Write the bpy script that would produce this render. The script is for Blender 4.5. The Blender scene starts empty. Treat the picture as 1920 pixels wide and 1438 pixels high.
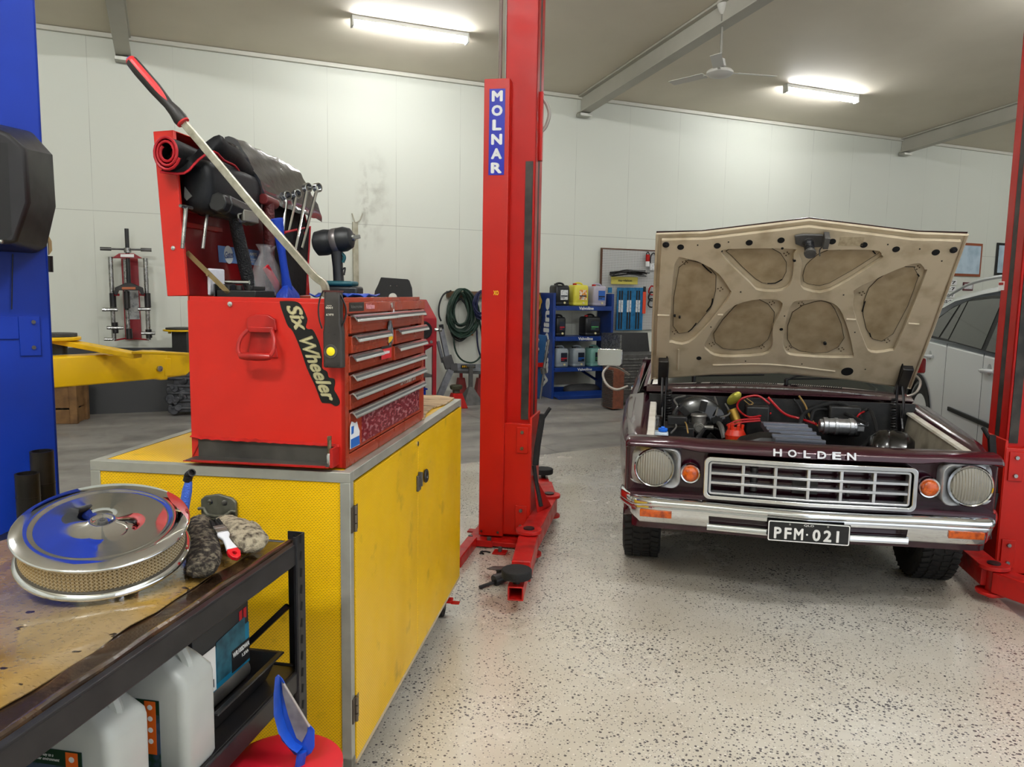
import bpy
DEBUG=0;CARP=(1.425,3.653,0);CARA=.191
SEAMZ=2.46;SM=(3.2,2.8);BEAMS=(.16,6.41,13.19);LAMP_E=330.;LAMP_L=540.;LAMP_M=150.;LAMP_F=66.;EXPO=.54;LX=(3.3,9.7);FILL_E=110
LPOS=((-2.9,-5.5),(3.3,-5.5),(9.7,-5.5),(16.,-4.),(-1.6,-11.4),(2.75,-11.4))
import bpy,bmesh,math,random
from mathutils import Vector as V, Matrix as M
PI=math.pi; R=math.radians; rnd=random.Random(7); C=bpy.context.scene.collection
# ---------- camera model (1920x1438) ----------
F=1460.;PITCH=.1152;ROLL=.0174;HC=1.55
_c,_s=math.cos(PITCH),math.sin(PITCH);FW=V((0,_c,-_s));_u=V((0,_s,_c));_r=V((1,0,0))
RT=_r*math.cos(ROLL)+_u*math.sin(ROLL);UP=_u*math.cos(ROLL)-_r*math.sin(ROLL);CAM=V((0,0,HC))
def ray(x,y): return RT*((x-960)/F)-UP*((y-719)/F)+FW
def onz(x,y,z=0): r=ray(x,y);return CAM+r*((z-HC)/r.z)
def ony(x,y,d): r=ray(x,y);return CAM+r*(d/r.y)
def onp(x,y,p,n): r=ray(x,y);return CAM+r*((p-CAM).dot(n)/r.dot(n))
def pix(p): d=V(p)-CAM;w=d.dot(FW);return (960+F*d.dot(RT)/w,719-F*d.dot(UP)/w)
def fr(p,yaw=0):  # frame: local x = right, y = away, yaw clockwise from +y
    return M.Translation(V(p))@M.Rotation(-yaw,4,'Z')
def plane(f,o,n): # point+normal of a plane given in a frame
    return f@V(o),(f.to_3x3()@V(n))
# ---------- mesh builder ----------
class B:
    def __init__(s): s.b=bmesh.new()
    def vs(s,ps): return [s.b.verts.new(V(p)) for p in ps]
    def f(s,vv):
        try: return s.b.faces.new(vv)
        except ValueError: pass
    def box(s,x0,x1,y0,y1,z0,z1,m=None):
        v=s.vs([(x,y,z) for z in(z0,z1) for y in(y0,y1) for x in(x0,x1)])
        for q in((0,2,3,1),(4,5,7,6),(0,1,5,4),(2,6,7,3),(0,4,6,2),(1,3,7,5)): s.f([v[i] for i in q])
        if m: bmesh.ops.transform(s.b,matrix=m,verts=v)
        return s
    def loft(s,rings,closed=True,cap=True,loop=False):
        rr=[s.vs(r) for r in rings];n=len(rr[0]);K=len(rr)
        for k in range(K if loop else K-1):
            a,b=rr[k],rr[(k+1)%K]
            for i in range(n if closed else n-1): s.f([a[i],a[(i+1)%n],b[(i+1)%n],b[i]])
        if cap and closed and not loop: s.f(rr[0][::-1]);s.f(rr[-1])
        return s
    def cyl(s,p,q,r,r2=None,n=16,cap=True):
        p,q=V(p),V(q);return s.lathe([(r,0),(r if r2 is None else r2,(q-p).length)],n,p,q-p,cap)
    def lathe(s,prof,n=24,o=(0,0,0),ax=(0,0,1),cap=True,sy=1):
        o=V(o);z=V(ax).normalized();x=z.orthogonal().normalized()
        if abs(z.z)>.9: x=(V((1,0,0))-z*z.x).normalized()
        y=z.cross(x)
        return s.loft([[o+z*h+(x*math.cos(a)+y*math.sin(a)*sy)*r for a in[2*PI*i/n for i in range(n)]] for r,h in prof],cap=cap)
    def tube(s,pts,r,n=8,closed=False,sp=4,flat=1.):
        P=[V(p) for p in pts]
        if sp>1 and len(P)>2: P=spline(P,sp,closed)
        N=len(P);rings=[];x=None
        for i,p in enumerate(P):
            a=P[(i-1)%N] if(closed or i>0) else p;b=P[(i+1)%N] if(closed or i<N-1) else p
            t=(b-a).normalized()
            x=(t.orthogonal() if x is None else x-t*x.dot(t)).normalized()
            y=t.cross(x);rad=r(i/(N-1)) if callable(r) else r
            rings.append([p+(x*math.cos(q)+y*math.sin(q)*flat)*rad for q in[2*PI*k/n for k in range(n)]])
        return s.loft(rings,cap=not closed,loop=closed)
    def prism(s,pts,vec):
        vec=V(vec);a=s.vs(pts);b=s.vs([V(p)+vec for p in pts]);n=len(a)
        s.f(a[::-1]);s.f(b)
        for i in range(n): s.f([a[i],a[(i+1)%n],b[(i+1)%n],b[i]])
        return s
    def sheet(s,grid,th=(0,0,.002)):
        th=V(th);R_,Cn=len(grid),len(grid[0])
        a=[s.vs(r) for r in grid];b=[s.vs([V(p)+th for p in r]) for r in grid]
        for i in range(R_-1):
            for j in range(Cn-1):
                s.f([a[i][j],a[i+1][j],a[i+1][j+1],a[i][j+1]]);s.f([b[i][j],b[i][j+1],b[i+1][j+1],b[i+1][j]])
        for i in range(R_-1):
            s.f([a[i][0],b[i][0],b[i+1][0],a[i+1][0]]);s.f([a[i][-1],a[i+1][-1],b[i+1][-1],b[i][-1]])
        for j in range(Cn-1):
            s.f([a[0][j],a[0][j+1],b[0][j+1],b[0][j]]);s.f([a[-1][j],b[-1][j],b[-1][j+1],a[-1][j+1]])
        return s
    def ball(s,c,r,n=12,sc=(1,1,1)):
        m=n//2;c=V(c)
        return s.loft([[c+V((r*sc[0]*math.sin(t)*math.cos(a),r*sc[1]*math.sin(t)*math.sin(a),r*sc[2]*math.cos(t))) for a in[2*PI*i/n for i in range(n)]] for t in[PI*(k+.15)/(m+.3) for k in range(m+1)]])
    def out(s,name,mat,par=None,bev=0,sm=None,sub=0,seg=2,loc=None):
        bmesh.ops.recalc_face_normals(s.b,faces=s.b.faces)
        me=bpy.data.meshes.new(name);s.b.to_mesh(me);s.b.free()
        for m_ in (mat if isinstance(mat,(list,tuple)) else[mat]): me.materials.append(m_)
        o=bpy.data.objects.new(name,me);C.objects.link(o)
        if par: o.parent=par
        if loc: o.matrix_local=loc
        if sm is None: sm=35
        if sm:
            me.shade_smooth();me.set_sharp_from_angle(angle=R(sm))
        if bev:
            m=o.modifiers.new('b','BEVEL');m.width=bev;m.segments=seg;m.limit_method='ANGLE';m.angle_limit=R(40);m.harden_normals=False
        if sub:
            m=o.modifiers.new('s','SUBSURF');m.levels=m.render_levels=sub
        return o
def spline(P,k,closed=False):
    N=len(P);o=[]
    for i in range(N if closed else N-1):
        if closed: p0,p1,p2,p3=P[(i-1)%N],P[i],P[(i+1)%N],P[(i+2)%N]
        else: p1,p2=P[i],P[i+1];p0=P[i-1] if i else p1*2-p2;p3=P[i+2] if i+2<N else p2*2-p1
        for j in range(k):
            t=j/k;o.append(.5*((2*p1)+(p2-p0)*t+(2*p0-5*p1+4*p2-p3)*t*t+(3*p1-p0-3*p2+p3)*t**3))
    if not closed:o.append(P[-1].copy())
    return o
def tag(o,label=None,cat=None,group=None,kind=None):
    for k,v in(('label',label),('category',cat),('group',group),('kind',kind)):
        if v:o[k]=v
    return o
def thing(name,label,cat,mat=None,group=None):
    o=bpy.data.objects.new(name,None);o.empty_display_size=.1;C.objects.link(o)
    if mat is not None:o.matrix_world=mat
    return tag(o,label,cat,group)
def dup(o,mat,label=None,par=None):
    c=o.copy();C.objects.link(c)
    if par:c.parent=par
    else:
        c.matrix_world=mat
        if label:c['label']=label
    for ch in o.children: dup(ch,None,par=c)
    return c
def st(o): return tag(o,kind='structure')
# ---------- materials ----------
def lin(h):
    if isinstance(h,str): c=[int(h[i:i+2],16)/255 for i in(0,2,4)]
    else: c=h
    return tuple((x/12.92 if x<=.04045 else((x+.055)/1.055)**2.4) for x in c)+(1,)
MATS={}
def mat(name,col,rough=.5,metal=0,col2=None,sc=8,mix=(.4,.7),bump=0,bsc=60,coat=0,emit=0,trans=0,alpha=1,spec=.5,det=3,ior=1.45,sub=0,rvar=0):
    if name in MATS:return MATS[name]
    m=bpy.data.materials.new(name);m.use_nodes=True;nt=m.node_tree;N=nt.nodes;L=nt.links;b=N['Principled BSDF']
    I=b.inputs;I['Base Color'].default_value=lin(col);I['Roughness'].default_value=rough;I['Metallic'].default_value=metal
    I['Specular IOR Level'].default_value=spec;I['Coat Weight'].default_value=coat;I['Coat Roughness'].default_value=.06
    I['Transmission Weight'].default_value=trans;I['Alpha'].default_value=alpha;I['IOR'].default_value=ior
    if emit: I['Emission Color'].default_value=lin(col);I['Emission Strength'].default_value=emit
    if sub: I['Subsurface Weight'].default_value=sub;I['Subsurface Radius'].default_value=(.02,.02,.02)
    tc=N.new('ShaderNodeTexCoord')
    def noise(s,d=3):
        n=N.new('ShaderNodeTexNoise');n.inputs['Scale'].default_value=s;n.inputs['Detail'].default_value=d;L.new(tc.outputs['Object'],n.inputs['Vector']);return n
    if col2:
        n=noise(sc,det);r=N.new('ShaderNodeMapRange');r.inputs[1].default_value,r.inputs[2].default_value=mix
        x=N.new('ShaderNodeMix');x.data_type='RGBA';x.inputs[6].default_value=lin(col);x.inputs[7].default_value=lin(col2)
        L.new(n.outputs['Fac'],r.inputs[0]);L.new(r.outputs[0],x.inputs[0]);L.new(x.outputs[2],I['Base Color'])
    if rvar:
        n=noise(sc*1.7,4);r=N.new('ShaderNodeMapRange');r.inputs[1].default_value,r.inputs[2].default_value=.35,.65
        r.inputs[3].default_value,r.inputs[4].default_value=max(0,rough-rvar),rough+rvar
        L.new(n.outputs['Fac'],r.inputs[0]);L.new(r.outputs[0],I['Roughness'])
    if bump:
        n=noise(bsc,4);q=N.new('ShaderNodeBump');q.inputs['Strength'].default_value=bump;q.inputs['Distance'].default_value=.01
        L.new(n.outputs['Fac'],q.inputs['Height']);L.new(q.outputs[0],I['Normal'])
    MATS[name]=m;return m
class NT: # tiny node helper
    def __init__(s,m): s.m=m;s.t=m.node_tree;s.N=s.t.nodes;s.b=s.N['Principled BSDF'];s.tc=s.N.new('ShaderNodeTexCoord')
    def n(s,ty,ins={},**kw):
        x=s.N.new('ShaderNode'+ty)
        for k,v in kw.items(): setattr(x,k,v)
        for k,v in ins.items():
            if isinstance(v,bpy.types.NodeSocket): s.t.links.new(v,x.inputs[k])
            else: x.inputs[k].default_value=v
        return x
    def mix(s,f,a,b): return s.n('Mix',{0:f,6:a,7:b},data_type='RGBA').outputs[2]
    def math(s,op,a,b=0): return s.n('Math',{0:a,1:b},operation=op).outputs[0]
    def rng(s,v,a,b,c=0,d=1): return s.n('MapRange',{0:v,1:a,2:b,3:c,4:d}).outputs[0]
    def set(s,k,v): s.t.links.new(v,s.b.inputs[k])
    def noise(s,sc,det=3,vec=None): return s.n('TexNoise',{'Vector':vec or s.tc.outputs['Object'],'Scale':sc,'Detail':det}).outputs['Fac']
_tc={}
def text(name,body,m,par,o,x,y,h,w=None,ex=.0006,bold=0.,shear=0,sp=1,fat=0.):
    """lettering standing on origin o (centre), x/y directions, cap height h, optional total width w"""
    cu=bpy.data.curves.new(name,'FONT');cu.body=body;cu.align_x='CENTER';cu.align_y='CENTER';cu.size=1;cu.offset=bold;cu.shear=shear;cu.space_character=sp;cu.space_line=.95;cu.resolution_u=3
    t=bpy.data.objects.new(name,cu);C.objects.link(t);dg=bpy.context.evaluated_depsgraph_get()
    me=bpy.data.meshes.new_from_object(t.evaluated_get(dg));bpy.data.objects.remove(t)
    xs=[v.co.x for v in me.vertices];ys=[v.co.y for v in me.vertices]
    cx,cy=(min(xs)+max(xs))/2,(min(ys)+max(ys))/2;sy=h/(max(ys)-min(ys));sx=(w/(max(xs)-min(xs))) if w else sy
    x=V(x).normalized();y=V(y).normalized();z=x.cross(y);o=V(o)
    H_=max(ys)-min(ys);fx=fat*H_;W_=max(xs)-min(xs)
    if fat: sy*=H_/(H_+2*fx);sx=(w/(W_+2*fx)) if w else sy
    bm=bmesh.new();co=[v.co.copy() for v in me.vertices];base=me.copy()
    for du,dv in([(fx*math.cos(q),fx*math.sin(q)) for q in[k*PI/4 for k in range(8)]] if fat else[])+[(0,0)]:
        for v,c in zip(base.vertices,co): v.co=o+x*((c.x+du-cx)*sx)+y*((c.y+dv-cy)*sy)+z*(ex*(1 if (du,dv)==(0,0) else .97))
        bm.from_mesh(base)
    bpy.data.meshes.remove(base)
    r=bmesh.ops.extrude_face_region(bm,geom=bm.faces[:]);bmesh.ops.translate(bm,vec=-z*ex*.9,verts=[g for g in r['geom'] if isinstance(g,bmesh.types.BMVert)])
    bmesh.ops.recalc_face_normals(bm,faces=bm.faces);bm.to_mesh(me);bm.free();me.materials.clear();me.materials.append(m)
    ob=bpy.data.objects.new(name,me);C.objects.link(ob)
    if par: ob.parent=par
    return ob
# common materials
RED=mat('red_paint','ae120b',.38,col2='9d100a',sc=3,spec=.3,rvar=.06)
CHR=mat('chrome','dcdfe2',.07,1,rvar=.03,sc=5)
STEEL=mat('steel','a9a9a6',.32,1,col2='7f7e7b',sc=25,rvar=.1)
ALU=mat('aluminium','b9b8ae',.42,.55,col2='a5a49a',sc=12)
BLK=mat('black_plastic','121213',.42,col2='1a1a1b',sc=30)
BLKM=mat('black_metal','17171a',.38,col2='24201d',sc=14)
RUB=mat('rubber','0d0d0e',.75,bump=.15)
WHT=mat('white_print','e9e9e6',.45)
GRYP=mat('grey_metal','5b5a58',.45,.3,col2='454341',sc=12)
BLU=mat('blue_paint','09309c',.42,col2='082886',sc=2,spec=.3,bump=.03,bsc=150)
YEL=mat('yellow_paint','e0b306',.38,col2='b88e08',sc=6,mix=(.5,.75),rvar=.1)
# ---------- camera ----------
cd=bpy.data.cameras.new('camera');cam=bpy.data.objects.new('camera',cd);C.objects.link(cam)
cd.sensor_fit='HORIZONTAL';cd.sensor_width=36;cd.lens=F/1920*36;cd.clip_start=.05
mw=M((RT,UP,-FW)).transposed().to_4x4();mw.translation=CAM;cam.matrix_world=mw;bpy.context.scene.camera=cam
# ---------- room ----------
YW=R(66.46);RYAW=YW-PI/2            # wall runs along local x of the room frame
_p=onz(230,773);RM=fr((_p.x,_p.y,0),RYAW);RM=RM@M.Translation(V((0,.16,0)))
RI=RM.inverted();CH=4.54;CS=.094    # ceiling height at the wall, slope
def wallp(px,py,off=0): return RI@onp(px,py,*plane(RM,(0,-off,0),(0,1,0)))   # room coords of a pixel on the back wall
CP,CN=plane(RM,(0,0,CH),(0,CS,1))
def ceilp(px,py,off=0): return RI@onp(px,py,CP-V((0,0,off)),CN)
def rthing(name,label,cat,x,y=0,z=0,group=None,yaw=0): return thing(name,label,cat,RM@M.Translation(V((x,y,z)))@M.Rotation(-yaw,4,'Z'),group)
X0,X1,Y0=-4.6,19.,-12.5
if DEBUG:
    for nm,p in dict(ceilL=wallp(500,103),ceilM=wallp(1120,185),ceilR=wallp(1677,256),rack=RI@onz(1080,748),seam1=wallp(297,400),seam2=wallp(580,414),seam3=wallp(1029,440),seam4=wallp(1231,448),seam5=wallp(1850,472),
      beamL=wallp(233,107),beam1=wallp(1090,208),beam3=wallp(1690,283),lampL0=ceilp(660,12),lampL1=ceilp(872,55),lampR0=ceilp(1480,145),lampR1=ceilp(1610,168),bL=ceilp(219,0),b1=ceilp(1467,0),b3=ceilp(1914,193),
      v1=wallp(170,300),v2=wallp(330,300),v3=wallp(618,300),v4=wallp(1080,300),v5=wallp(1186,300),v6=wallp(1272,300),v7=wallp(1672,340),v0=wallp(1745,400)).items(): print('RM',nm,[round(c,2) for c in p])
mw_=mat('wall_paint','d3d4c8',.55);n=NT(mw_);x=n.n('SeparateXYZ',{0:n.tc.outputs['Object']});X,Z=x.outputs[0],x.outputs[2]
def seam(v,period,off,w):
    f=n.math('FRACT',n.math('DIVIDE',n.math('SUBTRACT',v,off),period));return n.math('LESS_THAN',n.math('ABSOLUTE',n.math('SUBTRACT',f,.5)),w/period/2)
s1=n.math('MULTIPLY',seam(X,.94,-.71,.006),n.rng(n.noise(1.1),.42,.6,.15,.9))
s2=n.math('LESS_THAN',n.math('ABSOLUTE',n.math('SUBTRACT',Z,SEAMZ)),.004)
sm_=n.math('MAXIMUM',s1,n.math('MULTIPLY',s2,.7))
mp=n.n('Mapping',{0:n.tc.outputs['Object'],3:(1.6,1,.5)})
d1=n.math('MULTIPLY',n.rng(n.noise(1.4,5,mp.outputs[0]),.52,.75),n.rng(Z,2.4,.3))     # grime low down
d2=n.rng(n.noise(.5,2),.4,.7,0,.5)
def blob(cx,cz,rx,rz):
    a=n.math('DIVIDE',n.math('SUBTRACT',X,cx),rx);b=n.math('DIVIDE',n.math('SUBTRACT',Z,cz),rz)
    return n.rng(n.math('ADD',n.math('MULTIPLY',a,a),n.math('MULTIPLY',b,b)),1,0)
st1=n.math('MULTIPLY',blob(SM[0],SM[1],.28,.75),n.rng(n.noise(5,6),.45,.72,.05,1))
st2=n.math('MULTIPLY',blob(SM[0]-.12,SM[1]-.1,.06,.62),n.rng(n.noise(9,6),.42,.6,.1,1))
c=n.mix(n.math('MULTIPLY',d1,.55),lin('d6d8cc'),lin('9c9688'));c=n.mix(n.math('MULTIPLY',d2,.25),c,lin('c9cdbf'))
c=n.mix(n.math('MULTIPLY',n.math('MAXIMUM',st1,st2),.5),c,lin('77705f'));c=n.mix(n.math('MULTIPLY',sm_,.55),c,lin('6d6a60'))
spk=n.rng(n.noise(38,2),.79,.82);c=n.mix(n.math('MULTIPLY',spk,.5),c,lin('5a564d'))
n.set('Base Color',c)
def slab(name,pts,vec,m): return st(B().prism([RM@V(p) for p in pts],RM.to_3x3()@V(vec)).out(name,m,sm=0))
o=B().box(X0,X1,0,.15,0,CH+.3).out('wall_back',mw_,sm=0,loc=RM);st(o)
mside=mat('side_wall_paint','cfd0c6',.6,col2='c4c5ba',sc=1)
hh=CH-CS*Y0+.3
for nm,a in(('wall_left',(X0-.15,X0,Y0,0,0,hh)),('wall_right',(X1,X1+.15,Y0,0,0,hh)),('wall_front',(X0,1.2,Y0-.15,Y0,0,hh)),('wall_front',(12.5,X1,Y0-.15,Y0,0,hh)),('wall_front',(1.2,12.5,Y0-.15,Y0,4.0,hh))):
    o=B().box(*a).out(nm,mside,sm=0,loc=RM);st(o)
mc=mat('ceiling_paint','dcd3c0',.7,col2='d6cdba',sc=1.2)
st(B().prism([(X0,0,CH),(X1,0,CH),(X1,Y0,CH-CS*Y0),(X0,Y0,CH-CS*Y0)],(0,0,.12)).out('ceiling',mc,sm=0,loc=RM))
# cornice and beams
mb=mat('beam_paint','b9b6aa',.55,col2='b0ada1',sc=2)
st(B().box(X0,X1,-.05,-.001,CH-.05,CH-.001).out('trim_1',mat('cornice_paint','cfcdc0',.5),sm=0,loc=RM))
def beam(nm,bx,w=.17,h=.27):
    b=B()
    def sec(y,zo): z=CH-CS*y;return z
    y1,y0=-.012,Y0
    for a,c_,t,u in((-w/2,w/2,-h,-h+.02),(-w/2,w/2,-.03,-.004),(-.02,.02,-h+.02,-.03)):
        b.prism([(bx+a,y1,CH-CS*y1+t),(bx+c_,y1,CH-CS*y1+t),(bx+c_,y1,CH-CS*y1+u),(bx+a,y1,CH-CS*y1+u)],(0,y0-y1,-CS*(y0-y1)))
    st(b.out(nm,mb,bev=.004,loc=RM))
    st(B().box(bx-w/2-.01,bx+w/2+.01,-.15,-.01,CH-h-.045,CH-h-.002).out('trim_'+str(int(nm[-1])+4),ALU,bev=.003,loc=RM))
for k,bx in enumerate(BEAMS): beam('trim_%d'%(k+2),bx)
# floor: grey concrete everywhere, speckled epoxy coat over the near bays
mf=mat('concrete','8b8782',.5);n=NT(mf);x=n.n('SeparateXYZ',{0:n.tc.outputs['Object']});X=x.outputs[0];Yc=x.outputs[1]
mp=n.n('Mapping',{0:n.tc.outputs['Object'],3:(.5,2.2,1)})
c=n.mix(n.rng(n.noise(1.3,5,mp.outputs[0]),.35,.68),lin('76726d'),lin('98948e'));c=n.mix(n.math('MULTIPLY',n.rng(n.noise(6,5),.55,.7),.4),c,lin('5a5651'))
f=n.math('LESS_THAN',n.math('ABSOLUTE',n.math('SUBTRACT',n.math('FRACT',n.math('DIVIDE',n.math('ADD',X,.45),3.)),.5)),.002)
c=n.mix(n.math('MULTIPLY',f,.7),c,lin('3c3936'));n.set('Base Color',c);n.set('Roughness',n.rng(n.noise(2.5,4),.35,.65,.3,.6))
st(B().box(X0,X1,Y0,0,-.1,0).out('floor',mf,sm=0,loc=RM))
me_=mat('epoxy_floor','b3ada0',.25);n=NT(me_)
c=n.mix(n.rng(n.noise(.9,4),.35,.65),lin('c6bfb0'),lin('d2cdc2'))
c=n.mix(n.math('MULTIPLY',n.rng(n.noise(3.2,6),.35,.9),.35),c,lin('9a8c74'))
def chips(sc,th,soft,seed):
    mp=n.n('Mapping',{0:n.tc.outputs['Object'],1:(seed,seed*.7,0)});v=n.n('TexVoronoi',{'Vector':mp.outputs[0],'Scale':sc,'Randomness':1.});
    w=n.n('TexWhiteNoise',{'Vector':v.outputs['Position']},noise_dimensions='3D')
    sz=n.math('MULTIPLY',n.rng(w.outputs['Value'],0,1,th*.35,th),n.rng(n.noise(1.7,3),.35,.65,.72,1.25))
    return n.math('LESS_THAN',v.outputs['Distance'],sz),w.outputs['Value']
k1,w1=chips(56,.33,0,3);k2,w2=chips(85,.30,0,9);k3,_=chips(70,.24,0,17)
c=n.mix(n.math('MULTIPLY',k2,.8),c,lin('6a6468'));c=n.mix(n.math('MULTIPLY',k1,.9),c,lin('3f3a40'));c=n.mix(n.math('MULTIPLY',k3,.8),c,lin('e8e5dd'))
sc_=n.n('TexNoise',{'Vector':n.n('Mapping',{0:n.tc.outputs['Object'],3:(1,6,1),2:(0,0,.7)}).outputs[0],'Scale':9.,'Detail':2.}).outputs['Fac']
c=n.mix(n.math('MULTIPLY',n.rng(sc_,.70,.74),.6),c,lin('6b655c'))
n.set('Base Color',c);n.set('Roughness',n.rng(n.noise(1.8,5),.2,.8,.2,.32));n.b.inputs['Coat Weight'].default_value=.25;n.b.inputs['Coat Roughness'].default_value=.12
a=onz(862,871);b_=onz(1175,835);d=(b_-a).normalized();far0=a-d*1.2;far1=a+d*6
e1=onz(1920,1165);e0=onz(1790,1050);dd=(e0-e1).normalized()
# corner where the right edge line meets the far edge line
t=((far0.x-e1.x)*d.y-(far0.y-e1.y)*d.x)/(dd.x*d.y-dd.y*d.x);cr=e1+dd*t
near=e1-dd*4
st(B().prism([(far0.x,far0.y,.0002),(cr.x,cr.y,.0002),(near.x,near.y,.0002),(near.x-5.3,near.y,.0002),(far0.x-.9,0,.0002)],(0,0,.0025)).out('floor_coating',me_,sm=0))
if DEBUG: print('epoxy',far0,cr,near)
# ---------- lamps ----------
LT=mat('lamp_tube','fbfdff',.3,emit=LAMP_E);LB=mat('lamp_body','e8e8e2',.5)
def lamp(x,y,label,L=1.2,name='ceiling_light',two=0,e=None):
    z=CH-CS*y;T=thing(name,label,'ceiling light',RM@M.Translation(V((x,y,z)))@M.Rotation(-math.atan(CS),4,'X'))
    B().box(-L/2,L/2,-.045,.045,-.05,-.001).out('housing',LB,T,bev=.004)
    b=B()
    for s in(-1,1): b.box(s*(L/2)-.012,s*(L/2)+.012,-.05,.05,-.12,-.001)
    b.out('end_cap',LB,T,bev=.004)
    B().cyl((-L/2+.012,0,-.09),(L/2-.012,0,-.09),.026,n=16).out('tube',e or LT,T)
    return T
# ---------- maroon car ----------
CARM=fr(CARP,CARA);CARI=CARM.inverted()
def cx(px,py,v,ax='y'): # pixel -> car-local point on a plane of constant local coordinate
    i='xyz'.index(ax);n=V((0,0,0));n[i]=1;o=n*v
    return CARI@onp(px,py,*plane(CARM,o,n))
MAR=mat('maroon_paint','36091b',.24,.15,coat=.55,col2='2c0716',sc=2)
CRM=mat('cream_primer','baac93',.5,col2='97866a',sc=7,mix=(.48,.8),det=6,bump=.04,bsc=90)
CRM2=mat('cream_panel','a39276',.55,col2='806e50',sc=11,mix=(.38,.8),det=6,bump=.05,bsc=60)
IVO=mat('ivory_paint','cfc7b4',.4,col2='b7ad97',sc=6)
HOLE=mat('black_void','050505',.8)
GLS=mat('tinted_glass','1c2421',.03,spec=.9,coat=.5)
CAR=thing('car','dark maroon vintage sedan with its bonnet raised, parked between the red hoist posts','car',CARM)
def sym(fn):
    for s in(-1,1): fn(s)
# --- front panel (nose) : lofted sections over x
def vy(x): return -.035*(1-min(1,abs(x)/.55))      # slight V of the front
xs=[-.875,-.868,-.85,-.6,-.5,-.3,0,.3,.5,.6,.85,.868,.875]
def nose_ring(x):
    e=1 if abs(x)<.86 else(.99 if abs(x)<.87 else .975);v=vy(x)+(.0 if abs(x)<.86 else(.02 if abs(x)<.87 else .05));zt=.838-(.004 if abs(x)<.6 else .0)
    zl=(.802 if abs(x)>.58 else .790)
    return [(x,.17,zt*e),(x,.12+v,(zt+.004)*e),(x,.075+v,(zt-.001)*e),(x,.046+v,(zt-.012)*e),(x,.036+v,(zt-.022)*e),(x,.034+v,zl*e),(x,.045+v,(zl-.006)*e),(x,.10+v,(zl-.012)*e),(x,.11+v,.54),(x,.11+v,.51),(x,.11+v,.45),(x,.14,.42),(x,.19,.40),(x,.19,.77)]
B().loft([nose_ring(x) for x in xs]).out('front_panel',MAR,CAR,sm=50,bev=.006)
# --- fenders
def fender(s):
    ys=[(.13,.86,.815),(.18,.875,.832),(.3,.893,.85),(.55,.918,.862),(.8,.93,.875),(1.05,.938,.89),(1.3,.942,.905)]
    rings=[]
    for y,w,z in ys:
        rings.append([(s*.765,y,z-.02),(s*.775,y,z+.002),(s*.82,y,z+.012),(s*(w-.035),y,z-.004),(s*(w-.008),y,z-.04),(s*w,y,z-.09),(s*w,y,z-.16),(s*(w-.02),y,z-.16),(s*(w-.03),y,z-.07),(s*.80,y,z-.02)])
    B().loft(rings).out('fender',MAR,CAR,sm=60)
    # side skin with wheel arch
    wy_=lambda y:.86+.082*min(1,max(0,(y-.13)/.75))**.6-.002
    r0,r1,r2=[],[],[]
    for k in range(41):
        y=.135+1.165*k/40;u=(y-.80)/.39
        zb=(.33+.385*math.sqrt(max(0,1-u*u))) if abs(u)<1 else(.50 if y<.2 else .40)
        if abs(u)<1: zb=max(zb,.38)
        w=wy_(y);r0.append((s*w,y,.78));r1.append((s*(w+.004),y,max(.62,zb+.004)));r2.append((s*(w-.012),y,zb))
    B().sheet([r0,r1,r2],(-s*.012,0,0)).out('side_skin',MAR,CAR,sm=60)
sym(fender)
# --- doors, sills and rear body
def shell(s):
    for y0,y1,nm in((1.305,2.35,'door'),(2.355,3.2,'door'),(3.205,4.55,'rear_quarter')):
        d=B().loft([[(s*.94,y,.30),(s*.955,y,.55),(s*.95,y,.76),(s*.92,y,.86),(s*.89,y,.90),(s*.86,y,.90),(s*.86,y,.30)] for y in(y0,y1)]).out(nm,MAR,CAR,sm=50,bev=.004)
        if nm=='door': B().box(s*.955-.012,s*.955+.012,y1-.22,y1-.08,.73,.755).out('door_handle',CHR,d,bev=.004)
    B().box(s*.86-.02,s*.86+.02,1.31,4.5,.25,.30).out('sill',MAR,CAR,bev=.005)
    # A pillar, roof side
    a=B().tube([(s*.80,1.42,.93),(s*.70,1.95,1.33),(s*.66,2.25,1.38),(s*.66,3.3,1.38),(s*.78,4.1,.95)],.028,8);a.out('roof_pillar',MAR,CAR)
    B().tube([(s*.79,1.40,.95),(s*.69,1.93,1.345)],.012,6,sp=1).out('screen_trim',CHR,CAR)
    B().prism([(s*.86,1.5,.90),(s*.69,2.02,1.34),(s*.67,3.25,1.36),(s*.80,3.95,.92)],(-s*.006,0,0)).out('side_window',GLS,CAR)
sym(shell)
B().loft([[(-.68,y,z),(-.4,y,z+.03),(0,y,z+.04),(.4,y,z+.03),(.68,y,z),(.68,y,z-.03),(0,y,z),(-.68,y,z-.03)] for y,z in((1.98,1.36),(2.3,1.39),(3.1,1.39),(3.35,1.36))]).out('roof',MAR,CAR,sm=60)
B().prism([(-.77,1.40,.95),(.77,1.40,.95),(.67,1.97,1.35),(-.67,1.97,1.35)],(0,.01,.006)).out('windscreen',GLS,CAR)
B().prism([(-.7,4.0,.94),(.7,4.0,.94),(.64,3.36,1.36),(-.64,3.36,1.36)],(0,.01,.006)).out('rear_window',GLS,CAR)
B().loft([[(x,4.0,.92),(x,4.55,.88),(x,4.62,.5),(x,4.55,.45),(x,4.0,.8)] for x in(-.9,.9)]).out('boot_lid',MAR,CAR)
B().box(-.80,.80,1.3,4.5,.26,.32).out('floor_pan',BLKM,CAR)
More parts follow.
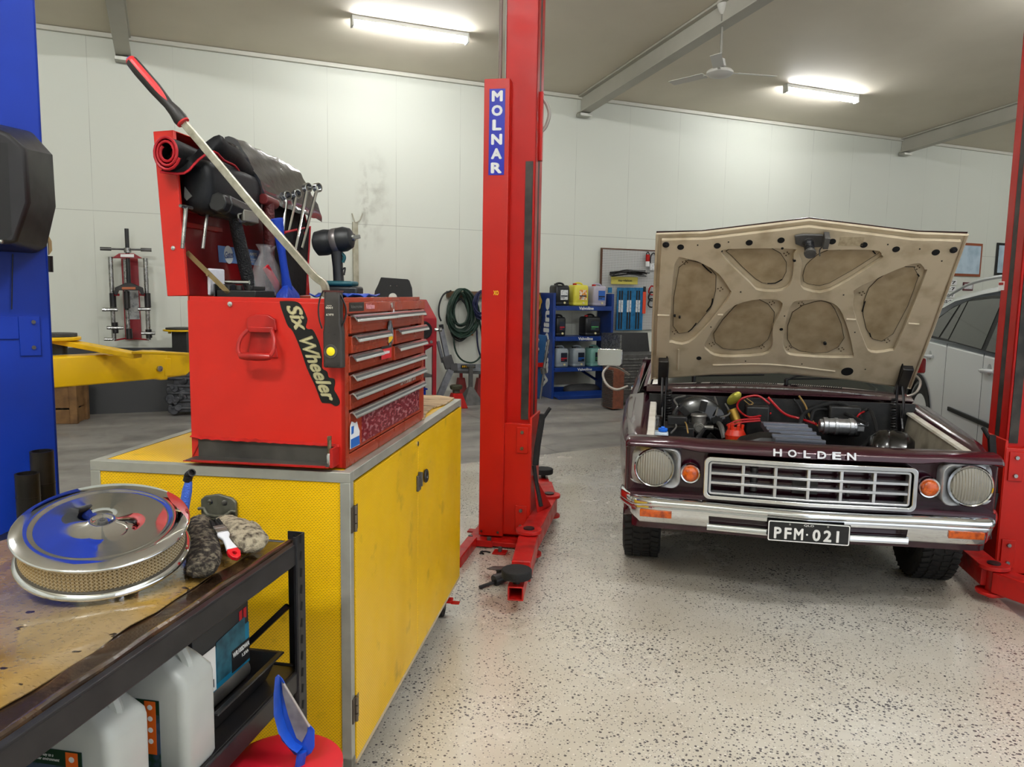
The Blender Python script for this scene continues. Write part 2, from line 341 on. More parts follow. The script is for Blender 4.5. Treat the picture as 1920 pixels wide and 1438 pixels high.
# --- cowl
def cz(x): return .0+.035*(1-(x/.8)**2)
cw=B().loft([[(x,1.24-.5*cz(x),.925+cz(x)*.4),(x,1.20-.8*cz(x),.94+cz(x)*.4),(x,1.26-.5*cz(x),.965+cz(x)),(x,1.33,.955+cz(x)),(x,1.37,.965+cz(x)*.9),(x,1.45,.95),(x,1.45,.9),(x,1.26,.9)] for x in[-.80+.1*k for k in range(17)]]).out('cowl_panel',MAR,CAR,sm=50)
b=B()
for k in range(64):
    x=-.40+.0128*k
    if abs(x-.03)<.02: continue
    z=.9585+cz(x);b.prism([(x,1.345,z+.004),(x+.006,1.345,z+.004),(x+.018,1.385,z+.007),(x+.012,1.385,z+.007)],(0,0,.002))
b.out('cowl_vent',HOLE,cw,sm=0)
B().tube([(-.78,1.40,.955),(-.4,1.395,.985),(0,1.39,.995),(.4,1.395,.985),(.78,1.40,.955)],.007,6).out('screen_moulding',CHR,CAR)
B().tube([(-.70,1.235,.957),(-.3,1.20,.985),(0,1.19,.99),(.3,1.20,.985),(.70,1.235,.957)],.006,6,flat=.6).out('cowl_trim',STEEL,CAR)
for s0 in((.08,1.375),(-.5,1.375)):
    w=thingp=B().cyl((s0[0],s0[1],.99),(s0[0],s0[1],1.03),.013).tube([(s0[0],s0[1],1.025),(s0[0]+.06,s0[1]+.02,1.05),(s0[0]+.16,s0[1]+.05,1.06)],.007,6).out('wiper_arm',BLK,CAR)
    B().tube([(s0[0]+.0,s0[1]+.03,1.03),(s0[0]+.45,s0[1]+.06,1.05)],.006,5,sp=1).out('wiper_blade',RUB,CAR)
# --- engine bay
INN=mat('bay_black','070708',.45,col2='191817',sc=20,bump=.06)
B().box(-.78,.78,1.10,1.13,.35,.935).out('firewall',INN,CAR)
B().box(-.60,.60,.19,1.1,.36,.375).out('under_tray',INN,CAR)
B().box(-.60,.60,.19,.22,.36,.80).out('radiator_support',INN,CAR,bev=.004)
def inner(s):
    m=IVO if s>0 else IVO
    B().loft([[(s*.775,y,z-.005),(s*.77,y,z+.006),(s*.735,y,z+.006),(s*.73,y,z-.004),(s*.74,y,z-.012)] for y,z in((.165,.828),(.5,.846),(.9,.868),(1.18,.885))]).out('guard_flange',mat('flange_white','dcd8cc',.4,col2='c5beac',sc=10),CAR,sm=40)
    B().prism([(s*.745,.18,.825),(s*.745,1.15,.885),(s*.70,1.12,.60),(s*.66,.85,.52),(s*.68,.2,.50)],(s*.01,0,0)).out('inner_guard',mat('guard_beige','a79f8e',.5,col2='857d6d',sc=8),CAR,bev=.004)
    B().loft([[(s*(.70-.24*math.sin(t)),.80-.36*math.cos(t)*(1 if k else 1),.36+.36*math.sin(t)*1.0) for t in[PI*i/10 for i in range(11)]] for k in(0,)]+[[(s*.70,.80-.36*math.cos(t),.36+.36*math.sin(t)) for t in[PI*i/10 for i in range(11)]]],closed=False,cap=False).out('wheel_housing',INN,CAR)
    # hood hinge
    b=B().prism([(s*.69,1.16,.66),(s*.69,1.04,.66),(s*.69,1.02,.80),(s*.69,1.10,.93),(s*.69,1.17,.92)],(s*.012,0,0))
    b.tube([(s*.675,1.04,.72),(s*.675,1.10,.90),(s*.675,1.10,1.06),(s*.675,1.03,1.19)],.013,6,flat=.5)
    b.tube([(s*.70,1.10,.74),(s*.70,1.05,.92),(s*.70,1.10,1.04)],.012,6,flat=.5)
    h=b.out('hood_hinge',BLKM,CAR,bev=.002)
    P=[(s*.655+.014*math.cos(t),1.05+.014*math.sin(t)+.03*t/60,.78+.19*t/75) for t in[k*.6 for k in range(125)]]
    B().tube(P,.0042,5,sp=1).out('spring',BLKM,h)
sym(inner)
def at(px,py,z): return cx(px,py,z,'z')
# brake booster and master cylinder
c=cx(1308,770,1.0);c.z=.79;bo=B().lathe([(.03,.0),(.075,.0),(.08,.02),(.145,.03),(.163,.045),(.163,.06),(.157,.07),(.163,.08),(.163,.10),(.15,.14),(.06,.15)],40,c-V((0,.15,0)),(0,1,0)).out('brake_booster',mat('booster_black','0b0b0c',.22,coat=.4),CAR)
b=B()
for k in range(6):
    t=k*PI/3+.3;b.box(.085,.145,-.02,.02,.0,.008,M.Translation(c-V((0,.125,0)))@M.Rotation(PI/2,4,'X')@M.Rotation(t,4,'Z'))
b.out('rib',INN,bo,bev=.003)
CAST=mat('cast_alloy','85837e',.42,.8,col2='615e58',sc=40)
q=c-V((0,.17,-.0));mc_=B().cyl(q+V((0,.03,0)),q-V((0,.09,0)),.033).cyl(q-V((0,.02,.0)),q+V((0,-.02,.06)),.042).cyl(q+V((0,-.02,.06)),q+V((0,-.02,.075)),.05,.045).cyl(q+V((0,-.09,0)),q+V((0,-.10,0)),.024).box(q.x-.055,q.x+.055,q.y+.02,q.y+.035,q.z-.022,q.z+.022).cyl(q+V((.02,-.05,0)),q+V((.085,-.05,0)),.015).out('master_cylinder',CAST,CAR,bev=.003)
B().tube([q+V((.085,-.05,0)),q+V((.13,-.05,-.02)),q+V((.13,-.12,-.09)),q+V((.05,-.2,-.16))],.006,6).out('brake_line',BLKM,mc_)
# battery, washer bottle
p=at(1262,800,.80);B().box(p.x-.05,p.x+.12,p.y-.02,p.y+.2,.62,.80).out('battery',BLK,CAR,bev=.006)
p=at(1243,806,.81);B().box(p.x-.05,p.x+.03,p.y-.03,p.y+.05,.60,.80).out('washer_bottle',mat('milky_plastic','c9d6e0',.35,sub=.2),CAR,bev=.01)
B().cyl((p.x,p.y,.802),(p.x,p.y,.82),.026).box(p.x-.01,p.x+.01,p.y-.02,p.y+.02,.82,.828).out('washer_cap',mat('blue_cap','1668d8',.4),CAR,bev=.003)
p=at(1232,786,.84);B().cyl((p.x,p.y,.80),(p.x,p.y,.85),.022).cyl((p.x,p.y,.845),(p.x,p.y,.86),.027).out('reservoir',STEEL,CAR)
# relay box, coil, filter
p=at(1269,778,.88);B().box(p.x-.05,p.x+.06,p.y,p.y+.05,.82,.87,).out('relay_box',BLK,CAR,bev=.005)
GLD=mat('zinc_gold','9a7a35',.3,.8);p=cx(1376,777,.95);B().cyl(p+V((-.015,0,.03)),p+V((.02,-.02,-.05)),.03).out('ignition_coil',GLD,CAR,bev=.002)
p=cx(1376,746,1.07);B().lathe([(.05,0),(.052,.02),(.03,.03)],20,p,(0,-1,0),sy=.55).out('wiper_motor',mat('olive_zinc','8b8530',.35,.6),CAR)
# engine block, rocker cover, carburettor
B().box(-.05,.22,.42,1.08,.45,.74).out('engine_block',mat('engine_red','6b1510',.45,col2='2a1512',sc=12),CAR,bev=.01)
eb=B()
p=at(1463,785,.80)
for k in range(34):
    a=V((p.x+rnd.uniform(-.1,.1),p.y+rnd.uniform(-.02,.16),rnd.uniform(.73,.82)));r=rnd.uniform(.006,.018);d=V((rnd.uniform(-1,1),rnd.uniform(-1,1),rnd.uniform(-.6,1))).normalized()*rnd.uniform(.02,.05)
    eb.cyl(a,a+d,r,n=8)
eb.box(p.x-.09,p.x+.09,p.y,p.y+.12,.70,.79)
eb.out('carburettor',mat('carb_bronze','77664a',.4,.75,col2='40382c',sc=40),CAR,bev=.002)
p=at(1380,806,.80);b=B().lathe([(.055,0),(.06,.03),(.045,.06),(.02,.07)],16,(p.x,p.y+.02,.74),(0,0,1))
for k in range(6): b.cyl((p.x+.035*math.cos(k),p.y+.02+.035*math.sin(k),.79),(p.x+.035*math.cos(k)*1.1,p.y+.02+.035*math.sin(k)*1.1,.83),.009,n=8)
b.out('distributor_cap',mat('orange_cap','c02a12',.35),CAR)
# radiator top tank & finned cooler & compressor
B().loft([[(x,.225,.74),(x,.235,.80+h),(x,.27,.81+h),(x,.30,.80+h),(x,.30,.74)] for x,h in((-.30,-.03),(-.24,0),(.36,0),(.42,-.03))]).out('radiator_tank',BLKM,CAR,sm=40)
B().loft([[(x,.32,.72),(x,.35,.72+h),(x,.42,.74+h),(x,.46,.70)] for x,h in((-.34,.0),(-.28,.07),(-.18,.10),(-.08,.10),(.0,.05))]).out('fan_shroud',BLK,CAR,sm=50)
p0,p1=at(1452,822,.835),at(1545,826,.835);ya,yb=.225,at(1500,792,.835).y;b=B()
for k in range(5): b.box(p0.x,p1.x,ya+k*(yb-ya)/5,ya+(k+.22)*(yb-ya)/5,.80,.842)
b.box(p0.x,p1.x,ya,yb,.80,.832);b.out('finned_cooler',mat('fin_grey','7b7f8a',.3,.7),CAR,bev=.001)
p=at(1585,803,.82);SIL=mat('bright_alloy','b9bbbd',.3,.85,col2='96989a',sc=30)
b=B().cyl(p+V((-.085,.06,0)),p+V((.07,.06,0)),.045).cyl(p+V((-.11,.06,0)),p+V((-.085,.06,0)),.05).cyl(p+V((-.05,.06,0)),p+V((-.03,.06,0)),.05).cyl(p+V((.03,.06,0)),p+V((.055,.06,0)),.051)
b.box(p.x+.05,p.x+.11,p.y+.03,p.y+.08,.80,.85).cyl(p+V((.06,.04,.02)),p+V((.13,.04,.02)),.014).cyl(p+V((-.13,.06,0)),p+V((-.11,.06,0)),.038)
b.out('compressor',SIL,CAR,bev=.003)
p=at(1590,822,.80);B().box(p.x-.09,p.x+.12,.27,.31,.76,.795).out('compressor_bracket',BLKM,CAR,bev=.003)
# air duct right
p=at(1700,818,.83);B().lathe([(.02,0),(.09,.02),(.125,.06),(.13,.10),(.125,.115),(.13,.13),(.12,.2),(.08,.24)],28,(p.x-.16,p.y+.16,.71),(.93,-.25,0),sy=1).out('air_duct',mat('duct_black','0e0e0f',.25,coat=.3),CAR)
def hose(nm,pts,r,m,z=None):
    P=[at(a,b_,c_) for a,b_,c_ in pts];P=[p if p.y<1.05 else cx(q_[0],q_[1],1.05) for p,q_ in zip(P,pts)];B().tube(P,r,7,sp=5).out(nm,m,CAR)
RW=mat('red_lead','a3141a',.4);YW_=mat('tan_wire','8a6d3a',.5);GW=mat('grey_wire','55534f',.5)
hose('heater_hose',[(1498,800,.80),(1512,772,.86),(1570,755,.90),(1610,775,.88),(1614,800,.82)],.012,RUB)
hose('heater_hose',[(1520,790,.82),(1530,768,.86),(1575,772,.87),(1625,795,.86)],.011,RUB)
hose('heater_hose',[(1612,775,.87),(1630,768,.90),(1640,790,.86),(1648,830,.76)],.01,RUB)
hose('ignition_lead',[(1445,775,.83),(1405,782,.84),(1383,765,.87),(1390,748,.90),(1420,742,.92),(1443,757,.9)],.0065,RW)
hose('ignition_lead',[(1362,798,.80),(1385,788,.83),(1425,785,.84)],.006,RW)
hose('ignition_lead',[(1366,800,.80),(1390,792,.82),(1425,789,.83)],.006,RW)
hose('ignition_lead',[(1440,745,.90),(1470,775,.86),(1500,785,.83),(1530,795,.82)],.008,RW)
hose('ignition_lead',[(1605,785,.85),(1612,776,.88),(1620,772,.88)],.006,RW)
hose('radiator_hose',[(1345,792,.80),(1352,800,.80),(1358,822,.74)],.016,GW)
hose('wiring',[(1498,742,.92),(1510,760,.88),(1520,785,.83),(1535,800,.80)],.006,YW_)
hose('wiring',[(1488,748,.91),(1500,765,.87),(1512,790,.82)],.007,RUB)
hose('wiring',[(1270,785,.84),(1285,792,.84),(1290,812,.80)],.004,YW_)
hose('wiring',[(1262,790,.83),(1268,800,.82),(1258,812,.80)],.005,GW)
hose('wiring',[(1340,745,.92),(1345,762,.90),(1342,780,.85)],.006,GW)
hose('wiring',[(1270,760,.90),(1265,748,.93),(1285,742,.94)],.006,GW)
hose('wiring',[(1395,750,.90),(1405,758,.88),(1412,756,.88),(1400,747,.9)],.003,YW_)
hose('wiring',[(1360,757,.9),(1368,775,.86),(1350,783,.84)],.005,GW)
g_=random.Random(12)
b=B()
for k in range(26):
    x=g_.uniform(-.62,.62);y=g_.uniform(.45,1.0);z=g_.uniform(.62,.76);P=[V((x,y,z)),V((x+g_.uniform(-.1,.1),y+g_.uniform(-.08,.1),z+g_.uniform(.02,.09))),V((x+g_.uniform(-.22,.22),min(1.06,y+g_.uniform(-.1,.2)),z-.05))]
    b.tube(P,g_.uniform(.005,.014),6,sp=4)
b.out('hose_tangle',RUB,CAR)
for q_ in((-.20,-.06,.98,1.09,.70,.90),(.28,.46,1.0,1.09,.74,.92),(-.62,-.52,.95,1.09,.60,.86)): B().box(*q_).out('black_canister',INN,CAR,bev=.012)
B().cyl((.06,.62,.72),(.06,.62,.80),.05).cyl((.06,.62,.80),(.06,.62,.83),.03).box(-.02,.17,.5,1.0,.70,.76).out('rocker_cover',mat('cover_dark','2b1a17',.4,col2='4d4237',sc=30),CAR,bev=.008)
# --- hood (raised)
HM=M.Translation((0,1.20,1.0))@M.Rotation(-math.atan2(.89,.78),4,'X')@M.Rotation(PI,4,'Z')
# hood frame: local x mirrored, y runs from hinge to the front edge, z up = outer skin side
HM=M(((1,0,0,0),(0,-.78/1.1834,.89/1.1834,1.20),(0,.89/1.1834,.78/1.1834,1.0),(0,0,0,1)))
# columns: x=(1,0,0); y=(0,-.66,.752) toward front edge; z=(0,.752,.66) outer side
HW=CARM@HM;HI=HW.inverted()
def hp(px,py,z=0): return HI@onp(px,py,*plane(HW,(0,0,z),(0,0,1)))
if DEBUG:
    for nm,x,y in(('hTL',1235,438),('hTLk',1320,437),('hT',1522,415),('hTRk',1730,445),('hTR',1815,448),('hBL',1222,712),('hBm',1490,695),('hBR',1690,738),('pan1',1370,468),('pan1',1480,540),('panR',1700,510),('panBL',1340,655),('left',1290,500)): print('hood',nm,tuple(round(c,3) for c in hp(x,y)))
    for nm,x,y in(('bumL top',1168,905),('bumL bot',1200,960),('bum c top',1500,945),('bum c mid',1500,957),('slotL',1340,958),('slotL',1440,985),('slotR b',1690,990),('bumR top',1863,955),('bumR bot',1820,998),('ambL0',1199,937),('ambL1',1259,949),('ambR0',1766,972),('ambR1',1833,987)): print('bum',nm,tuple(round(c,3) for c in cx(x,y,.05)))
# --- hood geometry
def HP(pts,z=0): return [V((p.x-.01,p.y,z)) for p in[hp(1220+x/3.097,400+y/3.097) for x,y in pts]]
hood=bpy.data.objects.new('hood',None)
def outline(z,i=0): return [V((x*(1-i/.77),y-(i if y>.5 else -i),z)) for x,y in((-.775,.015),(-.775,.5),(-.765,1.165),(-.53,1.172),(0,1.252),(.53,1.172),(.765,1.165),(.775,.5),(.775,.015),(.4,.08),(0,.115),(-.4,.08))]
b=B();a=b.vs(outline(.028));c=b.vs([V((p.x,p.y,.036+.03*(1-(p.x/.78)**2)*(1-abs(p.y-.6)/1.2))) for p in outline(0,.012)])
b.f(a[::-1]);n_=len(a)
for i in range(n_): b.f([a[i],a[(i+1)%n_],c[(i+1)%n_],c[i]])
ct=b.vs([(0,.62,.075)])[0]
for i in range(n_): b.f([c[i],c[(i+1)%n_],ct])
hood=b.out('hood',MAR,CAR,loc=HM,sm=30)
hood['label']='raised maroon bonnet with its dusty cream underside facing forward'
def plate(outer,holes,z0,z1,name,m,par,bev=.006,seg=3):
    b=B();E=[]
    for L_ in[outer]+holes:
        v=b.vs([(p[0],p[1],z0) for p in L_]);E+=[b.b.edges.new((v[i],v[(i+1)%len(v)])) for i in range(len(v))]
    bmesh.ops.triangle_fill(b.b,use_beauty=True,use_dissolve=False,edges=E)
    bmesh.ops.dissolve_limit(b.b,angle_limit=.01,verts=b.b.verts[:],edges=b.b.edges[:])
    r=bmesh.ops.extrude_face_region(b.b,geom=b.b.faces[:]);bmesh.ops.translate(b.b,vec=(0,0,z1-z0),verts=[g for g in r['geom'] if isinstance(g,bmesh.types.BMVert)])
    return b.out(name,m,par,bev=bev,seg=seg,sm=40)
def rnd_(pts,k=4): return spline([V(p) for p in pts],k,True)
HL=[[(430,235),(480,200),(830,200),(840,230),(830,380),(770,440),(640,440),(590,400)],
[(900,215),(1290,205),(1350,235),(1330,270),(1050,440),(920,440),(880,400),(890,280)],
[(150,290),(230,260),(300,280),(400,340),(465,430),(470,470),(360,620),(230,745),(130,740),(120,700)],
[(1190,470),(1220,420),(1530,285),(1600,320),(1600,360),(1440,750),(1400,790),(1290,800),(1250,740),(1190,560)],
[(330,740),(450,560),(600,497),(760,500),(765,560),(720,650),(715,760),(660,815),(420,825),(340,790)],
[(830,520),(870,500),(1000,497),(1090,530),(1140,620),(1185,800),(1150,830),(860,820),(790,790),(780,700),(800,600)]]
PN=[[(465,215),(700,200),(800,290),(775,390),(690,412),(620,385),(480,250)],[(1060,212),(1310,218),(1325,245),(1050,410),(960,420),(900,400),(905,330),(940,280)],
[(175,320),(290,290),(390,365),(370,530),(330,590),(225,695),(140,660)],[(1390,350),(1480,315),(1570,370),(1420,705),(1300,735),(1245,590),(1280,440)],
[(375,705),(500,545),(560,515),(640,505),(730,580),(690,740),(590,790),(430,790)],[(835,580),(960,520),(1030,520),(1080,560),(1135,730),(1040,812),(880,805),(805,735)]]
plate(outline(0,.03),[rnd_(HP(h),3) for h in HL],-.012,.010,'hood_frame',CRM,hood)
B().prism(outline(.012,.008),(0,0,.014)).out('hood_skin',CRM,hood,bev=.003)
b=B();o_=outline(.0,.006);b.tube([V((p.x,p.y,.012)) for p in o_],.009,6,closed=True,sp=1);b.out('hood_lip',CRM,hood)
for p_ in PN: B().prism(rnd_(HP(p_,.008),2),(0,0,.006)).out('recessed_panel',CRM2,hood,sm=0)
b=B()
for p_ in PN:   # dark gap round each panel
    L_=rnd_(HP(p_,.0082),2);b.tube(L_,.0014,4,closed=True,sp=1)
b.out('panel_gap',HOLE,hood,sm=0)
b=B()
for x,y,r in((185,188,.018),(398,180,.018),(583,162,.018),(768,148,.018),(1065,155,.018),(1248,175,.018),(1435,200,.018),(1665,218,.019),(845,267,.008),(768,665,.010),(290,833,.015),(1150,910,.034),(1022,750,.009),(775,195,.007),(150,590,.006),(178,598,.006),(284,176,.004),(1387,172,.004),(463,158,.004),(787,588,.004),(1130,465,.004),(425,212,.004),(560,850,.004),(887,866,.004),(1255,897,.004),(1572,198,.004),(1700,268,.004),(360,652,.004),(1195,682,.004),(533,448,.004)):
    p=HP([(x,y)])[0];B().lathe([(r,-.0135),(r,.0)],20,p,(0,0,1)).out('drain_hole',HOLE,hood,sm=0)
b=B()
for x,y in((100,172),(1768,202)):
    p=HP([(x,y)])[0];B().lathe([(.018,-.02),(.018,-.012)],20,p).lathe([(.008,-.024),(.008,-.02)],12,p).out('buffer',RUB,hood,bev=.002)
# black edges showing beside some panels
b=B()
for a_ in([(310,300),(345,335),(365,350)],[(370,500),(362,540),(335,575)],[(275,642),(250,675),(228,693)],[(690,412),(735,410),(775,388)],[(1070,213),(1115,215)],[(1303,222),(1318,240)],[(1388,350),(1450,322)],[(1563,358),(1572,370)],[(1258,515),(1240,575)],[(1283,700),(1290,722)]):
    b.tube(HP(a_,.0065),.0036,5,sp=2)
b.out('seal_gap',HOLE,hood,sm=0)
b=B()
for a_ in([(370,872),(700,868),(1080,908)],[(50,582),(118,584)],[(1505,630),(1568,634)],[(398,580),(430,580)],[(1145,605),(1200,608)],[(172,780),(168,900)]):
    b.tube([p+V((0,0,-.012)) for p in HP(a_)],.007,6,flat=.6)
b.out('rib',CRM,hood)
b=B()
for cx_,cy_ in((210,290),(800,240),(960,240),(415,445),(715,525),(885,530),(1240,470),(1560,320),(1385,745),(365,765),(655,780),(812,785),(1118,795),(150,695)):
    for k in range(4):
        p=HP([(cx_+14*math.cos(k*1.7),cy_+10*math.sin(k*1.7))])[0];b.lathe([(.004,.006),(.003,.009)],6,p)
b.out('spot_weld',mat('rust_dark','4b3a26',.7),hood,sm=0)
# latch
p0=HP([(845,110)])[0];p1=HP([(1035,175)])[0]
pts=HP([(845,112),(890,104),(1000,106),(1035,118),(1032,172),(985,178),(900,180),(850,160)])
la=B().prism([p+V((0,0,-.03)) for p in pts],(0,0,.012)).out('hood_latch',GRYP,hood,bev=.004)
q=HP([(925,150)])[0]
B().lathe([(.012,-.12),(.012,-.03)],14,q).lathe([(.03,-.035),(.03,-.03)],18,q).lathe([(.028,-.125),(.03,-.115),(.03,-.11)],18,q).out('latch_pin',GRYP,la)
B().tube([q+V((.021*math.cos(t),.021*math.sin(t),-.035-.072*t/38)) for t in[k*.55 for k in range(70)]],.0045,6,sp=1).out('latch_spring',BLKM,la)
q=HP([(1022,130)])[0];B().box(q.x-.012,q.x+.014,q.y-.03,q.y+.04,-.075,-.02).tube([q+V((-.01,-.03,-.05)),q+V((-.02,-.055,-.05)),q+V((-.015,-.085,-.06))],.004,6).out('latch_hook',GRYP,la,bev=.002)
def arms(s):
    x=s*.70
    B().box(x-.03,x+.03,.02,.24,-.05,-.012).out('hinge_arm',BLKM,hood,bev=.004)
sym(arms)
lp=HP([(1110,128)])[0];lq=HP([(1240,180)])[0]
B().box(lp.x,lq.x,lq.y,lp.y,-.0135,-.0125).out('paper_label',mat('faded_label','ab9d82',.6,col2='93856b',sc=60),hood,sm=0)
# --- grille
GR=mat('grille_silver','c3c5c7',.25,.75);GC=CHR
def vb(b,x0,x1,z0,z1,y,t):
    X_=[x0]+([0] if x0<0<x1 else[])+[x1]
    b.loft([[(x,y+vy(x),z0),(x,y+t+vy(x),z0),(x,y+t+vy(x),z1),(x,y+vy(x),z1)] for x in X_])
    return b
def rrect(x0,x1,z0,z1,r,n=5):
    o=[]
    for cx_,cz_,a in((x1-r,z1-r,0),(x0+r,z1-r,PI/2),(x0+r,z0+r,PI),(x1-r,z0+r,1.5*PI)):
        o+=[(cx_+r*math.cos(a+PI/2*k/n),cz_+r*math.sin(a+PI/2*k/n)) for k in range(n+1)]
    return o
def ring(b,outer,inner,y0,y1,f):
    # rectangular-section ring between two outlines
    A=[[(x,y0+f(x),z) for x,z in outer],[(x,y1+f(x),z) for x,z in outer],[(x,y1+f(x),z) for x,z in inner],[(x,y0+f(x),z) for x,z in inner]]
    b.loft(A,cap=False,loop=True)
def rr2(x0,x1,z0,z1,r):
    L_=rrect(x0,x1,z0,z1,r);i=next(k for k in range(len(L_)) if L_[k][0]>0 and L_[(k+1)%len(L_)][0]<0)
    j=next(k for k in range(len(L_)) if L_[k][0]<0 and L_[(k+1)%len(L_)][0]>0)
    return [q for k,p in enumerate(L_) for q in([p,(0,p[1])] if k in(i,j) else[p])]
g0,g1,h0,h1=-.485,.485,.565,.775
b=B();ring(b,rr2(g0,g1,h0,h1,.03),rr2(g0+.02,g1-.02,h0+.018,h1-.02,.018),-.005,.11,vy);gr=b.out('grille',GC,CAR,bev=.003)
b=B();ring(b,rr2(g0+.024,g1-.024,h0+.020,h1-.024,.016),rr2(g0+.036,g1-.036,h0+.031,h1-.036,.006),.012,.07,vy);b.out('grille_surround',GR,gr,bev=.003)
b=B();cw_=(g1-g0-.072)/6
for k in range(1,6):
    x=g0+.036+cw_*k;vb(b,x-.0075,x+.0075,h0+.022,h1-.026,.018,.05)
rh=(h1-h0-.067)/3
for k in(1,2):
    z=h0+.031+rh*k;vb(b,g0+.034,g1-.034,z-.0065,z+.0065,.016,.05)
b.out('grille_bars',GR,gr,bev=.002)
B().box(g0+.02,g1-.02,.10,.108,h0+.01,h1-.01).out('grille_backing',HOLE,gr,sm=0)
B().cyl((-.24,.075,.60),(-.24,.075,.72),.018).cyl((.2,.08,.6),(.2,.08,.66),.01).box(-.06,.06,.07,.08,.6,.7).out('horn',GRYP,gr,bev=.003)
# --- headlights, indicators
LENS=mat('lamp_glass','cdc8b8',.06,trans=.6,ior=1.3,spec=.8);n=NT(LENS)
wv=n.n('TexWave',{'Vector':n.tc.outputs['Object'],'Scale':26.,'Distortion':.15});bp=n.n('Bump',{'Height':wv.outputs['Fac'],'Strength':.8,'Distance':.004});n.set('Normal',bp.outputs[0])
AMB=mat('amber_lens','c65402',.15,coat=.6,bump=.3,bsc=110,col2='8a3302',sc=45)
REF=mat('reflector','dcd8c8',.25,.8,bump=.3,bsc=60,col2='8d8878',sc=30)
BRU=mat('brushed_alloy','bfc1c3',.34,.55,col2='aeb0b2',sc=6)
def light(s):
    cx_,cz_=s*.725,.696;x0,x1=(.597,.857) if s>0 else(-.857,-.597)
    n_=8;outer=rrect(x0,x1,cz_-.098,cz_+.098,.045,n_);N_=len(outer)
    circ=[]
    for x,z in outer:
        a=math.atan2(z-cz_,x-cx_);circ.append((cx_+.093*math.cos(a),cz_+.093*math.sin(a)))
    yo=lambda x:.02+.10*max(0,(abs(x)-.60)/.26)**1.6
    sc=lambda L_,k:[(cx_+(x-cx_)*k,cz_+(z-cz_)*k) for x,z in L_]
    b=B();A=[[(x,.11,z) for x,z in outer],[(x,yo(x),z) for x,z in outer],[(x,yo(x)-.004,z) for x,z in sc(outer,.97)],[(x,yo(x)+.004,z) for x,z in sc(outer,.93)],[(x,.065,z) for x,z in circ],[(x,.11,z) for x,z in circ]]
    b.loft(A,cap=False);hb=b.out('headlight_bezel',BRU,CAR,sm=50)
    hl=B().lathe([(.098,.0),(.10,.01),(.094,.022),(.089,.018),(.089,.0)],40,(cx_,.045,cz_),(0,-1,0),cap=False).out('headlight',CHR,CAR)
    B().lathe([(.001,.05),(.04,.045),(.07,.03),(.088,.0)],32,(cx_,.075,cz_),(0,1,0),cap=False).lathe([(.014,-.0),(.012,-.02)],12,(cx_,.105,cz_),(0,1,0)).out('reflector',REF,hl)
    B().lathe([(.090,.0),(.086,.012),(.065,.024),(.035,.031),(.001,.033)],40,(cx_,.038,cz_),(0,-1,0),cap=False).out('lens',LENS,hl)
    ix,iz=s*.548,.676
    il=B().lathe([(.050,.0),(.050,.03),(.046,.036),(.041,.034)],32,(ix,.065,iz),(0,-1,0)).out('indicator',CHR,CAR)
    B().lathe([(.041,.03),(.038,.042),(.03,.05),(.015,.054),(.001,.055)],32,(ix,.065,iz),(0,-1,0)).out('amber_lens',AMB,il)
sym(light)
# --- bumper
def by(x):
    a=abs(x);return -.080+.045*min(1,a/.5)+.015*max(0,min(1,(a-.5)/.3))+(3.6*max(0,a-.81)**1.25 if a>.81 else 0)
bx=[-.895,-.885,-.86,-.83,-.80,-.7,-.6,-.5,-.46,-.3,-.1,0,.1,.3,.46,.5,.6,.7,.8,.83,.86,.885,.895]
def dip(x): a=abs(x);return .0 if a<.3 else(.004*(a-.3)/.2 if a<.5 else .004)
B().loft([[(x*.985,by(x)+.12,.535),(x*.995,by(x)+.09,.553),(x,by(x)+.03,.550+dip(x)),(x,by(x)+.008,.538+dip(x)),(x,by(x),.522),(x,by(x)+.006,.512),(x,by(x)+.022,.506),(x,by(x)+.02,.496),(x*.995,by(x)+.022,.482),(x*.99,by(x)+.05,.475),(x*.985,by(x)+.10,.48)] for x in bx]).out('bumper',CHR,CAR,sm=60)
for s in(-1,1):
    X_=[.455,.48,.5,.6,.7,.8,.83,.86,.885]
    e=B().loft([[(s*x,by(x)+.02,.498),(s*x*.99,by(x)+.018+.01,.43+(.05*max(0,(x-.80)/.085))),(s*x*.985,by(x)+.04,.42+(.06*max(0,(x-.80)/.085))),(s*x*.98,by(x)+.09,.425+(.06*max(0,(x-.80)/.085))),(s*x*.98,by(x)+.09,.498)] for x in X_]).out('bumper_end',CHR,CAR,sm=60)
    B().loft([[(s*x,by(x)+.012,.490),(s*x,by(x)+.018,.452),(s*x,by(x)+.05,.452),(s*x,by(x)+.05,.490)] for x in(.632,.7,.788)]).out('bumper_lamp',AMB,e,bev=.003)
B().loft([[(x,by(x)+.03,.444),(x,by(x)+.02,.436),(x,by(x)+.022,.412),(x,by(x)+.04,.404),(x,by(x)+.08,.41),(x,by(x)+.08,.436)] for x in bx if abs(x)<.49]).out('bumper_lower_bar',CHR,CAR,sm=60)
B().loft([[(x,by(x)+.10,.50),(x,by(x)+.09,.44),(x,by(x)+.10,.375),(x,by(x)+.15,.36),(x,by(x)+.16,.5)] for x in bx if abs(x)<.84]).out('valance',MAR,CAR,sm=50)
B().box(-.84,.84,.03,.12,.535,.57).out('splash_apron',MAR,CAR)
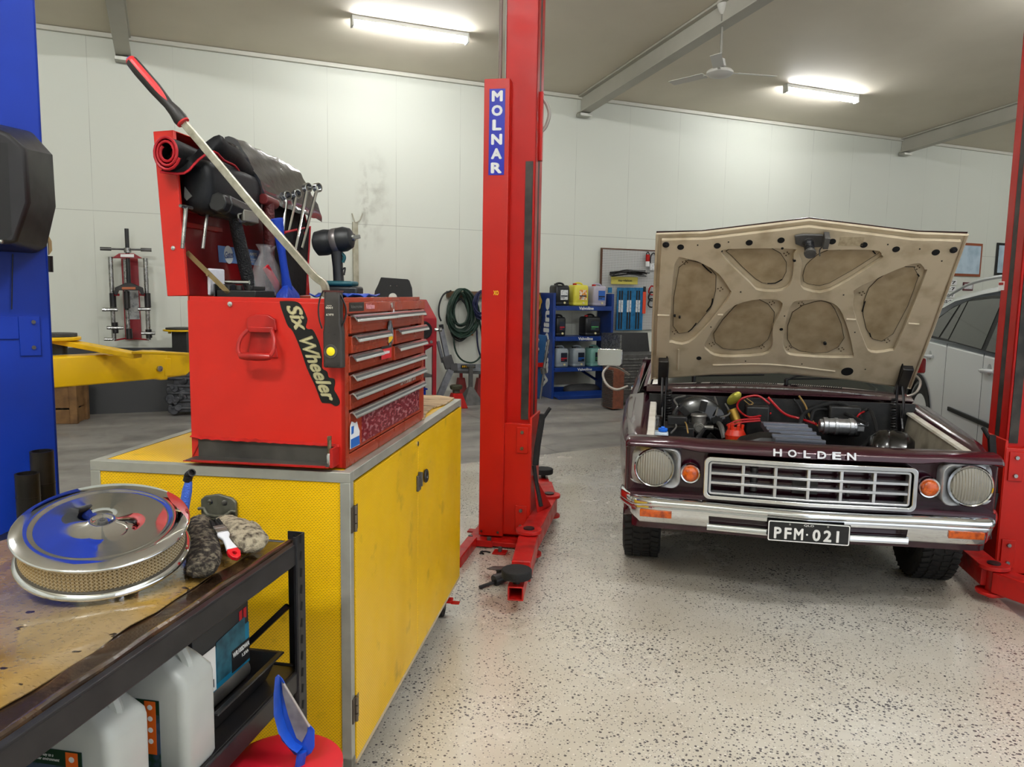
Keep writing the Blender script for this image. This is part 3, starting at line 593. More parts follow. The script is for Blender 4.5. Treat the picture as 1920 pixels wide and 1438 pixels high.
# --- badge lettering and plate
BADGE=mat('badge_bright','dfe0e2',.25,.35)
for k_,ch in enumerate('HOLDEN'): text('badge_letter',ch,BADGE,CAR,(0.02-.167+.0668*k_,vy(0)+.028+.004*abs(k_-2.5)/2,.812),(1,0,0),(0,.3,1),.036,.040 if ch!='L' else .032,ex=.006,fat=.045)
PBK=mat('plate_black','141516',.35)
pl=B().box(-.185,.185,-.092,-.086,.403,.505).out('number_plate',PBK,CAR,bev=.004)
b=B();ring(b,rrect(-.182,.182,.406,.502,.008),rrect(-.178,.178,.410,.498,.006),-.0935,-.091,lambda x:0);b.out('plate_border',WHT,pl,sm=0)
for ch,x_,w_ in(('P',-.138,.034),('F',-.092,.032),('M',-.044,.042),('·',-.006,.009),('0',.036,.036),('2',.085,.036),('1',.130,.012)): text('plate_text',ch,WHT,pl,(x_,-.0922,.445),(1,0,0),(0,0,1),.056 if ch!='·' else .009,w_,ex=.0012,fat=.05 if ch not in '·1' else .03)
text('plate_text','QLD',WHT,pl,(0,-.0922,.488),(1,0,0),(0,0,1),.010,.045,ex=.001)
b=B()
for x in(-.085,.085): b.cyl((x,-.095,.49),(x,-.090,.49),.005,n=8)
b.out('plate_screw',STEEL,pl)
# --- wheels
TYR=mat('tyre','121213',.7,bump=.1,col2='1a1a1a',sc=20)
def wheel(x,y,s):
    c=V((x,y,.322));pr=[(.20,-.075),(.235,-.10),(.285,-.108),(.305,-.10),(.32,-.085),(.322,-.03),(.322,.03),(.32,.085),(.305,.10),(.285,.108),(.235,.10),(.20,.075)]
    w=B().lathe(pr,56,c,(1,0,0),cap=False).out('wheel',TYR,CAR,sm=50)
    b=B()
    for k in range(48):
        a=2*PI*k/48;mm=M.Translation(c)@M.Rotation(a,4,'X')
        for x0,x1,t in((-.097,-.055,.25),(-.045,-.01,-.2),(.01,.045,.2),(.055,.097,-.25)): b.box(x0,x1,-.013,.013,.318,.3262,mm@M.Rotation(t,4,'Z'))
    b.out('tread',TYR,w,sm=0)
    B().lathe([(.20,-.075),(.195,.0),(.10,.04),(.07,.05),(.03,.055),(.0,.055)],32,c,(s,0,0),cap=False).out('rim',STEEL,w)
for s in(-1,1):
    wheel(s*.785,.80,s);wheel(s*.785,3.62,s)
B().tube([(-.7,.8,.32),(0,.78,.30),(.7,.8,.32)],.025,8).box(-.3,.3,.6,.95,.25,.36).out('crossmember',BLKM,CAR,bev=.01)
# --- tow mirrors on tube arms
def mirror(s):
    oy=.6 if s>0 else 0;s_=s
    a=B().tube([V((s*.93,1.42,.94)),V((s*1.0,1.38,.92)),V((s*1.07,1.40,.95)),V((s*1.10,1.44,1.02)),V((s*1.06,1.5,1.075))],.009,8).tube([V((s*1.06,1.5,1.07)),V((s*1.0,1.55,1.05)),V((s*.93,1.62,1.0))],.008,8).out('mirror_arm',mat('arm_silver','a9a49c',.35,.7),CAR)
    q=rrect(.975,1.145,1.07,1.185,.018);q=[(s*x_,z) for x_,z in q]
    m=B().loft([[(x_,1.48,z) for x_,z in q],[(s*1.06+(x_-s*1.06)*.96,1.53,1.127+(z-1.127)*.96) for x_,z in q]]).out('mirror_head',CHR,a,bev=.006)
    B().box(min(s*.985,s*1.135),max(s*.985,s*1.135),1.53,1.534,1.08,1.175).out('mirror_glass',BLK,m)
    if s>0: a.matrix_basis=M.Translation(V((-.035,.55,-.03)))
sym(mirror)
# ---------- red two-post hoist ----------
HA=.191
g=onz(903,999,.04);OL=V((g.x,g.y,0))+V((math.cos(HA),-math.sin(HA),0))*.30
OR=onp(1884,840,OL,V((math.sin(HA),math.cos(HA),0)));OR.z=0
ARMR=mat('arm_red','b01410',.4,col2='7c1411',sc=9,mix=(.5,.75),rvar=.1)
SLOT=mat('slot_black','15140f',.55,col2='3a3630',sc=10)
PAD=mat('pad_rubber','17181a',.8,bump=.3,bsc=120)
CRX=mat('red_bright','b41505',.36,col2='a51004',sc=2)
def post(s,o,label,bx,farm,rarm):
    T=thing('hoist_post',label,'car hoist post',fr(o,HA),'two posts of the red car hoist')
    b=B();x=lambda a,c:(min(s*a,s*c),max(s*a,s*c))
    b.box(*x(-.19,0),0,.012,.03,4.1).box(*x(-.19,-.18),0,.24,.03,4.1).box(*x(-.19,0),.228,.24,.03,4.1).box(*x(-.012,0),.0,.09,.03,4.1).box(*x(-.012,0),.15,.24,.03,4.1)
    b.out('column',RED,T,bev=.004)
    B().box(*x(-.302,-.15),-.075,.17,.05,2.79).out('ram_cover',CRX,T,bev=.003)
    B().box(*x(-.060,-.015),-.006,.001,.78,2.33).box(*x(-.03,-.001),.091,.149,.78,4.0).out('guide_slot',SLOT,T)
    # carriage
    c=B().box(*x(-.165,.012),-.05,-.002,.06,.76).box(*x(.001,.016),-.045,.27,.10,.80).out('carriage',CRX,T,bev=.003)
    for z0 in(.58,.09): B().box(*x(-.075,-.005),-.06,-.05,z0,z0+.16).out('bolt_plate',CRX,c,bev=.002)
    for z0 in(.61,.71,.12,.22): B().cyl((s*-.04,-.072,z0),(s*-.04,-.060,z0),.011,n=6).out('bolt',STEEL,c)
    # base
    b=B().box(*x(-.36,.06),-.16,.36,.012,.04);b.out('base_plate',ARMR,T,bev=.003)
    for u,v in((-.34,-.13),(-.22,-.14),(-.02,-.14),(-.34,.2)): B().cyl((s*u,v,.04),(s*u,v,.062),.014,n=6).out('anchor_bolt',GRYP,T)
    y0,y1=-.37,.44
    bm=B().box(*x(bx-.055,bx+.055),y0,y1,.085,.19).prism([(s*(bx-.02),.03,.19),(s*(bx-.05),.03,.42),(s*(bx-.05),.05,.42),(s*(bx+.04),.2,.19)],(s*.012,0,0)).out('arm_beam',ARMR,T,bev=.004)
    for yy,en in((y0,farm),(y1,rarm)):
        sg=-1 if yy<0 else 1
        pv=B().lathe([(.075,.185),(.075,.205)],28,(s*bx,yy,0)).lathe([(.075,.05),(.075,.065)],28,(s*bx,yy,0)).cyl((s*bx,yy,.03),(s*bx,yy,.21),.03).out('arm_pivot',ARMR,T,bev=.002)
        B().cyl((s*bx,yy,.205),(s*bx,yy,.213),.032).out('pivot_pin',BLKM,pv)
        a=V((s*bx,yy,0));e=V((s*en[0],en[1],0));d=(e-a).normalized();n_=V((-d.y,d.x,0));Lh=(e-a).length
        def seg(t0,t1,w0,w1,z0,z1): 
            P=[];
            for t,w in((t0,w0),(t1,w1)):
                m_=a+d*t;P.append([m_+n_*w+V((0,0,z0)),m_-n_*w+V((0,0,z0)),m_-n_*w+V((0,0,z1)),m_+n_*w+V((0,0,z1))])
            return P
        ar=B().loft(seg(.03,Lh*.62,.055,.05,.07,.18)).out('swing_arm',ARMR,T,bev=.005)
        b=B();r0=seg(Lh*.5,Lh,.038,.038,.085,.155);i0=seg(Lh*.5,Lh,.031,.031,.092,.148)
        b.loft([r0[0],r0[1],i0[1],i0[0]],loop=True,cap=False);b.out('arm_extension',ARMR,ar,bev=.002)
        m_=e-d*.05
        B().cyl(m_+V((0,0,.15)),m_+V((0,0,.185)),.018).out('pad_screw',BLKM,ar)
        B().lathe([(.030,.183),(.072,.186),(.074,.19),(.074,.222),(.070,.226)],30,m_).out('lift_pad',PAD,ar)
    # black rubber door guard over the gusset
    B().loft([[(s*(x_+dx),y,z) for dx,y in((0,-.02),(.035,-.02),(.035,.01),(0,.01))] for x_,z in((.02,.50),(.03,.62),(.055,.80))]+[[(s*(.055+dx),y,.82) for dx,y in((0,-.02),(.035,-.02),(.035,.01),(0,.01))]]).tube([(s*.03,-.02,.50),(s*.05,-.04,.40),(s*.09,-.08,.26)],.014,6).tube([(s*.07,-.005,.78),(s*.12,0,.86)],.012,6,sp=1).out('rubber_guard',RUB,T,bev=.003)
    return T
pL=post(1,OL,'red hoist post with the blue name strip, on the left of the maroon car',.065,(.134,-1.14),(-.09,1.16))
pR=post(-1,OR,'red hoist post cut by the frame edge, on the right of the maroon car',.15,(-.30,-1.0),(.10,1.1))
B().box(-.35,-.29,-.55,-.16,.004,.065).out('floor_tube',ARMR,pL,bev=.005)
B().box(-.342,-.298,-.556,-.54,.012,.057).out('tube_mouth',HOLE,pL)
for q_ in((-.42,-.36,-.30,-.24),(-.17,-.09,-.28,-.2),(-.42,-.36,.1,.16)): B().box(*q_,.003,.012).out('floor_tab',ARMR,pL,bev=.002)
B().cyl((-.39,-.27,.012),(-.39,-.27,.035),.012,n=6).cyl((-.13,-.24,.012),(-.13,-.24,.04),.012,n=6).out('anchor_bolt',GRYP,pL)
B().box(-.29,-.19,-.18,-.17,.012,.05).out('kerb',ARMR,pL)
# name strip
LI=pL.matrix_world.inverted()
def lp_(px,py,y=-.076): return LI@onp(px,py,*plane(pL.matrix_world,(0,y,0),(0,1,0)))
pL_m=fr(OL,HA);LI=pL_m.inverted()
def lp_(px,py,y=-.076): return LI@onp(px,py,*plane(pL_m,(0,y,0),(0,1,0)))
a,c=lp_(918,167),lp_(945,328)
sg=B().box(a.x,c.x,-.0775,-.0752,c.z,a.z).out('name_strip',mat('sign_blue','0f1c9c',.35),pL)
hz=(a.z-c.z)/6
for k,ch in enumerate('MOLNAR'):
    text('strip_letter',ch,WHT,sg,((a.x+c.x)/2,-.0776,a.z-hz*(k+.5)-.0),(1,0,0),(0,0,1),hz*.76,.066 if ch!='L' else .055,ex=.001,fat=.075)
a=lp_(930,549);text('chalk_mark','XO',mat('yellow_mark','e8c11a',.5),pL,(a.x,-.0755,a.z),(1,0,0),(0,0,1),.028,.032,ex=.0006,fat=.06)
b=B().cyl((-.285,-.065,.075),(-.285,-.078,.075),.008,n=8).cyl((-.18,-.065,.075),(-.18,-.078,.075),.008,n=8);b.out('cover_bolt',STEEL,pL)
# conduit behind the cover, rising to the ceiling
B().cyl((-.235,.05,2.79),(-.235,.05,4.6),.011,n=10).out('hydraulic_pipe',mat('pipe_dull','7a6a62',.5),pL)
B().cyl((-.205,.09,2.79),(-.205,.09,4.6),.010,n=10).out('conduit',mat('conduit_white','b9b6ae',.5),pL)
# limit switch hose and box
P=[lp_(x,y,.12) for x,y in((1000,182),(1010,181),(1022,190),(1030,212),(1024,236),(1013,250),(1011,262))]
B().tube(P,.011,8).out('switch_hose',mat('hose_grey','8d8780',.5),pL)
a=lp_(1011,275,.12);B().box(a.x-.02,a.x+.02,.10,.14,a.z-.05,a.z+.04).out('limit_switch',GRYP,pL,bev=.003)
a=lp_(1002,325,.16);B().box(a.x-.015,a.x+.025,.14,.2,a.z-.12,a.z+.13).out('control_box',mat('box_grey','9c9a8d',.5),pL,bev=.003)
b=B().box(.0,.02,.09,.13,2.35,2.75).out('switch_bracket',RED,pL)
# locking handle leaning at the front arm
a=onz(930,1098);h=thing('arm_lock_lever','black lever with a bent grey tab on the floor beside the front arm','lever',fr((a.x-.03,a.y-.02,0),.5))
B().cyl((-.03,-.06,.012),(.05,.10,.03),.010,n=10).out('rod',BLKM,h);B().cyl((.01,.02,.03),(.05,.1,.045),.03,n=14).out('hub',BLKM,h,bev=.003)
B().prism([(-.07,.08,.06),(.0,.05,.075),(.06,.09,.08),(.05,.13,.08),(-.06,.13,.06)],(0,0,.004)).box(-.01,.03,.08,.1,.0,.075).out('bent_tab',GRYP,h)
for x,y,w_ in((910,1037,.03),(903,1040,.012)):
    a=onz(x,y);tag(B().tube([(a.x-w_,a.y,.008),(a.x,a.y+.006,.009),(a.x+w_,a.y-.008,.008)],.005,6).out('rubber_scrap',RUB),'longer black rubber scrap on the floor by the red base plate' if w_>.02 else 'tiny black rubber crumb on the floor by the red base plate','scrap')
pm=fr(OR,HA);pi_=pm.inverted()
q=[pi_@onp(x,y,*plane(pm,(-.002,0,0),(1,0,0))) for x,y in((1872,528),(1882,544))]
q.sort(key=lambda p:p.y)
s_=B().box(-.0045,-.0005,q[0].y,q[0].y+.07,min(q[0].z,q[1].z),max(q[0].z,q[1].z)).out('warning_sticker',WHT,pR)
B().box(-.006,-.0046,q[0].y+.006,q[0].y+.064,max(q[0].z,q[1].z)-.02,max(q[0].z,q[1].z)-.006).out('sticker_band',RED,s_)
# ---------- blue hoist ----------
q=onz(113,933,1.0);q=ony(98,640,2.8);BPM=fr((q.x,q.y,0),-.62)
bp=thing('hoist_post','tall blue hoist post at the left edge behind the chrome air cleaner','car hoist post',BPM)
B().box(-.42,0,0,.34,0,4.2).out('column',BLU,bp,bev=.008)
B().box(-.10,-.035,-.006,0,1.30,1.44).box(-.42,-.10,-.006,0,1.36,1.44).out('access_plate',BLU,bp,bev=.002)
b=B()
for x,z in((-.055,1.42),(-.058,1.33)): b.cyl((x,-.012,z),(x,-.006,z),.007,n=8)
b.out('plate_screw',GRYP,bp)
BI=BPM.inverted()
def bq(px,py,y): return BI@onp(px,py,*plane(BPM,(0,y,0),(0,1,0)))
def ringpx(L_,y): return [bq(x,z_,y) for x,z_ in L_]
PW=mat('cover_black','171618',.45,col2='201f20',sc=4,rvar=.08)
bk=ringpx([(-120,205),(0,233),(62,247),(101,291),(107,388),(90,462),(70,476),(0,472),(-120,465)],-.004)
fr_=ringpx([(-120,222),(-20,236),(14,250),(48,279),(55,380),(30,452),(24,457),(0,457),(-120,452)],-.20)
pc=B().loft([bk,[p.lerp(q_,.12) for p,q_ in zip(bk,fr_)],fr_]).out('pump_cover',PW,bp,bev=.012,seg=3)
rc=ringpx([(-120,262),(14,268),(22,440),(10,450),(-120,446)],-.201)
B().prism(rc,BI.to_3x3()@V((0,0,0))+V((0,-.002,0))).out('cover_recess',mat('recess_black','0a0a0b',.6),pc,bev=.0)
a=bq(2,453,-.205);B().ball(a,.008,10).out('screw',STEEL,pc)
B().tube([bq(24,476,-.01),bq(23,520,-.012),bq(22,580,-.012)],.002,5,sp=1).out('earth_wire',BLKM,bp)
B().prism(ringpx([(90,440),(97,452),(98,470),(92,478)],.05),(0,.03,0)).out('foam_pad',mat('foam_tan','b59b6b',.8),bp)
B().cyl(bq(91,480,.05),bq(92,510,.05),.014,n=12).out('cable_gland',BLK,bp)
# tall extension sleeves standing in the blue post's rack
def sleeve(x0,x1,yt,yb,d,label,g='black extension sleeves by the blue post'):
    a,c,e=ony(x0,yt,d),ony(x1,yt,d),ony((x0+x1)/2,yb,d);r=(c.x-a.x)/2;m_=(a.x+c.x)/2
    T=thing('lift_adapter',label,'lift adapter',fr((m_,d,e.z)),g)
    hgt=a.z-e.z;b=B();b.lathe([(r,0),(r,hgt),(r*.86,hgt),(r*.86,.03),(0.001,.02)],28,cap=False);b.lathe([(r*1.03,hgt*.62),(r*1.03,hgt*.63)],28);b.out('sleeve',mat('sleeve_black','1b1815',.4,.4,col2='2b2622',sc=9),T,sm=40)
    return a,e
sleeve(58,98,845,1003,2.62,'taller black steel sleeve standing against the blue post')
sleeve(30,71,887,1003,2.5,'shorter black steel sleeve in front of the taller one')
e=ony(60,985,2.5);rk=thing('adapter_rack','black bolted bracket at the foot of the blue post holding steel sleeves','bracket',fr((e.x,2.5,0)))
z=ony(60,1003,2.5).z
B().box(-.11,.08,-.06,.22,z-.12,z-.002).out('tray',BLKM,rk,bev=.004)
B().box(-.10,.06,.1,.2,0,z-.12).out('stand',BLKM,rk)
B().cyl((-.05,-.075,z-.03),(-.05,-.06,z-.03),.012,n=6).out('bolt',STEEL,rk)
# yellow arms belong to the blue hoist
a=onz(103,668,1.155);c=onz(300,657,1.155);d=(c-a).normalized();L_=(c-a).length;yf_=fr((a.x,a.y,0),math.atan2(d.x,d.y))
sw=B().loft([[(-.075,y,z0),(.075,y,z0),(.085,y,(z0+1.155)/2),(.075,y,1.155),(-.075,y,1.155)] for y,z0 in((-1.2,.985),(L_*.88,.985),(L_*.93,.975),(L_*1.0,.975))]).out('swing_arm',YEL,bp,bev=.008,loc=BI@yf_)
sw['label']='thick yellow swing arm'
B().loft([[(-.06,y,1.155-h),(.06,y,1.155-h),(.06,y,1.145-t),(-.06,y,1.145-t)] for y,h,t in((L_,.17,.0),(L_+.14,.165,.01),(L_+.2,.12,.04),(L_+.21,.11,.05))]).out('arm_knuckle',YEL,sw,bev=.01)
B().box(-.02,.02,L_+.2,L_+.42,1.03,1.08).box(-.05,.05,L_+.38,L_+.46,1.04,1.07).out('tongue',YEL,sw,bev=.004)
B().box(.076,.083,L_*.96,L_*1.03,1.0,1.11).out('side_plate',YEL,sw,bev=.004)
B().cyl((.07,L_*.90,1.05),(.10,L_*.90,1.05),.018,n=14).out('pin',STEEL,sw,bev=.002)
B().box(-.30,.0,-1.25,-1.0,.9,1.25).out('arm_bracket',YEL,sw,bev=.01)
a=onz(103,633,1.25);c=onz(258,662,1.17);d=(c-a).normalized();n_=V((d.y,-d.x,0)).normalized()
W_=lambda L:[BI@p for p in L]
sl=B().loft([W_([p+n_*-.05+V((0,0,-.03)),p+n_*.05+V((0,0,-.03)),p+n_*.05,p+n_*-.05]) for p in(a-d*.9,c)]).out('swing_arm',YEL,bp,bev=.004)
sl['label']='slim yellow swing arm slanting over the thick one'
B().prism(W_([c+n_*-.06,c+n_*.07,c+n_*.07+d*.1+V((.12,.06,.01)),c+n_*-.06+d*.14+V((.16,0,.01))]),(0,0,.015)).out('end_plate',YEL,sl,bev=.004)
p,q=BI@ony(86,631,a.y),BI@ony(149,631,a.y);m_=p.lerp(q,.35);r=(q-p).length*.62
B().cyl(m_-V((0,0,.02)),m_,r,n=28).out('pad_plate',YEL,sl,bev=.004);B().cyl(m_,m_+V((0,0,.02)),r*.84,n=28).out('tread_plate',mat('tread_dark','2b2b2a',.6,bump=.5,bsc=160),sl,bev=.003)
B().cyl(m_-V((0,0,.10)),m_-V((0,0,.02)),r*.4,n=16).out('pad_stem',BLK,sl)
def padst(px0,px1,py,d,hh,label):
    a,c=ony(px0,py,d),ony(px1,py,d);r=(c.x-a.x)/2;m_=V(((a.x+c.x)/2,d,a.z))
    T=thing('pad_stand',label,'lift pad',fr((m_.x,m_.y,0)))
    B().cyl((0,0,m_.z-.02),(0,0,m_.z),r).out('pad_plate',YEL,T,bev=.004);B().cyl((0,0,m_.z),(0,0,m_.z+.022),r*.86).out('tread_plate',mat('tread_dark','2b2b2a',.6,bump=.5,bsc=160),T,bev=.003)
    B().box(-r*.42,r*.42,-r*.4,r*.4,.66,m_.z-.02).out('black_post',BLK,T,bev=.004)
    B().cyl((-r*.6,-.05,m_.z-.05),(-r*.6,-.05,m_.z-.02),.02,n=8).out('stud',YEL,T)
padst(308,374,617,9.5,.5,'round yellow lift pad on a black post, half hidden by the red tool chest')
# ---------- yellow cabinet ----------
CY=.131;CM=fr((-.454,2.159,0),CY);CZ=1.037
cab=thing('tool_cabinet','yellow perforated metal cabinet with an aluminium frame on castors under the red chest','cabinet',CM)
def perf(nm,ua,va,hole=.5,ru=.0105,rv=.0052):
    m=mat(nm,'e6b400',.36);n=NT(m);x=n.n('SeparateXYZ',{0:n.tc.outputs['Object']})
    u=n.math('DIVIDE',x.outputs[ua],ru);v=n.math('DIVIDE',x.outputs[va],rv)
    row=n.math('FLOOR',v);u2=n.math('ADD',u,n.math('MULTIPLY',n.math('MODULO',row,2.),.5))
    fu=n.math('SUBTRACT',n.math('FRACT',u2),.5);fv=n.math('SUBTRACT',n.math('FRACT',v),.5)
    d=n.math('ADD',n.math('MULTIPLY',n.math('MULTIPLY',fu,fu),3.2),n.math('MULTIPLY',n.math('MULTIPLY',fv,fv),6.5))
    h=n.rng(d,.22,.42);h2=n.math('SUBTRACT',1.,h)
    c=n.mix(n.rng(n.noise(3,5),.45,.72,0,.35),lin('f0bf00'),lin('c99a04'))
    c=n.mix(n.math('MULTIPLY',h2,hole),c,lin('4a3300'))
    gr=n.math('MULTIPLY',n.rng(n.noise(7,6),.62,.78),.55);c=n.mix(gr,c,lin('4d3d14'))
    n.set('Base Color',c);bp=n.n('Bump',{'Height':h,'Strength':.5,'Distance':.002});n.set('Normal',bp.outputs[0]);n.set('Roughness',n.rng(n.noise(4),.3,.7,.28,.5))
    return m
PE=perf('perforated_end',0,2);PD=perf('perforated_door',1,2,.42);PT=perf('perforated_top',0,1,.42)
W_,L_,zb,zt=.80,1.60,.144,1.037;t=.030
b=B()
for x in(-W_,-t):
    for y in(0,L_-t): b.box(x,x+t,y,y+t,zb,zt-t)
for y in(0,L_-t): b.box(-W_,0,y,y+t,zt-t,zt).box(-W_,0,y,y+t,zb,zb+t)
for x in(-W_,-t): b.box(x,x+t,t,L_-t,zt-t,zt).box(x,x+t,t,L_-t,zb,zb+.02)
b.out('frame',mat('frame_alu','a9a99f',.42,.35,col2='96968d',sc=9),cab,bev=.0015)
B().box(-W_+t,-t,.004,.008,zb+t,zt-t).out('end_panel',PE,cab,sm=0)
B().box(-W_+t,-t,L_-.01,L_-.006,zb+t,zt-t).out('end_panel',PE,cab,sm=0)
B().box(-W_+.004,-W_+.008,t,L_-t,zb+t,zt-t).out('back_panel',PD,cab,sm=0)
B().box(-W_+t,-t,t,L_-t,zt-.006,zt-.0025).out('top_panel',PT,cab,sm=0)
B().box(-W_+.01,-.01,.01,L_-.01,zb-.004,zb).out('floor_panel',GRYP,cab)
def cq(px,py): return CM.inverted()@onp(px,py,*plane(CM,(0,0,0),(1,0,0)))
ys=cq(783,830).y
for y0,y1,hs in((t+.004,ys-.002,0),(ys+.002,L_-.012,1)):
    d=B().box(-.012,.003,y0,y1,zb+.008,zt-t-.006).out('door',PD,cab,bev=.0015,sm=0)
    B().box(-.010,.0045,y0,y1,zb-.004,zb+.010).out('door_edge',mat('edge_pale','b9a98c',.4),d)
    if not hs:
        for z in(.28,.86):
            h=B()
            for k in range(3): h.cyl((.006,y0-.008,z+k*.026),(.006,y0-.008,z+.023+k*.026),.006,n=10)
            h.box(-.002,.004,y0-.03,y0+.02,z,z+.075);h.out('hinge',mat('worn_hinge','6b6257',.4,.7),d)
    else:
        q=cq(792,893)
        B().box(.003,.012,ys-.03,ys+.012,q.z-.035,q.z+.025).box(.003,.02,ys-.005,ys+.006,q.z-.02,q.z+.035).out('hasp',GRYP,d,bev=.002)
        p=[V((.012,q.y+.012+.022*math.cos(a),q.z+.0+.022*math.sin(a))) for a in[k*2*PI/14 for k in range(14)]]
        B().tube(p,.006,6,closed=True,sp=1).out('pull_ring',BLKM,d)
        q=cq(781,832);B().lathe([(.010,0),(.010,.004)],16,(.003,ys-.016,q.z),(1,0,0)).out('key_lock',CHR,d)
# end drop handle
def ce(px,py): return CM.inverted()@onp(px,py,*plane(CM,(0,0,0),(0,1,0)))
a,c=ce(379,927),ce(446,975);w_=(c.x-a.x);mx=(a.x+c.x)/2
hp_=[(a.x,a.z-.075),(a.x,a.z-.012),(a.x+.012,a.z-.002),(mx,a.z+.006),(c.x-.012,a.z-.004),(c.x,a.z-.016),(c.x,a.z-.075)]
OLV=mat('handle_grey','5f5e52',.5,.3,col2='4c4b41',sc=30)
h=B().prism([(x,-.010,z) for x,z in hp_],(0,.012,0)).out('drop_handle',OLV,cab,bev=.003)
h['label']='dull grey drop handle'
B().tube([(a.x-.004,-.018,a.z-.038),(a.x+.015,-.018,a.z-.036),(a.x+.03,-.026,a.z-.052),(c.x-.03,-.026,a.z-.054),(c.x-.012,-.018,a.z-.04),(c.x+.004,-.018,a.z-.042)],.005,8,sp=2).tube([(a.x+.008,-.02,a.z-.06),(a.x+.01,-.04,a.z-.12),(c.x-.01,-.04,a.z-.12),(c.x-.008,-.02,a.z-.06)],.007,8).box(a.x+.012,c.x-.012,-.03,-.008,a.z-.082,a.z-.06).out('bail',OLV,h,bev=.002)
b=B()
for x in(mx-.024,mx+.02): b.lathe([(.008,0),(.008,.002),(.004,.003)],14,(x,-.010,a.z-.018),(0,-1,0))
b.out('rivet',STEEL,h)
for i,(x,y) in enumerate(((-.06,.06),(-.74,.06),(-.06,1.42),(-.74,1.5))):
    cs=B().box(x-.035,x+.035,y-.04,y+.04,.130,.140).box(x-.025,x-.020,y-.02,y+.03,.045,.13).box(x+.020,x+.025,y-.02,y+.03,.045,.13).out('castor',BLKM,cab,bev=.002)
    B().lathe([(.03,-.018),(.046,-.018),(.048,-.01),(.048,.01),(.046,.018),(.03,.018)],28,(x,y+.02,.048),(1,0,0)).out('castor_wheel',RUB,cs)
    B().box(x+.0,x+.07,y-.06,y-.01,.10,.112).box(x+.065,x+.105,y-.055,y-.02,.095,.10,).out('brake_pedal',RED,cs,bev=.003)
# cardboard
q=[CM.inverted()@onz(x,y,CZ) for x,y in((780,800),(794,783),(801,787),(815,770),(833,757),(850,743),(857,739),(792,741),(770,741))]
q=[V((min(max(p.x,-.79),-.005),min(p.y,1.6),0)) for p in q];q=[V((p.x,p.y,CZ+.001)) for p in q]
CB=mat('cardboard','a98f6c',.8);n=NT(CB);mp=n.n('Mapping',{0:n.tc.outputs['Object'],3:(1,9,1)})
c=n.mix(n.rng(n.noise(9,6,mp.outputs[0]),.5,.62),lin('bfa582'),lin('6f5c44'));n.set('Base Color',c)
q2=[V((-.55,.935,CZ+.001)),V((-.02,.945,CZ+.001)),V((-.05,1.1,CZ+.001)),V((-.06,1.25,CZ+.001)),V((-.03,1.40,CZ+.001)),V((-.035,1.60,CZ+.001)),V((-.12,1.66,CZ+.001)),V((-.55,1.64,CZ+.001))]
o=B().prism(q2,(0,0,.005)).out('cardboard_sheet',CB,sm=0);o.matrix_world=CM;tag(o,'worn flattened brown cardboard sheet on the yellow cabinet beyond the red chest','cardboard')
# ---------- red tool chest ----------
TM=fr((-.477,2.212,CZ+.001),.131);TI=TM.inverted()
TR=mat('chest_red','c4261c',.34,col2='b51f17',sc=3,rvar=.06);n=NT(TR)
TRD=mat('chest_front','a03a1f',.3,col2='93301a',sc=4,rvar=.06)
chest=thing('tool_chest','red steel tool chest with an open lid, standing on the yellow cabinet','tool chest',TM)
W2,L2,H2=.475,.92,.488
def tp(px,py,x=0): return TI@onp(px,py,*plane(TM,(x,0,0),(1,0,0)))
def ts(px,py,y=0): return TI@onp(px,py,*plane(TM,(0,y,0),(0,1,0)))
B().box(-W2,0,0,.003,0,H2-.012).box(-W2+.004,-.004,.003,.006,H2-.02,H2).out('side_wall',TR,chest,bev=.002)
B().box(-W2,0,L2-.003,L2,0,H2-.012).box(-W2,-W2+.003,.003,L2-.003,0,H2).box(-W2,0,0,L2,0,.003).box(-W2+.02,-.05,.01,L2-.01,H2-.10,H2-.095).out('body',TRD,chest)
zl=.446
FRM=B().box(-.014,.0,.0,.030,0,zl).box(-.014,.0,L2-.04,L2,0,zl).box(-.014,0,.03,L2-.04,0,.035).box(-.02,.004,.0,L2-.0,zl,H2-.01).box(-.014,-.010,.03,L2-.03,H2-.01,H2+.004).box(-.03,-.026,.03,L2-.04,.035,zl)
FRM.out('front_frame',TRD,chest,bev=.0015)
HB=mat('handle_alu','c9cbcd',.2,.9);HBK=mat('handle_strip','1c1d1f',.4)
ysp=tp(735,620).y
def drawer(y0,y1,z0,z1,open_=0.,hy1=None,label=None):
    x=.0+open_
    d=B().box(x-.30,x+.0,y0,y1,z0,z1-.004).out('drawer',TRD,chest,bev=.002)
    B().box(x-.0,x+.0015,y0+.012,y1-.02,z0+.012,z1-.03).out('drawer_face',TRD,d,bev=.001)
    h1=hy1 or y1;pr=[(.0,z1-.002),(.008,z1+.001),(.014,z1-.003),(.021,z1-.013),(.0225,z1-.019),(.020,z1-.018),(.012,z1-.008),(.006,z1-.003),(.0,z1-.007)]
    hn=B().loft([[(x+u,y,z) for u,z in pr] for y in(y0+.0,h1)]).out('handle',HB,d,sm=30)
    B().loft([[(x+u,y,z) for u,z in((.0155,z1-.0052),(.0195,z1-.0110),(.0201,z1-.0106),(.0161,z1-.0047))] for y in(y0+.001,h1-.001)]).out('handle_stripe',HBK,hn,sm=0)
    return d
q=lambda px:tp(px,620).y
drawer(.032,ysp-.006,.388,.442,.006);drawer(.032,ysp-.006,.331,.384,.010,q(719));d3=drawer(.032,ysp-.006,.275,.327,.002,q(708))
drawer(ysp+.006,L2-.045,.388,.442,.0);drawer(ysp+.006,L2-.045,.331,.384,.012);drawer(ysp+.006,L2-.045,.275,.327,.008)
drawer(.032,L2-.042,.221,.270,.004);drawer(.032,L2-.042,.166,.216,.004);d9=drawer(.032,L2-.042,.040,.161,.002)
B().box(-.014,.0,ysp-.005,ysp+.005,.275,zl).out('divider',TRD,chest)
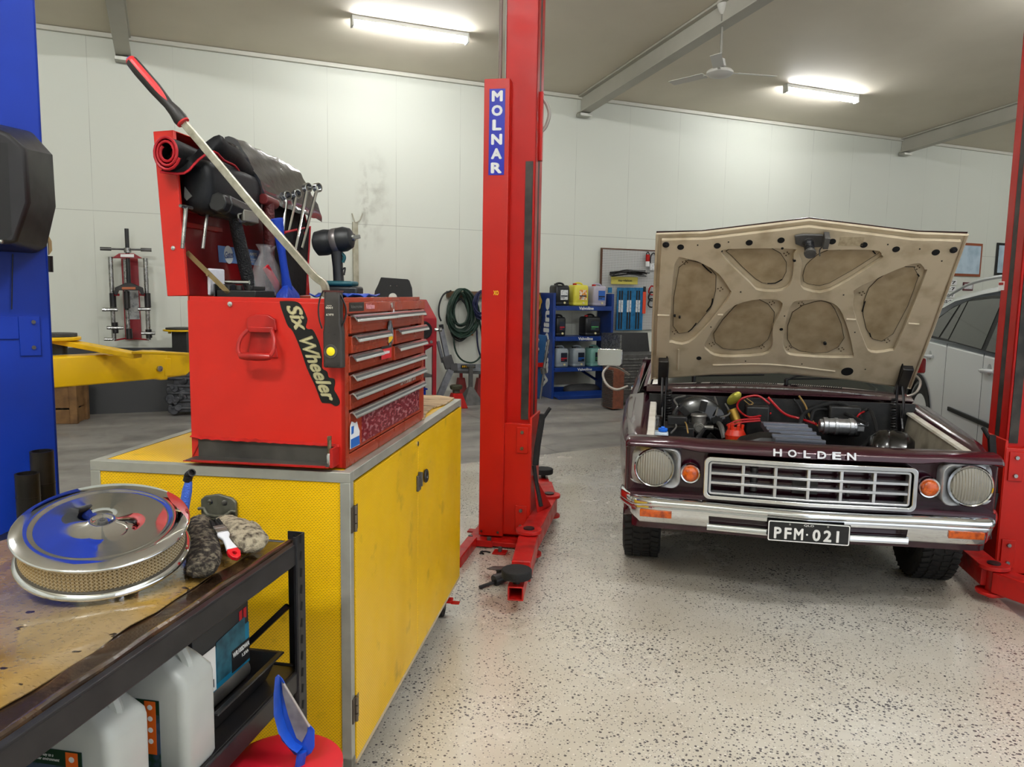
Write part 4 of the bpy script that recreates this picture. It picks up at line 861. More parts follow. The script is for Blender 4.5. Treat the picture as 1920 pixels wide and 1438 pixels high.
# grubby plastic label holder across the deep drawer
PLW=mat('scuffed_plastic','7c1d26',.25,coat=.4);n=NT(PLW);mp=n.n('Mapping',{0:n.tc.outputs['Object'],3:(1,14,40)});s1_=n.rng(n.noise(2.2,10,mp.outputs[0]),.48,.85)
n.set('Base Color',n.mix(n.math('MULTIPLY',s1_,.8),lin('7d1c28'),lin('d8b7b8')))
B().box(.0035,.005,q(675),L2-.09,.052,.132).out('label_sleeve',PLW,d9)
B().box(.006,.0072,q(748),q(776),.178,.200).out('torn_label',mat('torn_paper','b9a99c',.7,col2='7c5046',sc=60,mix=(.45,.55)),chest)
# stickers and badge
def sticker(name,y0,y1,z0,z1,m,x=.0055): return B().box(x,x+.0008,y0,y1,z0,z1).out(name,m,chest)
s_=sticker('badge',q(652),q(680),zl+.006,zl+.032,mat('badge_black','161616',.3),.004)
text('badge_text','kincrome',mat('badge_silver','8e8e8c',.35,.6),s_,(.0052,(q(654)+q(678))/2,zl+.02),(0,1,0),(0,0,1),.010,.10,ex=.0006)
text('sticker_text','Nolathane',mat('pink_print','e8a0a8',.4),chest,(.0048,(q(681)+q(702))/2,zl+.019),(0,1,0),(0,0,1),.018,.085,ex=.0008,fat=.05)
s_=sticker('sticker',q(709),q(728),.290,.324,mat('sticker_red','cf2a33',.35),.010)
B().box(.0108,.0114,q(709),q(728),.324,.333).out('sticker_band',HBK,s_)
text('sticker_text','Nolathane',WHT,s_,(.0112,(q(710)+q(727))/2,.312),(0,1,0),(0,0,1),.012,.07,ex=.0005,fat=.04)
GRS=mat('sticker_grey','6f757c',.4,col2='2d3035',sc=60,mix=(.45,.55))
pts=[(722,603),(727,600),(730,612),(731,625),(731,636),(728,645),(724,648),(721,640),(722,628),(721,615)]
s_=B().prism([V((.0115,tp(a,b_).y,tp(a,b_).z)) for a,b_ in pts],(.0008,0,0)).out('sticker',GRS,chest)
s_['label']='grey and yellow cut-out sticker'
pts=[(722,632),(729,628),(730,634),(726,640),(722,643)];B().prism([V((.0125,tp(a,b_).y,tp(a,b_).z)) for a,b_ in pts],(.0004,0,0)).out('sticker_patch',mat('sticker_yellow','e3b61e',.4),s_)
pts=[(653,800),(656,790),(662,793),(666,790),(668,800),(671,808),(670,822),(671,833),(653,842)]
s_=B().prism([V((.0052,tp(a,b_).y,tp(a,b_).z)) for a,b_ in pts],(.0008,0,0)).out('sticker',mat('sticker_white','e3e6ea',.4),chest)
pts=[(654,824),(670,816),(671,832),(654,841)];B().prism([V((.0061,tp(a,b_).y,tp(a,b_).z)) for a,b_ in pts],(.0004,0,0)).out('sticker_patch',mat('sticker_blue','1f62b8',.4),s_)
pts=[(655,800),(660,798),(659,812),(655,815)];B().prism([V((.0061,tp(a,b_).y,tp(a,b_).z)) for a,b_ in pts],(.0004,0,0)).out('sticker_patch',mat('sticker_blue','1f62b8',.4),s_)
lk=tp(731,572);B().cyl((.004,lk.y,lk.z),(.008,lk.y,lk.z),.009,n=16).out('lock',CHR,chest)
k_=B().box(.008,.016,lk.y-.001,lk.y+.001,lk.z-.012,lk.z+.012);k_.tube([(.014,lk.y+.006*math.cos(a),lk.z-.022+.010*math.sin(a)) for a in[k*2*PI/12 for k in range(12)]],.0012,5,closed=True,sp=1);k_.out('key',CHR,chest)
a=ts(432,570);B().lathe([(.008,0),(.007,.004),(.001,.006)],16,(a.x,0,a.z),(0,-1,0)).out('rivet',CHR,chest)
# side drop handle
a,c=ts(463,590),ts(522,615);cxh=(a.x+c.x)/2
hr=mat('handle_red','a8201c',.32,col2='8c1915',sc=20)
top=ts(490,589).z
h=B().prism([(cxh-.044,-.012,top-.045),(cxh-.042,-.012,top-.012),(cxh-.02,-.010,top-.001),(cxh+.02,-.010,top-.001),(cxh+.042,-.012,top-.014),(cxh+.046,-.012,top-.045)],(0,.012,0)).box(cxh-.038,cxh+.04,-.02,-.0,top-.052,top-.036).prism([(cxh-.036,-.004,top-.05),(cxh+.036,-.004,top-.05),(cxh+.046,-.004,top-.125),(cxh-.046,-.004,top-.125)],(0,.004,0)).out('side_handle',hr,chest,bev=.004)
B().tube([(cxh-.036,-.02,top-.045),(cxh-.052,-.034,top-.07),(cxh-.054,-.045,top-.10),(cxh-.044,-.05,top-.118)],.006,8).tube([(cxh+.036,-.02,top-.045),(cxh+.050,-.034,top-.07),(cxh+.052,-.045,top-.10),(cxh+.042,-.05,top-.118)],.006,8).out('bail',hr,h)
B().lathe([(.008,-.046),(.011,-.03),(.0125,0),(.011,.03),(.008,.046)],16,(cxh,-.051,top-.118),(1,0,0)).out('grip',hr,h)
# magnetic tray low on the side
a,c=ts(360,826),ts(636,835);zt0=.078;x0,x1=a.x,c.x
g_=[(x0,zt0+.0)]+[(x0+.02+(x1-x0-.05)*k/36,zt0-.0-.004*abs(math.sin(k*PI/3.2))-.005*k/36) for k in range(37)]+[(x1,zt0-.010)]
tr=B().sheet([[(x,-.001,z) for x,z in g_],[(x+(.004 if i else 0),-.012,z-.003-.004*abs(math.sin(i*1.0))) for i,(x,z) in enumerate(g_)]],(0,0,.0015)).box(x0+.005,x1-.01,-.06,-.001,.012,.0145).box(x1-.008,x1,-.055,-.001,.012,zt0-.012).prism([(x0+.0,-.001,.014),(x0+.03,-.001,zt0-.004),(x0+.03,-.003,zt0-.004),(x0,-.003,.014)],(.003,-.0,0)).box(x0+.03,x1-.02,-.062,-.058,.012,.018).out('tray',hr,chest)
B().box(x0+.022,x1-.010,-.004,-.001,.014,zt0-.008).box(x0+.012,x1-.012,-.058,-.002,.0145,.0165).out('tray_liner',mat('tray_grey','55524d',.5,.5,col2='3a3835',sc=8),tr)
# Six Wheeler sticker
def s4(x,y): return ts(340+x/3.692,530+y/3.692)
bk_=[(683,140),(700,127),(790,130),(830,155),(868,235),(872,265),(862,305),(880,322),(910,325),(940,380),(962,440),(975,520),(975,590),(1010,615),(1022,655),(1058,665),(1065,695),(1058,740),(1078,775),(1098,820),(1092,845),(1065,853),(1035,835),(990,832),(968,820),(930,720),(870,590),(830,470),(775,340),(740,300),(715,240)]
sk=B().prism([(p.x,-.0016,p.z) for p in spline([s4(*p) for p in bk_],3,True)],(0,.0012,0)).out('sticker',mat('sticker_black','111312',.35),chest,sm=0);sk['label']='black and gold slanted lettering sticker'
GO=mat('gold_print','cfc79a',.3,.3);n=NT(GO);x=n.n('SeparateXYZ',{0:n.tc.outputs['Object']})
A_,E_=s4(765,160),s4(1025,815);dv=(E_-A_);dv.y=0
up=V((1,0,.0))
for body,f0,f1 in(('Six',.0,.255),('Wheeler',.31,1.)):
    c0=A_.lerp(E_,(f0+f1)/2);
    text('sticker_lettering',body,GO,sk,(c0.x+.004,-.0018,c0.z),(dv.x,0,dv.z),(1,0,.0),.046,dv.length*(f1-f0),ex=.0009,fat=.055)
# open lid, leaning back from the hinge side
a=ts(325,245);LT_=-(a.x+W2)/(a.z-H2) ;LA=math.atan(LT_) if LT_>0 else .1
LM=M.Translation((-W2+.0,0,H2+.002))@M.Rotation(-LA,4,'Y');LH=(a.z-H2)/math.cos(LA)
if DEBUG: print('LID',a,LA,LH)
lid=bpy.data.objects.new('lid',None)
LR=mat('lid_inner','8e1216',.3,coat=.3,col2='6d0d11',sc=4)
lid=B().box(-.062,-.059,0,L2,0,LH).box(-.062,0,0,.003,0,LH).box(-.062,0,L2-.003,L2,0,LH).box(-.062,.0,0,L2,LH-.003,LH).box(-.012,0,.003,.014,.0,LH).out('lid',TR,chest,bev=.003,loc=LM)
B().box(-.0585,-.057,.004,L2-.004,.002,LH-.004).out('lid_lining',LR,lid)
def lq(px,py,x=-.05): # pixel on the lid's inner side
    Lw=TM@LM;return Lw.inverted()@onp(px,py,*plane(Lw,(x,0,0),(1,0,0)))
def lid_part(b,name,m,par=None,**k): return b.out(name,m,par or lid,**k)
lr=lq(325,467,0);B().lathe([(.007,0),(.006,.003),(.001,.005)],14,(-.03,0,lq(325,467).z),(0,-1,0)).out('rivet',CHR,lid)
for z in(.245,.20): B().box(-.057,-.047,.05,.33,z*LH/.45,z*LH/.45+.016).out('lid_rail',hr,lid,bev=.002)
# Gates sign inside the lid
a,c=lq(409,460,-.054),lq(490,498,-.054)
sg=B().box(-.056,-.0545,a.y,a.y+.30,min(a.z,c.z)-.0,a.z).out('lid_sign',mat('sign_paleblue','6f8fc4',.4),lid)
hz=a.z-min(a.z,c.z)
B().lathe([(.03,0),(.03,.001)],28,(-.0542,a.y+.065,a.z-hz/2),(1,0,0),sy=1.0).out('sign_disc',WHT,sg)
text('sign_text','Gates',mat('script_blue','33508c',.4),sg,(-.052,a.y+.065,a.z-hz/2),(0,1,.1),(0,0,1),.022,.06,ex=.0006,shear=.3)
text('sign_text','HOSE CLAMPS',WHT,sg,(-.0540,a.y+.20,a.z-hz*.3),(0,1,0),(0,0,1),.012,.15,ex=.0006,fat=.05)
text('sign_text','FOR THE PLATED CLAMP\nHIGH PERFORMANCE',WHT,sg,(-.0540,a.y+.20,a.z-hz*.72),(0,1,0),(0,0,1),.016,.13,ex=.0004)
# lid stay
a,c=ts(346,475,.03),ts(425,552,.03)
B().prism([V((p.x,.03,p.z)) for p in(a,a+V((.012,0,.008)),c+V((.012,0,.008)),c)],(0,.003,0)).lathe([(.005,0),(.004,.003)],10,(a.lerp(c,.55).x,.03,a.lerp(c,.55).z+.003),(0,-1,0)).out('lid_stay',mat('brass_dull','8d7a55',.4,.6),chest)
# ---------- things in and on the chest (placed in the chest frame) ----------
def tt(name,label,cat,group=None): return thing(name,label,cat,TM,group)
WRAP=mat('wrap_black','0d0e10',.6,spec=.2,col2='0b0c0d',sc=6,bump=.1,bsc=40);TRIM=mat('red_trim','a80f1d',.5)
# rolled tool wrap along the top of the lid
T=tt('tool_roll','black canvas tool roll with red edging laid along the top of the open lid','tool roll')
c0=ts(313,287,-.045)
def spir(y,sx=1.,dz=0,turns=2.6):
    o=[]
    for k in range(46):
        t=k/45;a=t*turns*2*PI+2.2;r=(.020+.029*t)*sx
        o.append(V((c0.x+r*math.cos(a)*.82+(.0),y,c0.z+dz+r*math.sin(a))))
    return o
ys_=[-.045,.0,.08,.2,.34];g=[spir(y,1.-.25*max(0,y)/.34,-.012*max(0,y)/.34) for y in ys_]
B().sheet(g,(0,0,.0035)).out('rolled_sheet',WRAP,T,sm=60)
B().tube([p+V((0,-.002,.0018)) for p in g[0]],.0042,6,sp=1).out('edging',TRIM,T)
e=g[-1][-1];s0=g[0][-1]
fl=[ts(x,y_,yy) for x,y_,yy in((300,322,-.045),(345,325,-.02),(372,300,.0),(400,283,.03),(420,300,.1),(440,310,.2),(455,330,.3),(480,352,.4))]
up_=[V((p.x+.0,p.y+.03,p.z+.05)) for p in fl]
rows=[up_,[a.lerp(b_,.5)+V((.012,0,0)) for a,b_ in zip(up_,fl)],fl]
rows=[spline(r,3) for r in rows]
B().sheet(rows,(.003,0,.001)).out('loose_flap',WRAP,T,sm=60)
B().tube(rows[2],.0035,6,sp=1).out('edging',TRIM,T)
# hanging neoprene pouch
T=tt('kneeling_pouch','plump black padded pouch with a sewn seam hanging inside the top of the lid','pouch')
def bagring(y,k): 
    a=ts(338,352,y);pts=[]
    for i in range(20):
        t=2*PI*i/20;cx_,cz_=math.cos(t),math.sin(t);sq=(abs(cx_)**3+abs(cz_)**3)**(-1/3)
        pts.append(V((-.46+.050*cx_*sq*k,y,BZ-.006+.080*cz_*sq*k)))
    return pts
BZ=ts(345,345,.05).z
B().loft([bagring(y,k) for y,k in((.03,.55),(.04,.85),(.06,.97),(.16,1.0),(.30,1.0),(.36,.95),(.385,.7),(.39,.4))]).out('padded_body',mat('neoprene','101216',.5,spec=.25,bump=.05,bsc=300),T,sm=60)
B().tube([p for p in bagring(.10,1.012)][8:20],.0016,5,sp=2).out('seam',mat('seam_black','060607',.6),T)
B().prism([ts(346,350,.028),ts(360,368,.028),ts(350,376,.028),ts(345,370,.028)],(0,.002,0)).out('grey_tab',mat('tab_grey','5d5f5d',.5),T)
# shiny vinyl rolled cover
T=tt('vinyl_cover','shiny grey-black vinyl cover folded over the far top of the lid','vinyl cover')
VI=mat('vinyl','2b2c30',.16,coat=.7,bump=.35,bsc=14)
g=[]
for i in range(16):
    y=.36+.50*i/15;r=[]
    for j in range(14):
        t=j/13
        x_=-.535+.14*t+.003*math.sin(j*1.9+i*.8);z_=(H2+LH)-.0+.052-.26*max(0,t-.25)**1.15-.03*(1-t)*0+.003*math.sin(i*1.7+j*1.3)-.10*(i/15)*0
        r.append((x_,y,z_-.02*(i/15)))
    g.append(r)
VZ=0
B().sheet(g,(.0,0,-.02)).out('cover',VI,T,sm=60)
# tools against the lid
def tl(px,py,x=-.40): return tp(px,py,x)
T=tt('sledge_hammer','club hammer with a black knurled grip standing head up inside the lid','hammer')
a,b_=tl(437,398),tl(472,556)
B().tube([a,a.lerp(b_,.3),a.lerp(b_,.7)+V((0,.0,0)),b_],lambda t:.017+.004*math.sin(t*3),12,sp=3).out('grip',mat('grip_black','16171a',.6,bump=.9,bsc=220),T,sm=60)
hd=tl(432,392);B().cyl(hd+V((0,-.08,.012)),hd+V((0,.14,-.01)),.030,n=8).cyl(hd+V((0,-.05,.01)),hd+V((0,.11,-.008)),.034,n=8).out('head',BLK,T,bev=.004)
B().tube([tl(x,y,-.375) for x,y in((446,402),(462,398),(464,412),(450,415))],.004,6,closed=True,sp=2).out('wire_tie',STEEL,T)
a=tl(455,392,-.37);B().box(-.376,-.366,a.y-.0,a.y+.10,a.z-.035,a.z).out('buckle',mat('buckle_silver','8d8a80',.35,.6),T,bev=.003)
T=tt('ball_hammer','hammer with a dark red ribbed grip standing between the black and blue handles','hammer')
a,b_=tl(503,380),tl(505,500)
B().tube([a,a.lerp(b_,.15),a.lerp(b_,.5),b_,b_+V((0,.02,-.10))],lambda t:.020-.005*abs(t-.3),12,sp=3).out('grip',mat('grip_red','4a1214',.5,bump=.7,bsc=80),T,sm=60)
B().cyl(a+V((-.0,-.04,.008)),a+V((.0,.05,.0)),.018).out('head',mat('maroon_head','5a1719',.4),T,bev=.003)
T=tt('dead_blow_hammer','bright blue plastic hammer handle rising beside the wrench pouch','hammer')
a,b_=tl(519,410,-.33),tl(540,552,-.33)
B().tube([a,a.lerp(b_,.3),a.lerp(b_,.75),b_],lambda t:.017+.004*math.cos(t*6),12,sp=3,flat=.6).out('handle',mat('tool_blue','1238a0',.4,bump=.2,bsc=90),T,sm=60)
B().loft([[b_+V((x*.02*k,y*.05*k,z)) for x,y in((-1,-1),(1,-1),(1,1),(-1,1))] for k,z in((.4,.03),(1,.0),(1.1,-.02))]).out('foot',MATS['tool_blue'],T,bev=.003)
# wrench pouch with wrenches
T=tt('wrench_pouch','black canvas wrench pouch with red binding at the far end of the lid','pouch')
q=[tl(533,436,-.37),tl(581,425,-.37),tl(574,553,-.37),tl(545,556,-.37),tl(530,500,-.37)]
B().prism(q,(-.012,0,0)).out('pocket',WRAP,T,bev=.003);B().tube([q[0],q[1],q[2]],.0048,6,sp=1).out('binding',TRIM,T)
q=[tl(503,378,-.45),tl(560,362,-.45),tl(578,432,-.45),tl(574,552,-.45),tl(520,556,-.45)]
B().prism(q,(-.006,0,0)).out('back_sheet',WRAP,T);B().tube([q[1],q[2]],.0048,6,sp=1).out('binding',TRIM,T)
B().tube([tl(498,500,-.36),tl(516,530,-.36),tl(528,552,-.36)],.012,6,flat=.3).out('strap',mat('strap_red','c01826',.5),T)
labs=['combination wrench standing nearest the blue hammer handle, darkest of the four','second combination wrench, its ring below the vinyl cover edge','shorter of the two bright ring wrenches rising clear of the lid','tallest bright ring wrench, rising clear of the lid at the far end']
for (x0,y0,x1,y1,xx),lb in zip(((537,367,530,432,-.40),(556,364,541,432,-.40),(576,352,561,428,-.36),(595,352,576,424,-.35)),labs):
    w=tt('ring_wrench',lb,'wrench','wrenches in the pouch');a,b_=tl(x0,y0,xx),tl(x1,y1,xx);d=(a-b_).normalized();e_=b_-d*.10
    B().tube([e_,b_,a.lerp(b_,.1)],.006,8,sp=1,flat=1.3).out('shank',CHR,w)
    n_=V((1,-.45,.1)).normalized();B().lathe([(.0125,-.009),(.0175,-.009),(.0175,.009),(.0125,.009)],20,a,n_,cap=False).lathe([(.0125,-.009),(.0125,.009)],12,a,n_,cap=False).out('ring',CHR,w,bev=.001)
# T bars on the lid rails
for k,((x0,y0),(x1,y1)) in enumerate((((349,388),(342,466)),((389,392),(380,466)))):
    w=tt('hex_bar','steel bar hanging from the lid rails, '+('nearer the hinge rivet' if k==0 else 'further from the hinge rivet'),'bar','steel bars on the lid rails');a,b_=tl(x0,y0,-.455),tl(x1,y1,-.455)
    B().cyl(a,b_,.0055,n=8).cyl(a+V((.0,-.03,.0)),a+V((.0,.03,0)),.005,n=8).out('bar',STEEL,w)
# clear bag, paper, socket rail, blue glove
T=tag(B().loft([[V((-.38+.03*math.cos(t)*k,tl(500,520,-.38).y+.07*math.sin(t)*k*1.2,z)) for t in[2*PI*i/10 for i in range(10)]] for z,k in((.492,1.),(.54,1.15),(.59,.9),(.63,.45),(.655,.75))],cap=False).out('plastic_bag',mat('clear_bag','d9d9d9',.15,alpha=.22,coat=.5,bump=.6,bsc=35),sm=60),'crumpled clear plastic bag below the hammer grips','bag');T.matrix_world=TM
T=tag(B().box(-.44,-.43,.05,.14,.49,.57).out('shop_rag',mat('rag_white','d8d8e0',.9,bump=.4,bsc=50),bev=.004),'small white folded cloth beside the brass lid stay','cloth');T.matrix_world=TM
T=tt('socket_tray','black socket tray with a chrome bar at the near corner of the chest','socket tray')
B().box(-.40,-.28,.03,.16,.478,.507).box(-.41,-.405,.03,.16,.478,.525).box(-.31,-.30,.05,.14,.507,.52).out('tray',BLK,T,bev=.004)
for k in range(3): B().cyl((-.38+.035*k,.06,.507),(-.38+.035*k,.06,.522),.011).out('socket',BLKM,T,bev=.001)
B().cyl((-.385,.055,.531),(-.31,.055,.531),.006).out('bar',CHR,T)
T=tag(B().loft([[V((x,y+.02*math.sin(x*90),.487+.014*abs(math.sin(x*60+y*30))+.003)) for y in(.30,.34,.38,.42,.46)]for x in[-.22+.016*k for k in range(12)]],closed=False,cap=False).out('blue_glove',mat('nitrile_blue','1e3f9e',.45,bump=.3),sm=60),'crumpled blue glove lying on top of the red chest','glove');T.matrix_world=TM
m=T.modifiers.new('s','SOLIDIFY');m.thickness=.004
# inner top tray of the chest
B().box(-W2+.006,-.02,.006,L2-.006,.470,.474).out('top_tray',GRYP,chest)
# pry bar
T=tt('pry_bar','long steel pry bar with a red and black handle leaning across the open chest','pry bar')
def pb(x,y,yy): return ts(x,y,yy)
P=[pb(345,231,-.085),pb(400,296,-.07),pb(480,392,-.05),pb(548,470,-.03),pb(590,518,-.012),pb(608,533,-.004),pb(612,556,.012)]
def flatbar(P,w,h,name,m,T,ref=V((0,1,0))):
    r=[]
    for i,p in enumerate(P):
        t=((P[min(i+1,len(P)-1)]-P[max(i-1,0)])).normalized();u=ref-t*ref.dot(t);u.normalize();v=t.cross(u)
        r.append([p+u*a*h+v*b_*w for a,b_ in((-1,-1),(1,-1),(1,1),(-1,1))])
    return B().loft(r).out(name,m,T,bev=.0012)
flatbar(spline(P,4),.0100,.006,'blade',mat('worn_steel','d0ccbd',.3,.8,col2='aaa693',sc=40),T)
P=[pb(343,229,-.086),pb(338,223,-.087),pb(328,209,-.09),pb(316,196,-.092),pb(290,165,-.096),pb(262,133,-.102),pb(247,115,-.104),pb(243,111,-.105)]
rr=[.018,.0195,.0165,.0135,.0175,.0175,.016,.009];Ps=P
b=B();A=[]
for i,p in enumerate(Ps):
    t=(Ps[min(i+1,7)]-Ps[max(i-1,0)]).normalized();u=(V((0,1,0))-t*t.y).normalized();v=t.cross(u)
    A.append([p+(u*math.cos(q_)+v*math.sin(q_))*rr[i] for q_ in[2*PI*k/20 for k in range(20)]])
HBL=mat('handle_black','23211f',.5,col2='2b2826',sc=20);HRD=mat('handle_soft_red','c42a2d',.4)
hd=b.loft(A).out('handle',HBL,T,sm=50)
for ang in(-2.55,-.45,1.2):
    b=B();S=[]
    for i,tt_ in enumerate([k/16 for k in range(17)]):
        f=.44+.52*tt_;idx=f*7;i0=min(6,int(idx));fr0=idx-i0;c_=[A[i0][k].lerp(A[i0+1][k],fr0) for k in range(20)];ctr=sum(c_,V((0,0,0)))/20
        k0=(ang/(2*PI)*20)%20;wd=1.5*min(1,math.sqrt(max(0,tt_*6)))+ (4 if tt_>.93 else 0)
        row=[]
        for j in(-1,-.5,0,.5,1):
            kk=(k0+j*wd)%20;a_=c_[int(kk)%20].lerp(c_[(int(kk)+1)%20],kk%1);row.append(ctr+(a_-ctr)*1.035)
        S.append(row)
    b.loft(S,closed=False,cap=False);b.out('handle_stripe',HRD,hd,sm=60)
t=(P[0]-P[1]).normalized();B().lathe([(.0175,-.002),(.0185,.0),(.0175,.003),(.012,.004)],22,P[0],t).out('collar',HRD,hd)
t=(P[7]-P[6]).normalized();B().lathe([(.016,-.012),(.014,-.002),(.011,.001)],20,P[7],t).out('end_cap',HRD,hd)
B().lathe([(.011,.001),(.008,.004),(.001,.005)],16,P[7],t).out('strike_cap',CHR,hd)
# impact wrench standing on its battery
T=tt('impact_wrench','black cordless impact wrench standing on its battery on the red chest','impact wrench')
IY=.50
def iw(x,y,yy=IY): return ts(x,y,yy)
zb_=.476;a0=iw(590,458);a1=iw(671,444);ax=(a1-a0);ax.normalize()
TB_=mat('tool_body_black','15171a',.45,col2='1b1d20',sc=30);TEAL=mat('tool_teal','0d4a52',.5)
def P_(f,dz=0): p=a0.lerp(a1,f);return V((p.x,p.y,p.z+dz))
B().lathe([(.026,0),(.042,.010),(.045,.04),(.042,.058)],24,P_(0,-.0),(ax.x,ax.y,ax.z)).out('motor_housing',TB_,T)
L3=(a1-a0).length
B().lathe([(.041,L3*.42),(.043,L3*.45),(.043,L3*.55),(.041,L3*.57)],24,a0,ax).out('gear_collar',mat('collar_grey','6f6a69',.35,.6),T)
B().lathe([(.042,L3*.3),(.041,L3*.42)],24,a0,ax).lathe([(.042,L3*.56),(.043,L3*.70),(.034,L3*.84),(.022,L3*.88)],24,a0,ax).out('nose',TB_,T)
B().lathe([(.013,L3*.86),(.013,L3*.93),(.008,L3*.94)],18,a0,ax).box(-.006,.006,-.006,.006,0,.02,M.Translation(P_(.92))@V((0,0,1)).rotation_difference(ax).to_matrix().to_4x4()).out('anvil',STEEL,T)
b0=iw(631,465);b1=iw(635,525)
B().loft([[V((p.x+.017*k*math.cos(t),p.y+.022*math.sin(t),p.z)) for t in[2*PI*i/16 for i in range(16)]] for p,k in((b0+V((-.002,0,.0)),1.5),(b0.lerp(b1,.2),1.15),(b0.lerp(b1,.6),1.0),(b1,1.05),(b1+V((0,0,-.03)),1.5))]).out('grip',TB_,T,sm=50)
B().tube([iw(640,474),iw(646,482),iw(643,492)],.006,8).out('trigger',TEAL,T)
B().tube([iw(640,508),iw(647,502),iw(645,516)],.003,6).out('belt_hook',BLKM,T)
bz=iw(637,541);B().box(bz.x-.052,bz.x+.058,IY-.038,IY+.038,bz.z+.008,bz.z+.026).out('base',TEAL,T,bev=.008)
B().box(bz.x-.045,bz.x+.075,IY-.036,IY+.036,.4745,bz.z+.008).out('battery',TB_,T,bev=.008)
# black cap pad beside it
b=B();b.loft([[(bz.x+.075+.012*math.cos(t),IY+.0+.04*math.sin(t),z) for t in[2*PI*i/12 for i in range(12)]] for z in(.475,.49)]);b.out('battery_lug',TB_,T,bev=.003)
# inspection torch hung on the near corner
T=tt('inspection_torch','dark grey inspection torch with a yellow lamp hung on the near corner of the chest','torch')
a=ts(622,545,-.035);c=ts(624,690,-.035);TG=mat('torch_grey','34312e',.5,col2='2b2826',sc=12,rvar=.08)
wl=lambda f:.0235+.0 if f<.42 else(.0235+(.0045*min(1,(f-.42)/.12)))
R_=[]
for f in[0,.02,.2,.42,.48,.54,.7,.9,.985,1.]:
    p=a.lerp(c,f);w=wl(f)*(.92 if f in(0,1.) else 1);R_.append([(p.x+w*u,-.022+.014*v*(.85 if f in(0,1.) else 1),p.z) for u,v in((-1,-.7),(-.88,-1),(.88,-1),(1,-.7),(1,.9),(-1,.9))])
tb=B().loft(R_).out('torch_body',TG,T,bev=.0025,sm=40)
lp2=ts(620,659,-.037)
B().lathe([(.0195,0),(.019,.002),(.0165,.002),(.0155,-.001)],32,(lp2.x,-.0362,lp2.z),(0,-1,0)).out('lamp_ring',GRYP,T)
B().lathe([(.0125,-.001),(.012,.0018),(.008,.003),(.001,.0035)],28,(lp2.x,-.0365,lp2.z),(0,-1,0)).out('lamp_lens',mat('cob_yellow','e3d21c',.3,coat=.5,emit=.12),T)
b=B()
for x,y in((610,548),(632,549),(616,623),(627,627),(618,612),(614,687),(634,685)):
    p=ts(x,y,-.037);b.cyl((p.x,-.0368,p.z),(p.x,-.0352,p.z),.0022,n=8)
b.out('screw',BLKM,T)
for tx,px,py,w,hh in(('1000',617,577,.020,.0065),('lumens',617,573,.014,.003),('ELECT',618,590,.022,.0055)):
    p=ts(px,py,-.037);text('torch_text',tx,mat('torch_print','cfc9ba',.5),T,(p.x,-.0363,p.z),(-1,0,0),(0,0,-1),hh,w,ex=.0004,bold=.02)
P=[ts(x,y,-.03) for x,y in((606,545),(600,560),(597,580),(599,600),(604,616))];B().tube(P,.0022,6,flat=1.8).out('cord_loop',BLKM,T)
P=[ts(x,y,-.028) for x,y in((634,545),(642,560),(649,580),(646,600),(638,616))];B().tube(P,.0022,6,flat=1.8).out('cord_loop',BLKM,T)
B().box(a.x-.024,a.x+.024,-.036,-.006,a.z-.004,a.z+.001).box(a.x-.018,a.x+.018,-.012,.004,a.z-.006,a.z-.002).out('magnet_hook',mat('hook_maroon','4b1f1d',.4),T)
# extension socket standing on the tray
T=tt('socket_extension','short steel extension with a chrome socket standing on the side tray','socket')
p=ts(618,858,-.035);zz=.0167
B().lathe([(.0095,0),(.0095,.028),(.0065,.034)],20,(p.x,-.035,zz)).out('socket',CHR,T,bev=.0006)
B().lathe([(.0062,.034),(.0058,.060),(.0062,.072)],16,(p.x,-.035,zz)).box(p.x-.005,p.x+.005,-.040,-.030,zz+.072,zz+.083).out('extension',mat('old_steel','8b7d62',.4,.8,col2='5f5545',sc=60),T,bev=.0006)
# ---------- black backing disc beyond the chest ----------
pd=[(709,533),(714,520),(717,520),(764,523.5),(767,526),(772,540),(773,556),(772,575),(764,590),(716,590),(704,575),(701,556),(703,545)]
D_=4.3;P=[ony(x,y,D_) for x,y in pd];T=thing('backing_plate','black cut-off round plate with a pale centre showing above the red chest','plate')
B().prism(P,(0,.02,0)).out('plate',mat('plate_matt','0b0b0c',.6),T,bev=.003)
c_=ony(737,557,D_);B().cyl(c_-V((0,.012,0)),c_-V((0,-.002,0)),.022,n=20).out('hub',mat('hub_pale','b8b8b0',.5),T)
b=B()
for x,y in((732.5,535.5),(744,536)): c2=ony(x,y,D_);b.cyl(c2-V((0,.006,0)),c2,.003,n=8)
b.out('screw',STEEL,T)
B().box(c_.x-.02,c_.x+.02,D_+.02,D_+.06,0,c_.z+.03).box(c_.x-.2,c_.x+.2,D_-.1,D_+.25,0,.03).out('stand',BLKM,T)
# ---------- foreground bench ----------
BT=.90;BY=.178;g=onz(565,1014,BT);NM=fr((g.x,g.y,0),BY);NI=NM.inverted()
bench=thing('workbench','black slotted-steel workbench with an oily brown top in the near corner','workbench',NM)
def nb(px,py,z): return NI@onz(px,py,z)
BW,BL=.74,1.45
SB=mat('bench_black','1c1c1f',.42,.2,col2='29282a',sc=12)
TOPM=mat('oily_top','4a3a1c',.18,coat=.8);n=NT(TOPM)
mp=n.n('Mapping',{0:n.tc.outputs['Object'],2:(0,0,.4),3:(1.,.35,1)})
g1=n.noise(11,6,mp.outputs[0]);g2=n.noise(3.2,4);g3=n.noise(45,3)
c=n.mix(n.rng(g1,.35,.65),lin('a98745'),lin('7d602c'));c=n.mix(n.rng(g2,.5,.75,0,.5),c,lin('6b5228'));c=n.mix(n.math('MULTIPLY',n.rng(n.noise(2.1,3),.52,.62),.5),c,lin('8d8270'))
c=n.mix(n.rng(n.noise(26,2),.70,.72),c,lin('2a1c0c'));n.set('Base Color',c)
